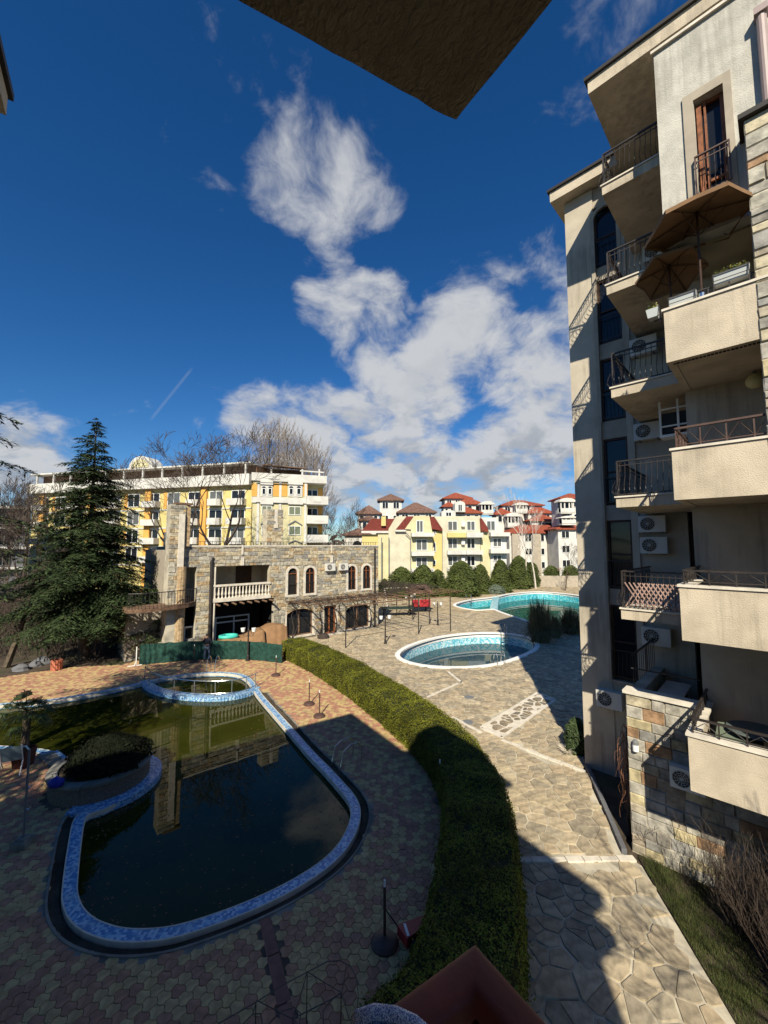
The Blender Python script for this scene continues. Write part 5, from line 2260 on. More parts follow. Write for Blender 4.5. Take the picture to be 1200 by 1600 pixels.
for ys, ye in ((545, 590), (760, 812), (960, 1010)):
    ybalc(c4, 690, 950, ys, ye, -1.3, .0)
for x0, y0, x1, y1 in ((752, 400, 832, 540), (748, 620, 880, 750), (748, 830, 880, 945)):
    hwin(x0, y0, x1, y1, -.11, 'pane_curtain', 'white_metal', 1, yh, c4)
for y0, y1 in ((525, 560), (660, 765), (865, 920)):
    hwin(965, y0, 995, y1, .88, 'pane', 'white_metal', 0, yh, c4)
for y0, y1 in ((395, 435), (545, 580), (690, 720)):
    ybalc(c5, 46, 205, y0, y1, -.4, 1.0, 'housewhite' if y0 > 500 else 'yellow')
    ybalc(c5, 208, 350, y0, y1, -.4, 1.0)
for y0, y1 in ((292, 375), (440, 530), (592, 680)):
    hwin(62, y0, 145, y1, .98, 'pane_curtain', 'white_metal', 1, yh, c5)
    hwin(225, y0, 298, y1, .98, 'pane_curtain' if y0 < 400 else 'pane', 'white_metal', 1, yh, c5)
for y0, y1 in ((392, 425), (535, 570)):
    ybalc(c5, 415, 580, y0, y1, -.3, .9)
for y0, y1 in ((290, 375), (440, 515), (585, 640)):
    hwin(395 if y0 < 400 else 450, y0, 470 if y0 < 400 else 525, y1, .88, 'pane_curtain', 'white_metal', 1, yh, c5)
for x, y0 in ((188, 300), (188, 455), (188, 600)):
    q = MB()
    hbox(q, x - 12, y0, x + 16, y0 + 40, .4, 1.0, c5)
    q.build('cooler_box', M['white'], yh)
for x in (345, 432, 685):
    q = MB()
    a, z = c4(x, 600)
    q.tube([(a, -.2, 0), (a, -.2, z)], .07, 5)
    q.build('downpipe', M['grey_metal'], yh)
q = MB()
a, _ = c4(680, 900)
q.tube([(c4(625, 540)[0], -.4, c4(625, 540)[1]), (a, -.2, c4(680, 600)[1])], .07, 5)
q.build('downpipe', M['grey_metal'], yh)


# houses with hipped roofs up the slope behind
def hip(mb, x0, x1, y0, y1, ze, zt, over=.6):
    w, d = x1 - x0, y1 - y0
    i = min(w, d) * .5
    a = [(x0 - over, y0 - over, ze), (x1 + over, y0 - over, ze), (x1 + over, y1 + over, ze), (x0 - over, y1 + over, ze)]
    if w > d:
        r = [(x0 + i, (y0 + y1) / 2, zt), (x1 - i, (y0 + y1) / 2, zt)]
    else:
        r = [((x0 + x1) / 2, y0 + i, zt), ((x0 + x1) / 2, y1 - i, zt + .001)]
    lo = [(p[0], p[1], ze - .22) for p in a]
    if w > d:
        mb.add(a + r, [(0, 1, 5, 4), (1, 2, 5), (2, 3, 4, 5), (3, 0, 4)])
    else:
        mb.add(a + r, [(0, 1, 4), (1, 2, 5, 4), (2, 3, 5), (3, 0, 4, 5)])
    mb.add(a + lo, [(0, 4, 5, 1), (1, 5, 6, 2), (2, 6, 7, 3), (3, 7, 4, 0), (7, 6, 5, 4)])


def tiered(label, d, tiers, roof, wall='housewhite', deg=0):
    """tiers: (px left, px right, py apex, py eave, py wall foot, set-back, windows)"""
    cxp = sum(t[0] + t[1] for t in tiers) / (2 * len(tiers))
    o = at(cxp, 850, d)
    root = thing('hip_roofed_house', label, 'house', (o.x, d, 0), 0)
    for (xa, xb, ya, ye, yf_, sb, nw) in tiers:
        dd = d + sb
        A, B = at(xa, ye, dd), at(xb, ye, dd)
        zt, zb = at((xa + xb) / 2, ya, dd + 3).z, at(xa, yf_, dd).z
        w = MB()
        dep = max(4.0, min(7.5, (B.x - A.x) * .8))
        w.box(A.x - o.x + .5, B.x - o.x - .5, sb, sb + dep, -.1, A.z)
        w.build('wall', M[wall], root)
        r = MB()
        hip(r, A.x - o.x + .5, B.x - o.x - .5, sb, sb + dep, A.z, zt)
        r.build('roof', M[roof], root)
        for k in range(nw):
            ww = (B.x - A.x - 1) / nw
            x0 = A.x - o.x + .5 + ww * k + ww * .22
            h = A.z - zb
            zz = A.z - .5
            n = 0
            while zz - 1.5 > zb and n < 4:
                window(root, x0, x0 + ww * .56, zz - min(1.5, h * .7), zz, sb - .01, 'white_metal', 'pane', .08, 1 if ww > 2 else 0, .1)
                zz -= 3.0
                n += 1
    return root


t1 = tiered('white house with a square brown roofed lookout tower left of the red roofed villas', 92, [(590, 631, 772, 781, 850, 0, 2), (620, 682, 785, 800, 850, -3, 3)], 'tile_brown')
tiered('low white house with brown hipped roofs half hidden by bare trees', 90, [(556, 596, 790, 802, 850, 0, 3), (560, 592, 806, 812, 850, -3, 2)], 'tile_brown')
tiered('tallest white villa with stacked orange red roofs right of the yellow flats', 98, [(692, 738, 770, 778, 800, 4, 3), (713, 755, 777, 787, 812, 1, 3), (690, 714, 785, 791, 812, 2, 2), (709, 754, 792, 801, 860, -3, 3)], 'tile_red')
tiered('white villa with spreading red roofs behind the white birches', 100, [(782, 850, 781, 789, 815, 4, 4), (772, 802, 794, 803, 830, 0, 2), (822, 866, 790, 801, 830, 2, 2), (828, 874, 803, 813, 832, -1, 1)], 'tile_red')
tiered('white villa with stone piers below one long red roof', 92, [(792, 897, 820, 832, 905, 0, 5)], 'tile_red')
v5 = tiered('white villa with open loggia tower at the right, next to the shaded pilaster', 88, [(874, 925, 771, 778, 905, 0, 3), (868, 920, 818, 826, 905, -2, 2)], 'tile_red')
for k, px in enumerate((806, 838, 862)):
    o = [x for x in C.objects if x.get('label', '').startswith('white villa with stone piers')][0]
    a = at(px, 850, 91.6)
    q = MB()
    q.box(a.x - o.location.x - .9, a.x - o.location.x + .9, -.7, -.1, 0, at(px, 834, 91).z)
    q.build('stone_pier', M['trim'], o)
def arch_front(root, pxa, pxb, pyt, pyb, d, kind):
    """white gabled dormer or columned loggia on a villa front"""
    A, B = at(pxa, pyb, d), at(pxb, pyb, d)
    zt = at((pxa + pxb) / 2, pyt, d).z
    x0, x1, z0, yy = A.x - root.location.x, B.x - root.location.x, A.z, d - root.location.y
    m = (x0 + x1) / 2
    rise = (zt - z0) * .28
    zs = zt - rise
    r = (x1 - x0) / 2
    q = MB()
    if kind == 'dormer':
        q.prism_y([(x0, z0), (x0, zs)] + [(m - r * math.cos(math.pi * k / 8), zs + rise * math.sin(math.pi * k / 8)) for k in range(1, 8)] + [(x1, zs), (x1, z0)], yy, yy + 3)
        o = q.build('dormer', M['housewhite'], root)
        w = r * .42
        window(root, m - w, m + w, z0 + .15, zs, yy, 'white_metal', 'pane', .1, 1, .1, 'dormer_window')
        return
    q.box(x0, x1, yy, yy + 2.5, z0 - .3, z0)
    q.box(x0 + .01, x1 - .01, yy + 1.31, yy + 2.48, z0 - .01, zs + .01)
    q.prism_y([(x0 - .3, zs)] + [(m - (r + .3) * math.cos(math.pi * k / 8), zs + rise * math.sin(math.pi * k / 8)) for k in range(1, 8)] + [(x1 + .3, zs)], yy - .2, yy + 2.5)
    o = q.build('loggia', M['housewhite'], root)
    q = MB()
    q.box(x0 + .1, x1 - .1, yy + 1.2, yy + 1.3, z0, zs)
    q.build('recess', M['pane'], o)
    for x in (x0 + .2, m - r * .33, m + r * .33, x1 - .2):
        q = MB()
        q.tube([(x, yy + .25, z0), (x, yy + .25, zs)], .16, 8)
        q.build('column', M['housewhite'], o)
    q = MB()
    q.box(x0, x1, yy - .1, yy, z0, z0 + .8)
    q.build('parapet', M['housewhite'], o)


vt = [x for x in C.objects if x.get('label', '').startswith('tallest white villa')][0]
arch_front(vt, 711, 727, 783, 800, 93.5, 'dormer')
arch_front(vt, 690, 712, 797, 808, 93.5, 'dormer')
arch_front(vt, 752, 771, 783, 802, 96, 'loggia')
vw = [x for x in C.objects if x.get('label', '').startswith('white villa with spreading')][0]
arch_front(vw, 806, 824, 785, 800, 98, 'loggia')
arch_front(vw, 793, 812, 801, 822, 97, 'loggia')
arch_front(v5, 876, 898, 778, 800, 85, 'loggia')
arch_front(v5, 878, 900, 806, 818, 85, 'loggia')
hs_ = thing('hillside_villa', 'pale villa with round arch peeping over the clubhouse roof', 'house', (at(558, 850, 84).x, 84, 0), 0)
q = MB()
q.box(-2.6, 2.6, 0, 6, 0, 9.8)
q.build('wall', M['housewhite'], hs_)
q = MB()
q.prism_y([(-.9 + .9 - .9 * math.cos(math.pi * k / 10), 7.6 + .9 * math.sin(math.pi * k / 10)) for k in range(11)], -.1, 0)
q.build('arched_pane', M['pane'], hs_)
q = MB()
hip(q, -2.6, 2.6, 0, 6, 9.8, 11.2)
q.build('roof', M['tile_brown'], hs_)

# low garden wall and orange fence wall behind the bushes
gw = thing('garden_wall', 'low pale garden wall behind the bushes at the far end of the pools', 'wall', (22, 76, 0), 0)
q = MB()
q.box(-22, 40, 0, .3, -.1, 2.0)
q.build('wall', M['trim'], gw)


# ---------------------------------------------------------------- around the pools
def lamp_post():
    t = thing('lamp_post', 'x', 'lamp post', (0, 0, 0), 0, 'twin headed lamp posts on the terraces')
    q = MB()
    q.lathe([(.14, 0), (.14, .06), (.09, .1), (.08, .35), (.055, .42), (.045, 2.0), (.07, 2.03), (.05, 2.1), (.02, 2.2), (.005, 2.32)], 12)
    q.build('pole', M['iron'], t)
    for sg in (-1, 1):
        q = MB()
        q.tube([(0, 0, 1.72), (sg * .12, 0, 1.62), (sg * .28, 0, 1.64), (sg * .36, 0, 1.78), (sg * .36, 0, 1.88)], .02, 6)
        q.tube([(0, 0, 1.9), (sg * .14, 0, 1.95), (sg * .24, 0, 1.86), (sg * .2, 0, 1.76)], .014, 5)
        q.build('arm', M['iron'], t)
        q = MB()
        q.lathe([(.05, 1.88), (.11, 1.92), (.15, 2.12), (.155, 2.16)], 12, (sg * .36, 0, 0))
        q.build('lamp_shade', M['lampglass'], t)
    return t


lp = lamp_post()
lamps = [((387, 1033), 0, 'twin headed black lamp post standing in front of the green screen fence'), ((602, 1006), 25, 'twin headed black lamp post nearest the clubhouse corner, between pergola posts'),
         ((684, 977), 15, 'twin headed lamp post on the flagstones between the red playhouse and the large pool'), ((639, 962), 30, 'farthest twin headed lamp post, left of the red playhouse')]
for i, (p, a, lb) in enumerate(lamps):
    g = G(*p)
    if i == 0:
        lp.location = g
        lp['label'] = lb
    else:
        dup(lp, g, R(a), lb)


def stand(h=1.17, r=.27):
    t = thing('parasol_stand', 'x', 'parasol stand', (0, 0, 0), 0, 'empty parasol stands on the brick deck')
    q = MB()
    q.lathe([(r, 0), (r, .05), (r * .8, .1), (r * .35, .15), (.035, .17)], 22)
    q.build('base', M['bronze_iron'], t)
    q = MB()
    q.tube([(0, 0, .1), (0, 0, h - .12)], .028, 8)
    q.build('tube', M['bronze_iron'], t)
    q = MB()
    q.tube([(0, 0, h - .12), (0, 0, h)], .02, 8)
    q.build('tip', M['white_metal'], t)
    return t


s0 = stand()
for i, (p, lb) in enumerate((((431, 1056), 'empty parasol stand nearest the green fence and hedge end'), ((483, 1101), 'left one of the two empty parasol stands side by side near the pool edge'),
                             ((499, 1120), 'right one of the two empty parasol stands side by side near the pool edge'), ((688, 1250), 'empty parasol stand in the shade right against the hedge'),
                             ((303, 1035), 'low parasol stand at the feet of the man by the green fence'))):
    g = G(*p)
    if i == 0:
        s0.location = g
        s0['label'] = lb
    else:
        dup(s0, g, 0, lb)
s1 = dup(s0, G(601, 1476), 0, 'dark round parasol stand nearest the viewer, left of the red box')

# green screen fence
fpx = [(217, 1040), (246, 1037), (290, 1033), (335, 1031), (375, 1031), (408, 1033), (440, 1037)]
fp = [G(*p) for p in fpx]
fn = thing('screen_fence', 'dark green mesh screen fence between the brick deck and the clubhouse', 'fence', tuple(fp[0]))
for i in range(len(fp) - 1):
    a, b = fp[i] - fp[0], fp[i + 1] - fp[0]
    q = MB()
    n, m = 14, 6
    d = (b - a).normalized()
    nr = Vector((-d.y, d.x, 0))
    hs0, hs1 = 1.32 - .02 * i, 1.32 - .02 * (i + 1)
    for j in range(m + 1):
        for k in range(n + 1):
            t = k / n
            h = hs0 + (hs1 - hs0) * t + .035 * mnoise.noise(Vector((i * 3 + t * 4, 5, 1)))
            p = a.lerp(b, .004 + t * .992) + Vector((0, 0, .04 + (h - .04) * j / m)) + nr * (.07 * mnoise.noise(Vector((i * 5 + t * 6, j * .5, 2))) + .03 * math.sin(t * 22 + i))
            q.v.append(tuple(p))
    for j in range(m):
        for k in range(n):
            x = j * (n + 1) + k
            q.f.append((x, x + 1, x + n + 2, x + n + 1))
            q.m.append(0)
    q.build('screen_panel', M['screen'], fn)
for i, p in enumerate(fp):
    a = p - fp[0]
    q = MB()
    q.tube([(a.x, a.y + .06, 0), (a.x, a.y + .06, 1.3)], .03, 6)
    q.build('post', M['iron'], fn)
bar_ = thing('barrier_stand', 'white metal barrier end with splayed feet at the left end of the green fence', 'barrier', tuple(fp[0] + Vector((-.12, -.1, 0))))
q = MB()
q.tube([(0, 0, .03), (0, 0, 1.2)], .035, 8)
q.build('upright', M['white_metal'], bar_)
q = MB()
q.tube([(-.4, -.25, .03), (.35, .25, .03)], .03, 6)
q.tube([(-.05, -.15, .03), (0, 0, .3)], .02, 6)
q.build('foot', M['white_metal'], bar_)


# the man by the fence
def skin_body(name, verts, edges, radii, m, parent, root=0, sub=1):
    me = bpy.data.meshes.new(name)
    me.from_pydata(verts, edges, [])
    o = bpy.data.objects.new(name, me)
    C.objects.link(o)
    o.parent = parent
    me.materials.append(m)
    md = o.modifiers.new('skin', 'SKIN')
    md.use_smooth_shade = True
    sv = me.skin_vertices[0].data
    for i, r in enumerate(radii):
        sv[i].radius = (r, r) if not isinstance(r, tuple) else r
        sv[i].use_root = i == root
    s = o.modifiers.new('sub', 'SUBSURF')
    s.levels = s.render_levels = sub
    return o


mp = G(323, 1032)
pn = thing('person', 'man in dark jacket and jeans before the green fence, hand raised to his head', 'person', tuple(mp), R(8))
V_ = [(0, 0, .92), (0, .01, 1.12), (0, .01, 1.32), (0, 0, 1.46), (0, -.02, 1.53), (0, -.03, 1.62), (0, -.03, 1.70),
      (-.17, .01, 1.40), (-.30, -.08, 1.22), (-.22, -.24, 1.40), (-.14, -.22, 1.58),
      (.18, .01, 1.40), (.27, .02, 1.14), (.12, -.22, 1.06), (.05, -.25, 1.07),
      (-.10, 0, .88), (-.12, -.02, .48), (-.13, .02, .08), (-.14, -.12, .04),
      (.10, 0, .88), (.14, -.01, .48), (.17, .03, .08), (.20, -.11, .04)]
E_ = [(0, 1), (1, 2), (2, 3), (3, 4), (4, 5), (5, 6), (2, 7), (7, 8), (8, 9), (9, 10), (2, 11), (11, 12), (12, 13), (13, 14), (0, 15), (15, 16), (16, 17), (17, 18), (0, 19), (19, 20), (20, 21), (21, 22)]
r_ = [.13, .135, .15, .07, .055, .085, .07, .065, .05, .04, .035, .065, .05, .04, .035, .09, .065, .045, .035, .09, .065, .045, .035]
skin_body('body', V_, E_, r_, M['skin'], pn)
J = list(range(4)) + [7, 8, 9, 11, 12, 13]
mpj = {v: i for i, v in enumerate(J)}
skin_body('jacket', [V_[i] for i in J], [(mpj[a], mpj[b]) for a, b in E_ if a in mpj and b in mpj], [.175, .175, .18, .075, .085, .07, .05, .085, .072, .052], M['navy'], pn)
J = [0, 15, 16, 17, 19, 20, 21]
mpj = {v: i for i, v in enumerate(J)}
skin_body('jeans', [V_[i] for i in J], [(mpj[a], mpj[b]) for a, b in E_ if a in mpj and b in mpj], [.15, .105, .082, .068, .105, .082, .068], M['jeans'], pn)
for i, j in ((17, 18), (21, 22)):
    q = MB()
    q.tube([Vector(V_[i]) + Vector((0, .06, -.03)), Vector(V_[i]) + Vector((0, -.04, -.03)), Vector(V_[j]) + Vector((0, -.02, 0))], [.05, .055, .04], 8)
    q.build('shoe', M['iron'], pn, True)
q = MB()
q.lathe([(.01, .105), (.06, .095), (.09, .05), (.097, 0), (.09, -.04)], 14, (0, -.015, 1.665))
q.build('hair', M['hair'], pn, True)
q = MB()
for sx in (-.03, .03):
    q.box(sx - .01, sx + .01, -.125, -.11, 1.645, 1.655)
q.build('eyes', M['hair'], pn)
q = MB()
q.add([(-.012, -.112, 1.64), (.012, -.112, 1.64), (0, -.138, 1.605), (0, -.112, 1.60)], [(0, 1, 2), (0, 2, 3), (1, 3, 2)])
q.build('nose', M['skin'], pn)
for hb, d in ((10, Vector((.02, -.03, .09))), (14, Vector((-.09, -.02, .0)))):
    b = Vector(V_[hb])
    q = MB()
    sd_ = d.cross(Vector((0, 1, .3))).normalized()
    q.tube([b, b + d * .55], [.035, .038], 8)
    for k in range(4):
        o0 = sd_ * (.024 * (k - 1.5))
        L = (1.0, 1.12, 1.06, .85)[k]
        q.tube([b + d * .5 + o0, b + d * (.5 + .4 * L) + o0 * 1.1 + Vector((0, -.006, 0)), b + d * (.5 + .72 * L) + o0 * 1.1 + Vector((0, -.0, -.006))], [.0105, .0095, .007], 5)
    q.tube([b + d * .1 - sd_ * .03, b + d * .35 - sd_ * .06, b + d * .6 - sd_ * .065], [.012, .011, .008], 5)
    q.build('hand', M['skin'], pn, True)


# covered furniture in front of the clubhouse
def draped(name, label, cat, loc, rz, L, Wd, hfun, m, group=None, n=18, k=8):
    t = thing(name, label, cat, loc, rz, group)
    q = MB()
    for j in range(k + 1):
        for i in range(n + 1):
            x, y = i / n, j / k
            e = min(x, 1 - x) * n
            e2 = min(y, 1 - y) * k
            h = hfun(x, y)
            edge = e < .5 or e2 < .5
            z = .03 if edge else h + .05 * mnoise.noise(Vector((x * 6, y * 4, L)))
            ox = 0
            q.v.append(((x - .5) * L * (1.0 if not edge else 1.02) + .04 * mnoise.noise(Vector((x * 9, y * 9, 1))), (y - .5) * Wd * (1.0 if not edge else 1.06) + .04 * mnoise.noise(Vector((x * 8, y * 7, 4))), z))
    for j in range(k):
        for i in range(n):
            a = j * (n + 1) + i
            q.f.append((a, a + 1, a + n + 2, a + n + 1))
            q.m.append(0)
    q.build('cover', m, t, True)
    return t


draped('covered_furniture', 'long low stack under a brown tarpaulin in front of the clubhouse balcony', 'covered furniture', chw(-13.6, -1.3, 0), R(CA - 8), 3.3, 1.5, lambda x, y: 1.05 + .45 * x + .1 * math.sin(x * 9), M['tarp'])
draped('covered_furniture', 'shorter taller heap under a brown tarpaulin next to the stone pier', 'covered furniture', chw(-11.2, -1.3, 0), R(CA - 4), 2.0, 1.4, lambda x, y: 1.5 + .25 * math.sin(x * 3.1), M['tarp'])
tq = thing('inflatable_ring', 'turquoise inflatable lying on the brown tarpaulin', 'inflatable', chw(-14.5, -1.3, 1.18), R(20))
q = MB()
for i in range(20):
    a0, a1 = 6.283 * i / 20, 6.283 * (i + 1) / 20
q.tube([(.55 * math.cos(6.283 * i / 20), .36 * math.sin(6.283 * i / 20), .12) for i in range(21)], .13, 8)
q.build('tube', M['teal'], tq, True)
q = MB()
q.lathe([(.34, .06), (.3, .09)], 16)
q.build('seat', M['teal'], tq)
wr = MB()
for z in (1.6, 2.0):
    wr.box(-14.4, -11.6, 2.3, 2.38, z, z + .1)
for x in (-14.3, -12.9, -11.7):
    wr.box(x, x + .09, 2.28, 2.4, 0, 2.1)
wr.build('white_railing', M['white'], ch)
bd = thing('round_stool', 'low dark upturned basket by the clubhouse entrance', 'basket', chw(-6.6, -1.0, 0))
q = MB()
q.lathe([(.5, 0), (.46, .22), (.3, .36), (.1, .4)], 16)
q.build('basket', M['vine'], bd)
q = MB()
q.tube([(.48 * math.cos(6.283 * i / 20), .48 * math.sin(6.283 * i / 20), .06) for i in range(21)], .03, 5)
q.build('rim', M['vine'], bd)
for i, u in enumerate((-9.0, -7.7)):
    t = thing('armchair', ('left one of two red armchairs behind the clubhouse window', 'right one of two red armchairs behind the clubhouse window')[i], 'armchair', chw(u, 1.2, 0), R(CA), 'red armchairs in the clubhouse')
    q = MB()
    q.box(-.45, .45, -.4, .4, .15, .5)
    q.build('seat', M['red'], t)
    q = MB()
    q.box(-.45, .45, .25, .45, .5, 1.15)
    q.build('backrest', M['red'], t)
    for s in (-1, 1):
        q = MB()
        q.box(s * .47 - .09, s * .47 + .09, -.4, .44, .14, .8)
        q.build('armrest', M['red'], t)


# pergola with bare vines
pg = thing('pergola', 'iron post pergola tangled with bare vines along the clubhouse front', 'pergola', (*CXY, 0), R(CA))


def to_ch(p):
    c, s = math.cos(R(CA)), math.sin(R(CA))
    x, y = p[0] - CXY[0], p[1] - CXY[1]
    return c * x + s * y, -s * x + c * y


posts = [G(540, 1013), G(654, 991), G(704, 987), G(671, 976), G(620, 961), G(645, 969)]
PZ = 3.05
for p in posts:
    u, w = to_ch(p)
    q = MB()
    q.tube([(u, w, 0), (u, w, PZ)], .045, 8)
    q.build('post', M['iron'], pg)
pu = [to_ch(p) for p in posts]
for k, (a, b) in enumerate((((-9.5, -.15), (0.2, -.15)), ((-9.5, -2.6), (pu[1][0] + .3, -2.6)), (pu[0], pu[1]), (pu[1], pu[2]), (pu[3], pu[4]))):
    q = MB()
    q.bar((a[0], a[1], PZ + .02 + .003 * k), (b[0], b[1], PZ + .02 + .003 * k), .07, .08)
    q.build('beam', M['pergwood'], pg)
for k in range(9):
    q = MB()
    u = -9.3 + k * 1.15
    q.bar((u, -.1, PZ + .12), (u + .15, -3.0 - (1.6 if k > 4 else 0), PZ + .1), .06, .09)
    q.build('rafter', M['pergwood'], pg)
for k in range(7):
    q = MB()
    u = 1.2 + k * .95
    q.bar((u, pu[1][1] + .2, PZ + .12), (u + .3, pu[3][1] + 1.5, PZ + .12), .05, .06)
    q.build('rafter', M['pergwood'], pg)


def vine_mesh(mb, n, u0, u1, w0, w1, z, rnd, droop=.3, thick=.022):
    for _ in range(n):
        p = Vector((rnd.uniform(u0, u1), rnd.uniform(w0, w1), z + rnd.uniform(-.05, .3)))
        d = Vector((rnd.uniform(-1, 1), rnd.uniform(-.8, .8), rnd.uniform(-.1, .2)))
        pts = [p]
        for i in range(rnd.randint(3, 6)):
            d = (d + Vector((rnd.uniform(-.7, .7), rnd.uniform(-.7, .7), rnd.uniform(-.35, .3)))).normalized()
            p = p + d * rnd.uniform(.18, .4)
            p.z = min(max(p.z, z - droop), z + .42)
            pts.append(p)
        r = thick * rnd.uniform(.3, 1)
        mb.tube(pts, [r * (1 - .6 * i / len(pts)) for i in range(len(pts))], 3, caps=False)


vn = thing('grape_vine', 'bare brown vine sprawling over the pergola beside the clubhouse wall', 'vine', chw(-5.5, -1.4, 0), R(CA))
rv = random.Random(12)
q = MB()
vine_mesh(q, 330, -4.4, 5.3, -1.6, 1.3, PZ, rv, .6, .018)
q.build('stems', M['vine'], vn)
for u in (-3.5, -.9, .6, 2.6, 4.4):
    q = MB()
    q.tube([(u, 1.3, 0), (u + .1, 1.2, 1.0), (u - .1, 1.25, 2.0), (u + .2, 1.0, 3.1)], [.05, .04, .035, .02], 5)
    q.tube([(u + .02, 1.3, 0), (u + .5, 1.2, 1.2), (u + .3, 1.2, 2.6), (u - .3, .6, 3.2)], [.03, .03, .025, .015], 4)
    q.build('trunk', M['vine'], vn)
vn = thing('grape_vine', 'darker thick mass of bare vines on the pergola right of the clubhouse corner', 'vine', chw(4.0, 1.0, 0), R(CA))
q = MB()
vine_mesh(q, 900, -4.4, 4.2, -1.6, 7.5, PZ, rv, .7, .022)
q.build('stems', M['vine'], vn)
for u, w in ((-3.8, -.6), (-2.2, 3.0), (0.5, 5.0)):
    q = MB()
    q.tube([(u, w, 0), (u + .1, w, 1.0), (u - .1, w + .1, 2.0), (u + .2, w, 3.1)], [.06, .05, .04, .02], 5)
    q.build('trunk', M['vine'], vn)

# playhouse, swing frame, table beyond the pergola
p = G(655, 956)
kh = thing('playhouse', 'small red playhouse with a brown gable roof beyond the pergola', 'playhouse', (p.x, p.y, 0), R(12))
for x, y in ((-1.0, -.7), (1.0, -.7), (-1.0, .7), (1.0, .7)):
    q = MB()
    q.box(x - .06, x + .06, y - .06, y + .06, 0, 2.3)
    q.build('post', M['darkwood'], kh)
for x0, x1 in ((-1.1, -.28), (-.2, 1.1)):
    q = MB()
    q.box(x0, x1, -.82, -.74, .7, 1.5)
    q.build('red_panel', M['red'], kh)
q = MB()
q.box(-1.1, 1.1, -.7, .7, .6, .69)
q.build('floor', M['darkwood'], kh)
q = MB()
q.prism_y([(-1.35, 2.2), (-.2, 3.0), (1.35, 2.2), (-.2, 2.85)], -1.1, 1.1)
q.add([(-1.35, -1.15, 2.25), (1.35, -1.15, 2.25), (1.0, .3, 3.05), (-1.0, .3, 3.05), (1.35, 1.4, 2.25), (-1.35, 1.4, 2.25)], [(0, 1, 2, 3), (3, 2, 4, 5), (0, 3, 5), (1, 4, 2)])
q.build('roof', M['tile_brown'], kh)
sw_ = thing('swing_frame', 'pale timber swing frame with splayed legs left of the red playhouse', 'swing', tuple(G(624, 951)), R(20))
q = MB()
q.bar((-2, 0, 2.5), (2, 0, 2.5), .1)
q.build('top_beam', M['cap'], sw_)
for x in (-1.9, 1.9):
    for s in (-1, 1):
        q = MB()
        q.bar((x, 0, 2.5), (x + .1, s * .8, 0), .1)
        q.build('leg', M['cap'], sw_)
for x in (-.7, .7):
    q = MB()
    q.box(x - .3, x + .3, -.12, .12, .5, .55)
    q.tube([(x - .28, 0, .5), (x - .28, 0, 2.5)], .012, 4)
    q.tube([(x + .28, 0, .5), (x + .28, 0, 2.5)], .012, 4)
    q.build('swing_seat', M['darkwood'], sw_)
tt = thing('table', 'wide dark green table on black legs under the pergola', 'table', tuple(G(622, 962)), R(8))
q = MB()
q.box(-1.9, 1.9, -.8, .8, .82, .88)
q.build('tabletop', mat('dark_green_top', (.02, .045, .035), .6), tt)
for x in (-1.5, 1.5):
    for y in (-.6, .6):
        q = MB()
        q.box(x - .05, x + .05, y - .05, y + .05, 0, .82)
        q.build('leg', M['iron'], tt)


# pool ladders
def ladder(loc, rz, label, h=.75, reach=.55, w=.5):
    t = thing('pool_ladder', label, 'pool ladder', loc, rz, 'steel pool ladders')
    for s in (-1, 1):
        q = MB()
        x = s * w / 2
        q.tube([(x, reach, 0.0), (x, reach, h * .7), (x, reach * .75, h * .95), (x, reach * .35, h), (x, 0, h * .8), (x, -.12, .1), (x, -.14, -.9)], .022, 8)
        q.build('rail', M['steel'], t)
    for z in (-.25, -.55):
        q = MB()
        q.box(-w / 2, w / 2, -.2, -.1, z, z + .03)
        q.build('step', M['steel'], t)
    return t


def ladder_at(px, py, face, label, **k):
    p = G(px, py)
    return ladder((p.x, p.y, .03), R(face), label, **k)


ladder_at(530, 1198, -48, 'shiny pool ladder on the right edge of the main pool', reach=.8, h=.7)
ladder_at(330, 1051, 0, 'pool ladder into the small round basin near the man', h=.9)
ladder_at(778, 1036, 188, 'pool ladder at the near edge of the oval pool', h=.7)
ladder_at(787, 991, 0, 'pool ladder at the far edge of the oval pool', h=.8)
ladder_at(733, 938, 0, 'pool ladder at the shallow left end of the large pool', h=.8, w=.7)
ladder_at(857, 925, 0, 'pool ladder at the far edge of the large pool', h=.8, w=.7)
ladder_at(801, 964, 215, 'dark pool ladder at the near edge of the large pool', h=.7)
# hand railing along the round basin wall
br_ = thing('basin_railing', 'low curved metal railing along the wall of the small round basin', 'railing', (0, 0, 0))
q = MB()
ar3 = [(p[0], p[1]) for p in basin_arc]
q.tube([(p[0], p[1], .78) for p in ar3], .022, 6)
q.tube([(p[0], p[1], .16) for p in ar3], .015, 6)
q.build('rail', M['steel'], br_)
stp = 5
for k in range(0, len(ar3), stp):
    q = MB()
    q.tube([(*ar3[k], .04), (*ar3[k], .78)], .02, 6)
    q.build('post', M['grey_metal'], br_)
q = MB()
k = 2
q.tube([(*ar3[0], .04), (*ar3[0], 1.15), (*ar3[2], .95), (*ar3[4], .78)], .02, 6)
q.build('end_rail', M['grey_metal'], br_)

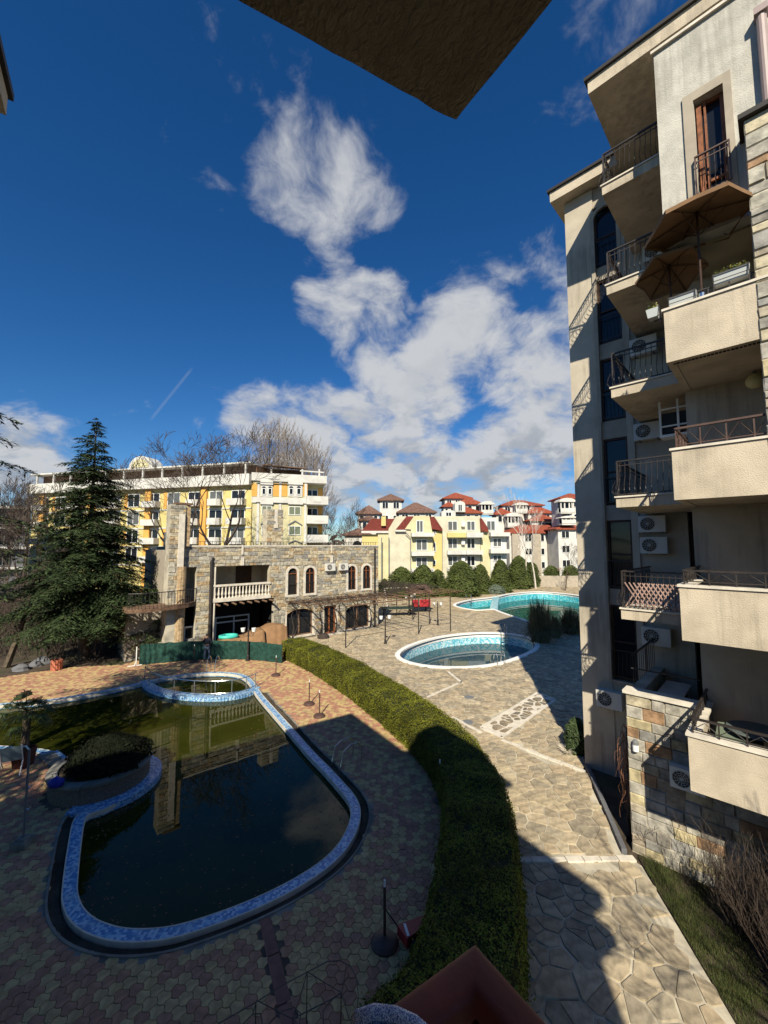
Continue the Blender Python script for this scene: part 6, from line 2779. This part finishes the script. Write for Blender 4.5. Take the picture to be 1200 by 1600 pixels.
# planter island with the dark shrub
pl = thing('round_planter', 'round pebble faced planter at the left side of the main pool', 'planter', (*PLANTER_C, 0))
q = MB()
q.lathe([(PLANTER_R, -.9), (PLANTER_R, .52)], 40)
q.build('planter_wall', M['pebble'], pl)
q = MB()
q.lathe([(PLANTER_R - .2, .5), (PLANTER_R + .06, .521), (PLANTER_R + .07, .6), (PLANTER_R - .22, .601), (PLANTER_R - .24, .5)], 40)
q.build('rim', M['concrete'], pl)
q = MB()
q.lathe([(.05, .54), (PLANTER_R - .15, .541)], 30)
q.build('soil', M['soil'], pl)
q = MB()
n = 26
pts_i = [(PLANTER_R * math.cos(R(-85 + 165 * k / n)), PLANTER_R * math.sin(R(-85 + 165 * k / n))) for k in range(n + 1)]
pts_o = [(p[0] * 1.27, p[1] * 1.27) for p in pts_i]
for k in range(n):
    q.add([(*pts_i[k], -.6), (*pts_i[k + 1], -.6), (*pts_o[k + 1], -.6), (*pts_o[k], -.6), (*pts_i[k], .045), (*pts_i[k + 1], .045), (*pts_o[k + 1], .045), (*pts_o[k], .045)],
          [(4, 5, 6, 7), (2, 3, 7, 6)])
q.build('tiled_ledge', M['coping'], pl)
pa = [G(58, 1183), G(88, 1208), G(110, 1192), G(84, 1176)]
q = MB()
q.prism([(p.x, p.y) for p in pa], -.5, .05)
tag(q.build('bridge_slab', M['concrete']), kind='structure')
q = MB()
pb_ = [G(84, 1176.5), G(100, 1190), G(110, 1189), G(90, 1174)]
q.prism([(p.x, p.y) for p in pb_], -.5, .056)
tag(q.build('bridge_edge', M['coping']), kind='structure')


def bush(name, label, cat, loc, rx, ry, h, n, m, seed, size=.05, group=None, cone=.0, core=None, base=0.0):
    """evergreen mound: a dark inner body and many leaf faces in uneven clumps over it"""
    t = thing(name, label, cat, loc, 0, group)
    rnd = random.Random(seed)
    cr = MB()
    N, K = 14, 8
    prof = lambda f: max(.03, (1 - min(f, .999) ** (3.2 - 4.5 * cone)) ** .55) * (.86 + .14 * min(1, f * 4))
    rad = lambda a, f: prof(f) * (1 + .34 * mnoise.noise(Vector((math.cos(a) * 1.7 + seed, math.sin(a) * 1.7, f * 3.2))) + .12 * mnoise.noise(Vector((math.cos(a) * 4 + seed, math.sin(a) * 4, f * 7))))
    for k in range(K + 1):
        f = k / K
        for j in range(N):
            a = 6.283 * j / N
            r = rad(a, f) * .84
            cr.v.append((rx * r * math.cos(a), ry * r * math.sin(a), base + h * f * .95))
    for k in range(K):
        for j in range(N):
            a = k * N + j
            b = k * N + (j + 1) % N
            cr.f.append((a, b, b + N, a + N))
            cr.m.append(0)
    cr.f.append(tuple(K * N + j for j in range(N)))
    cr.m.append(0)
    cr.build('branches', core or M['hedge_core'], t, True)
    lv = MB()
    for _ in range(n):
        f = rnd.random() ** 1.1
        a = rnd.uniform(0, 6.283)
        r = rad(a, f) * (rnd.uniform(.80, 1.05) if rnd.random() > .08 else rnd.uniform(1.0, 1.16))
        p = (rx * r * math.cos(a), ry * r * math.sin(a), base + h * f)
        leaf_quads(lv, p, (math.cos(a), math.sin(a), .5 + f), size, rnd, 1.5)
    lv.build('foliage', m, t)
    return t


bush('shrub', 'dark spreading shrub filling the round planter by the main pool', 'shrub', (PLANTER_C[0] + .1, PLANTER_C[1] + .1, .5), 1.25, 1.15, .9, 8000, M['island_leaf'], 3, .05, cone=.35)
bgp = G(82, 1229, .62)
bg_ = thing('bag', 'crumpled blue plastic bag on the rim of the round planter', 'bag', (bgp.x + .1, bgp.y, .6))
q = MB()
for k in range(7):
    f = k / 6
    for j in range(12):
        a = 6.283 * j / 12
        r = .17 * math.sin(math.pi * (f * .8 + .15)) * (1 + .35 * mnoise.noise(Vector((math.cos(a) * 2, math.sin(a) * 2, f * 4))))
        q.v.append((r * 1.3 * math.cos(a), r * math.sin(a), .3 * f))
for k in range(6):
    for j in range(12):
        q.f.append((k * 12 + j, k * 12 + (j + 1) % 12, k * 12 + 12 + (j + 1) % 12, k * 12 + 12 + j))
        q.m.append(0)
q.f.append(tuple(72 + j for j in range(12)))
q.m.append(0)
q.build('bag_body', M['blue_bag'], bg_, True)
q = MB()
q.tube([(-.1, 0, .28), (-.14, 0, .36), (-.04, .02, .38), (0, 0, .29)], .012, 5)
q.build('handle', M['blue_bag'], bg_)

# potted palm
pp_ = G(36, 1198)
pt = thing('plant_pot', 'dark red square plant pot holding the palm at the left', 'pot', (pp_.x, pp_.y, 0))
q = MB()
q.add([(-.2, -.2, 0), (.2, -.2, 0), (.2, .2, 0), (-.2, .2, 0), (-.26, -.26, .62), (.26, -.26, .62), (.26, .26, .62), (-.26, .26, .62)], [(0, 1, 5, 4), (1, 2, 6, 5), (2, 3, 7, 6), (3, 0, 4, 7), (0, 3, 2, 1)])
q.build('pot', mat('dark_red_pot', (.08, .025, .02), .7), pt)
q = MB()
q.box(-.235, .235, -.235, .235, .5, .54)
q.build('soil', M['soil'], pt)
pm = thing('palm', 'small fan palm with drooping leaves standing in the dark red pot', 'palm', (pp_.x, pp_.y, .53))
q = MB()
q.tube([(0, 0, 0), (.03, 0, .7), (0, .02, 1.35)], [.13, .12, .11], 10)
q.build('trunk', M['bark'], pm)
rp = random.Random(4)
for k in range(26):
    a = k * 2.4
    el = rp.uniform(-.5, 1.1)
    d = Vector((math.cos(a) * math.cos(el), math.sin(a) * math.cos(el), math.sin(el)))
    q = MB()
    c = Vector((0, 0, 1.35))
    L = rp.uniform(.4, .6)
    tip = c + d * L + Vector((0, 0, -.08))
    q.tube([c, c + d * L * .5, tip], .012, 4, caps=False)
    sd_ = d.cross(Vector((0, 0, 1))).normalized()
    up_ = sd_.cross(d)
    for j in range(15):
        t = -1.3 + 2.6 * j / 14
        dd = (d * math.cos(t) + sd_ * math.sin(t)).normalized()
        fl_ = rp.uniform(.38, .52) * (1 - .25 * abs(t) / 1.3)
        w = dd.cross(up_).normalized() * .02
        m = tip + dd * fl_ * .55
        e = tip + dd * fl_ + Vector((0, 0, -.16 - .1 * rp.random()))
        q.add([tip, m + w, e, m - w], [(0, 1, 2, 3)])
    q.build('frond', M['palm'], pm)

# tall thin post on a block, chair and others on the left
p = G(36, 1322)
sp_ = thing('shower_post', 'tall thin grey post with small hooks on a square block at the left', 'post', (p.x, p.y, 0))
q = MB()
q.box(-.19, .19, -.19, .19, 0, .17)
q.box(-.12, .12, -.12, .12, .17, .22)
q.build('base', M['concrete'], sp_)
q = MB()
q.tube([(0, 0, .2), (0, 0, 2.38)], .026, 8)
q.build('pole', M['grey_metal'], sp_)
for z in (.9, 1.45):
    q = MB()
    q.tube([(0, 0, z), (.1, 0, z), (.12, 0, z + .05)], .012, 5)
    q.build('hook', M['steel'], sp_)
q = MB()
q.tube([(0, 0, 2.36), (-.1, 0, 2.46), (-.2, 0, 2.44)], .02, 6)
q.build('shower_head', M['white_metal'], sp_)
p = G(18, 1208)
cr_ = thing('deck_chair', 'pale blue deck chair with white metal frame beside the potted palm', 'chair', (p.x, p.y, 0), R(-150))
q = MB()
for x in (-.28, .28):
    q.tube([(x, -.35, 0), (x, .05, .42), (x, .35, 1.0)], .018, 6)
    q.tube([(x, .4, 0), (x, 0, .42), (x, -.3, .44)], .018, 6)
q.build('frame', M['white_metal'], cr_)
q = MB()
q.add([(-.27, -.3, .45), (.27, -.3, .45), (.27, .06, .42), (-.27, .06, .42), (.27, .34, .98), (-.27, .34, .98)], [(0, 1, 2, 3), (3, 2, 4, 5)])
q.build('seat', mat('pale_blue_mesh', (.22, .32, .38), .8), cr_)
p = G(88, 1047)
bn_ = thing('litter_bin', 'salmon pink ribbed round bin at the far edge of the brick deck', 'bin', (p.x, p.y, 0))
q = MB()
q.lathe([(.27, 0), (.29, .62), (.25, .63), (.24, .3)], 20)
q.build('bin_body', M['pinkbin'], bn_)
for k in range(16):
    q = MB()
    a = 6.283 * k / 16
    q.tube([(.285 * math.cos(a), .285 * math.sin(a), .04), (.297 * math.cos(a), .297 * math.sin(a), .58)], .014, 4)
    q.build('rib', M['pinkbin'], bn_)
# red box by the hedge
p = G(648, 1466)
rx_ = thing('red_trolley', 'red metal box trolley with a white stripe lying beside the hedge', 'trolley', (p.x, p.y, 0), R(32))
q = MB()
q.add([(-.3, -.16, .08), (.42, -.1, .08), (.42, .12, .08), (-.3, .16, .08), (-.3, -.17, .26), (.42, -.06, .2), (.42, .1, .2), (-.3, .17, .26)], [(0, 3, 2, 1), (4, 5, 6, 7), (0, 1, 5, 4), (1, 2, 6, 5), (2, 3, 7, 6), (3, 0, 4, 7)])
q.build('box', M['red'], rx_)
q = MB()
q.bar((-.25, -.14, .262), (-.16, .12, .25), .05, .012)
q.build('stripe', M['white'], rx_)
q = MB()
q.tube([(-.3, .16, .24), (-.5, .3, .55), (-.42, .42, .55)], .012, 5)
q.tube([(.42, .02, .3), (.75, .05, .35)], .02, 6)
q.build('handle', M['iron'], rx_)
for x in (-.15, .25):
    q = MB()
    q.lathe([(.085, -.03), (.085, .03)], 14)
    q.v = [(x + v[0], v[2] - .2, .085 + v[1]) for v in q.v]
    q.build('wheel', M['iron'], rx_)
# wire frame with hoops at the very bottom
wf_ = thing('wire_trellis', 'thin black wire trellis of hoops and spokes above the brick deck at the bottom', 'trellis', (0, 0, 0))
Z = 1.0
wp = lambda *pts: [G(x, y, Z) for x, y in pts]
q = MB()
for pts in ([(340, 1600), (400, 1566), (440, 1540), (480, 1519), (512, 1502), (532, 1501), (548, 1510), (557, 1528), (560, 1555), (556, 1600)], [(401, 1563), (430, 1578), (457, 1592), (520, 1560), (533, 1551)],
            [(480, 1518), (505, 1534), (532, 1550)], [(480, 1518), (470, 1555), (457, 1592)], [(541, 1506), (538, 1530), (534, 1551)], [(395, 1585), (400, 1566)], [(420, 1600), (440, 1580), (460, 1574), (470, 1584), (468, 1600)],
            [(505, 1610), (505, 1580), (515, 1565), (533, 1551)], [(375, 1605), (395, 1584), (408, 1584), (410, 1604)], [(533, 1551), (545, 1590), (560, 1620)]):
    q.tube(wp(*pts), .0075, 5, caps=False)
q.build('wires', M['iron'], wf_)
q = MB()
for x, y in ((400, 1566), (480, 1519), (533, 1551), (458, 1592)):
    a = G(x, y, Z)
    q.tube([a, (a.x * 1.02, a.y * 1.02, 0)], .008, 5)
q.build('leg', M['iron'], wf_)

# bollard-like details and rocks in the garden bed
rr = random.Random(17)
for i, (px, py, s, lb) in enumerate(((33, 1046, .5, 'grey rock at the edge of the garden bed, nearest the left edge'), (55, 1040, .42, 'mid grey rock in the garden bed below the low cedar branches'), (66, 1036, .6, 'largest grey rock in the garden bed left of the pink bin'))):
    p = G(px, py)
    q = MB()
    N, K = 9, 5
    for k in range(K + 1):
        f = k / K
        for j in range(N):
            a = 6.283 * j / N
            r = s * (math.cos(f * 1.45) ** .6) * (1 + .3 * mnoise.noise(Vector((math.cos(a) + i * 5, math.sin(a), f * 2))))
            q.v.append((r * math.cos(a), r * .8 * math.sin(a), s * .75 * f - .04))
    for k in range(K):
        for j in range(N):
            q.f.append((k * N + j, k * N + (j + 1) % N, k * N + N + (j + 1) % N, k * N + N + j))
            q.m.append(0)
    q.f.append(tuple(K * N + j for j in range(N)))
    q.m.append(0)
    o = q.build('rock', M['greywall'])
    o.location = p
    tag(o, lb, 'rock', 'rocks in the garden bed')


# ---------------------------------------------------------------- planting
# clipped evergreens behind the large pool
tb_ = [(592, 610, 906, 932, 'small round evergreen bush half behind the clubhouse corner'), (607, 647, 888, 934, 'evergreen bush with pointed top, second from the clubhouse corner'),
       (643, 680, 885, 934, 'tall rounded evergreen bush behind the red playhouse'), (670, 698, 892, 932, 'yellowish green bush just left of the biggest round bush'), (697, 745, 879, 932, 'biggest round evergreen bush in the row behind the large pool'),
       (738, 764, 884, 928, 'slim evergreen bush leaning on the right side of the biggest bush'), (768, 797, 877, 919, 'cone topped evergreen bush behind the grey green shrub'), (794, 828, 871, 920, 'tall broad evergreen bush right of the cone topped one'),
       (820, 842, 880, 917, 'last narrow evergreen bush at the right end of the row')]
for i, (xa, xb, yt, yb, lb) in enumerate(tb_):
    d = G((xa + xb) / 2, yb)
    y = d.y + .5 if i != 6 else 67.7
    a, b = at(xa, 900, y), at(xb, 900, y)
    h = at(xa, yt, y).z
    r = (b.x - a.x) / 2
    bush('evergreen_bush', lb, 'bush', ((a.x + b.x) / 2, y, 0), r * 1.2, r * 1.0, h * 1.05, int(5200 * r * h / 9) + 1500, M['thuja'], 40 + i, .11, 'clipped evergreens behind the large pool', cone=.28)
d = G(781, 924)
bush('shrub', 'low grey green cushion shrub in front of the evergreen row', 'shrub', (17.6, 65.3, 0), 1.4, 1.0, 1.4, 2400, M['sage'], 61, .08)
for i, (px, py, w, h, lb) in enumerate(((862, 913, 1.6, 3.6, 'loose green shrub at the far right end of the pools'), (893, 912, 2.0, 3.6, 'dark green shrub beside the shaded pilaster at the far right'))):
    d = G(px, py)
    bush('shrub', lb, 'shrub', (d.x, d.y, 0), w, w, h, 2600, M['thuja'], 70 + i, .12)
# ornamental grasses by the oval pool
for i, (px, py, h, r, lb) in enumerate(((845, 1003, 3.4, 1.5, 'tall brown green ornamental grass clump beside the oval pool'), (893, 990, 2.3, 1.4, 'ornamental grass clump near the shaded pilaster'), (868, 996, 1.9, .8, 'smaller ornamental grass tuft between the two big clumps'))):
    d = G(px, py)
    t = thing('grass_clump', lb, 'ornamental grass', (d.x, d.y, 0), 0, 'ornamental grasses beside the pools')
    rnd = random.Random(80 + i)
    q = MB()
    for _ in range(int(1000 * r)):
        a = rnd.uniform(0, 6.283)
        r0 = rnd.random() ** .5 * r * .45
        lean = rnd.random()
        hh = h * rnd.uniform(.6, 1.12) * (1.05 - .6 * lean ** 1.5)
        b = Vector((r0 * math.cos(a), r0 * math.sin(a), 0))
        e = Vector((math.cos(a + rnd.uniform(-.6, .6)), math.sin(a + rnd.uniform(-.6, .6)), 0)) * (r * lean * .9)
        w = Vector((-math.sin(a), math.cos(a), 0)).lerp(Vector((1, 0, 0)), rnd.random() * .6).normalized() * rnd.uniform(.014, .03)
        m1 = b + e * .35 + Vector((0, 0, hh * .62))
        tip = b + e + Vector((0, 0, hh - lean * lean * h * .35))
        q.add([b - w, b + w, m1 + w * .8, m1 - w * .8, tip], [(0, 1, 2, 3), (3, 2, 4)])
    q.build('blades', M['drygrass'], t)

# bare trees
b0 = at(300, 850, 50)
bare('bare_tree', 'left one of the two large bare trees rising behind the clubhouse roof', 'tree', (b0.x, 50, 0), 24, 101, .40, M['twig'], 'bare trees behind the clubhouse', levels=7, first=.30, spread=.56, n_child=(2, 3), up=.14, shrink=.74, d0=(-.12, 0, 1), wig=.18, minr=.018, tm=M['bark'])
b0 = at(338, 850, 51)
bare('bare_tree', 'right one of the two large bare trees rising behind the clubhouse roof', 'tree', (b0.x, 51, 0), 25, 104, .40, M['twig'], 'bare trees behind the clubhouse', levels=7, first=.30, spread=.54, n_child=(2, 3), up=.14, shrink=.74, d0=(-.02, 0, 1), wig=.18, minr=.018, tm=M['bark'])
rp_ = random.Random(3)
for i in range(8):
    px = 404 + i * 14
    y = 92 + rp_.uniform(-4, 6)
    b0 = at(px, 850, y)
    top = at(px, (676, 668, 666, 672, 684, 690, 700, 712)[i], y).z
    t = thing('poplar', ('leftmost', 'second from left', 'third from left', 'fourth from left', 'fourth from right', 'third from right', 'second from right', 'rightmost')[i] + ' of the bare upright poplars behind the hotel block', 'tree', (b0.x, y, 0), 0, 'bare poplars behind the hotel block')
    q, tr = MB(), MB()
    tr.tube([(0, 0, 0), (0, 0, top * .5), (0, 0, top * .97)], [.38, .22, .02], 6)
    for k in range(90):
        z = top * (.30 + .68 * k / 90)
        a = k * 2.4 + rp_.uniform(-.4, .4)
        L = (top - z) * .26 + 3.0 * (z / top) + .6
        d = Vector((math.cos(a) * .62, math.sin(a) * .62, 1)).normalized()
        p = Vector((0, 0, z - L * .3))
        pts = [p]
        for j in range(3):
            d = (d + Vector((rp_.uniform(-.1, .1), rp_.uniform(-.1, .1), .12))).normalized()
            p = p + d * L / 3
            pts.append(p)
            for s in range(5):
                e = (d + Vector((rp_.uniform(-.5, .5), rp_.uniform(-.5, .5), .2))).normalized()
                q.tube([p, p + e * L * rp_.uniform(.2, .45)], [.022, .010], 3, caps=False)
        q.tube(pts, [.05, .04, .028, .014], 3, caps=False)
    tr.build('trunk', M['bark'], t)
    q.build('crown', M['twig_pale'], t)
for i, (px, y, yt, lb) in enumerate(((520, 84, 738, 'bare tree rising just right of the hotel block balconies'), (548, 88, 780, 'shorter bare tree between the hotel block and the brown roofed house'), (536, 78, 790, 'low twiggy bare tree in front of the gap beside the hotel block'))):
    b0 = at(px, 850, y)
    h = at(px, yt, y).z
    bare('bare_tree', lb, 'tree', (b0.x, y, 0), h, 120 + i, .22, M['twig'], None, levels=6, first=.29, spread=.45, n_child=(2, 3), up=.3, shrink=.73, minr=.016, tm=M['bark'])
for i, (px, y, yt, lb) in enumerate(((820, 72, 770, 'tallest white barked bare birch before the red roofed villas'), (836, 73, 772, 'right hand white barked birch beside the stone piers'), (803, 74, 790, 'slender left hand bare birch before the red roofed villas'))):
    b0 = at(px, 880, y)
    h = at(px, yt, y).z
    bare('birch', lb, 'tree', (b0.x, y, 0), h, 130 + i, .17, M['birch'], 'white birches before the villas', levels=6, first=.33, spread=.34, n_child=(2, 2), up=.35, shrink=.72, minr=.014, tm=M['birch'])
b0 = at(882, 880, 70)
bare('bare_tree', 'small bare tree casting its shadow on the white villa at the right', 'tree', (b0.x, 70, 0), 9, 140, .13, M['twig'], None, levels=5, first=.3, spread=.5, n_child=(2, 3), up=.25, minr=.014, tm=M['bark'])
d = G(866, 912)
t = bare('bare_shrub', 'reddish brown bare shrub by the low wall beyond the large pool', 'shrub', (d.x, d.y, 0), 4.5, 141, .06, M['vine_red'], None, levels=4, first=.3, spread=.6, n_child=(3, 4), up=.2, minr=.012)
bare('bare_tree', 'bare tree beside the right building, outside the picture, dappling the lowest terrace with shade', 'tree', (6.9, 1.6, 0), 8.6, 171, .14, M['twig'], None, levels=6, first=.29, spread=.5, n_child=(2, 3), up=.25, minr=.008, tm=M['bark'])
# left garden
d = G(10, 1042)
bare('bare_tree', 'bare tree with a leaning sunlit trunk at the left edge of the garden', 'tree', (d.x, d.y, 0), 12.5, 150, .2, M['twig'], None, levels=6, first=.33, spread=.42, n_child=(2, 3), up=.25, shrink=.72, d0=(.12, .05, 1), minr=.014, tm=M['bark'])
for i, (px, y, h, lb) in enumerate(((28, 34, 9, 'twiggy bare tree behind the leaning one at the left'), (60, 38, 15, 'slim bare tree just left of the tall cedar'), (5, 30, 7, 'low bare tree touching the left edge of the picture'), (88, 44, 9, 'bare tree mostly hidden behind the tall cedar'), (38, 42, 19, 'tallest bare tree left of the cedar, its top against the clouds'), (16, 45, 17, 'bare tree before the grey block at the left'), (48, 31, 8, 'low branching bare tree between the leaning trunk and the cedar'))):
    b0 = at(px, 900, y)
    bare('bare_tree', lb, 'tree', (b0.x, y, 0), h, 160 + i, .11, M['twig'], 'bare garden trees at the left', levels=7, first=.26, spread=.5, n_child=(2, 3), up=.25, minr=.014, tm=M['bark'])
for i, (x, y, w, h, lb) in enumerate(((-29, 36, 3.2, 3.0, 'dark evergreen undergrowth at the left behind the bare trees'), (-23, 38, 3.0, 3.2, 'dark evergreen shrub behind the tall cedar trunk'), (-34, 33, 3.0, 3.6, 'dark evergreen shrub at the far left edge of the garden'), (-18.5, 33.5, 2.2, 2.6, 'dark shrub between the cedar trunk and the green fence'))):
    bush('evergreen_shrub', lb, 'shrub', (x, y, 0), w, w * .8, h, 5200, M['needle'], 90 + i, .1, 'dark shrubs in the left garden')
# undergrowth of thin bare twigs
ug = MB()
rnd = random.Random(44)
for _ in range(2600):
    x, y = rnd.uniform(-42, -17.5), rnd.uniform(27.5, 46)
    if x > -19 - (y - 28) * .2 and y < 31:
        continue
    p = Vector((x, y, 0))
    pts = [p]
    dd = Vector((rnd.uniform(-.4, .4), rnd.uniform(-.4, .4), 1))
    for k in range(3):
        dd = (dd + Vector((rnd.uniform(-.4, .4), rnd.uniform(-.4, .4), .1))).normalized()
        p = p + dd * rnd.uniform(.3, 1.3)
        pts.append(p)
    ug.tube(pts, [.02, .016, .012, .006], 3, caps=False)
    for e_ in range(3):
        ug.tube([pts[1 + e_ % 3], pts[1 + e_ % 3] + Vector((rnd.uniform(-.6, .6), rnd.uniform(-.6, .6), rnd.uniform(.2, .9)))], [.011, .006], 3, caps=False)
tag(ug.build('undergrowth', M['twig']), kind='stuff')
# wooded far background, one mass
fw_ = MB()
for _ in range(9000):
    x = rnd.uniform(-230, 230)
    y = rnd.uniform(130, 190)
    h = 7 + 5 * mnoise.noise(Vector((x * .03, y * .03, 0))) + 3
    z = rnd.random() ** .7 * h
    leaf_quads(fw_, (x, y, z), (0, -.6, .6), 1.0, rnd, 1.3)
tag(fw_.build('far_wood', M['twig']), kind='stuff')

# planting on the right: grass verge, bare shrubs, creeper
verge = [(6.27, 10.72), (5.68, 7.24), (5.25, 4.6), (5.0, 2.0), (10.5, 2.0), (10.5, 6.6), (6.35, 10.86)]
tag(sheet('verge_soil', verge, [], .012, M['lawn_soil']), kind='structure')
q = MB()
rnd = random.Random(50)
k = 0
while k < 22000:
    x, y = rnd.uniform(5.0, 8.5), rnd.uniform(3.6, 10.8)
    if not inpoly(x, y, verge):
        continue
    edge = x - (5.68 + (y - 7.24) * .17)
    den = mnoise.noise(Vector((x * 2.4, y * 2.4, 0))) * .8 + .62 - max(0, edge - .45) * .9
    if rnd.random() > den:
        continue
    a = rnd.uniform(0, 6.283)
    h = rnd.uniform(.03, .11)
    w = Vector((math.cos(a), math.sin(a), 0)) * .0045
    b = Vector((x, y, .012))
    tip = b + Vector((rnd.uniform(-.05, .05), rnd.uniform(-.05, .05), h))
    q.add([b - w, b + w, tip], [(0, 1, 2)])
    k += 1
tag(q.build('grass', M['grass']), kind='stuff')
shr = [(7.1, 8.75, 1.5, 'bare brown shrub nearest the stone base wall'), (7.05, 7.9, 1.7, 'dense bare shrub in the middle of the right verge'), (6.85, 7.0, 1.6, 'bare shrub leaning over the grass verge'), (7.3, 6.9, 1.9, 'tall bare shrub at the right edge of the picture'),
       (6.7, 6.2, 1.5, 'lowest bare shrub in the bottom right corner')]
for i, (x, y, h, lb) in enumerate(shr):
    t = thing('bare_shrub', lb, 'shrub', (x, y, 0), 0, 'bare shrubs along the right building')
    q = MB()
    rnd = random.Random(200 + i)
    for s in range(64):
        a = rnd.uniform(0, 6.283)
        d = Vector((math.cos(a) * rnd.uniform(.05, .6), math.sin(a) * rnd.uniform(.05, .6), 1)).normalized()
        p = Vector((rnd.uniform(-.16, .16), rnd.uniform(-.16, .16), 0))
        L = h * rnd.uniform(.6, 1.2)
        pts = [p]
        for k in range(5):
            d = (d + Vector((rnd.uniform(-.16, .16), rnd.uniform(-.16, .16), .04))).normalized()
            p = p + d * L / 5
            pts.append(p)
            if k > 0:
                for s2 in range(3):
                    e = (d + Vector((rnd.uniform(-.7, .7), rnd.uniform(-.7, .7), rnd.uniform(-.1, .5)))).normalized()
                    l2 = L * rnd.uniform(.10, .3)
                    m = p + e * l2 * .5
                    q.tube([p, m, m + (e + Vector((rnd.uniform(-.4, .4), rnd.uniform(-.4, .4), .3))).normalized() * l2 * .6], [.0035, .003, .0015], 3, caps=False)
        q.tube(pts, [.008, .007, .006, .005, .004, .002], 4, caps=False)
    q.build('stems', M['twig'], t)
# dry creeper and its kerbed bed at the corner of the stone base
kb_ = thing('planting_bed', 'narrow dark planting bed with stone kerb left of the stone base wall', 'planting bed', (0, 0, 0))
a, b = G(912, 1188), G(976, 1336)
q = MB()
n = 9
for k in range(n):
    p, r2 = a.lerp(b, k / n + .004), a.lerp(b, (k + 1) / n - .004)
    q = MB()
    q.bar((p.x, p.y, .06), (r2.x, r2.y, .06), .12, .16)
    q.build('kerb_stone', M['greywall'], kb_)
q = MB()
c, d = Vector(rbw(-1.75, 1.9, 0)), Vector(rbw(-1.75, 4.9, 0))
q.add([(a.x, a.y, .03), (b.x, b.y, .03), (c.x, c.y, .03), (d.x, d.y, .03)], [(0, 1, 2, 3)])
q.build('soil', M['soil'], kb_)
cv = thing('creeper', 'dry reddish creeper hanging at the left corner of the stone base wall', 'creeper', rbw(-1.75, 2.3, 0), R(RBA))
q = MB()
rnd = random.Random(60)
for s in range(70):
    u, w = rnd.uniform(-.18, .14), rnd.uniform(-.35, .7)
    top = rnd.uniform(1.6, 2.9)
    p = Vector((u * .4, w * .5, top))
    pts = [p]
    for k in range(6):
        p = p + Vector((rnd.uniform(-.12, .12), rnd.uniform(-.14, .12), -rnd.uniform(.08, .28)))
        pts.append(p)
    q.tube(pts, [.006, .006, .005, .004, .003, .002, .002], 4, caps=False)
q.build('hanging_shoots', M['vine_red'], cv)
q = MB()
q.tube([(0, .2, 0), (-.05, .1, .6), (.06, .15, 1.2), (0, .1, 1.9), (.05, .0, 2.8)], [.035, .03, .028, .022, .01], 6)
q.tube([(.05, -.1, 0), (.0, -.15, .5), (.1, -.1, 1.1), (.02, -.05, 1.8)], [.025, .02, .02, .012], 6)
q.build('trunk', M['vine'], cv)
d = G(1000, 1332)
bare('bare_shrub', 'small wiry bare plant at the foot of the stone base wall', 'shrub', (d.x + .1, d.y - .08, 0), 1.0, 210, .016, M['vine'], None, levels=3, first=.36, spread=.5, n_child=(3, 3), up=.1, minr=.004)
d = G(904, 1178)
bush('shrub', 'small dark shrub at the foot of the shaded pilaster', 'shrub', (d.x, d.y + .1, 0), .42, .4, 1.25, 1500, M['needle'], 77, .05)
t = thing('dry_plant', 'straw coloured dry plant in front of the dark pilaster shrub', 'plant', tuple(G(885, 1178)))
q = MB()
for s in range(160):
    a = rnd.uniform(0, 6.283)
    L = rnd.uniform(.2, .5)
    e = Vector((math.cos(a) * .7, math.sin(a) * .7, rnd.uniform(.4, 1))).normalized() * L
    q.tube([(0, 0, 0), e * .6, e + Vector((0, 0, -.06))], [.006, .004, .002], 3, caps=False)
q.build('blades', M['cap'], t)
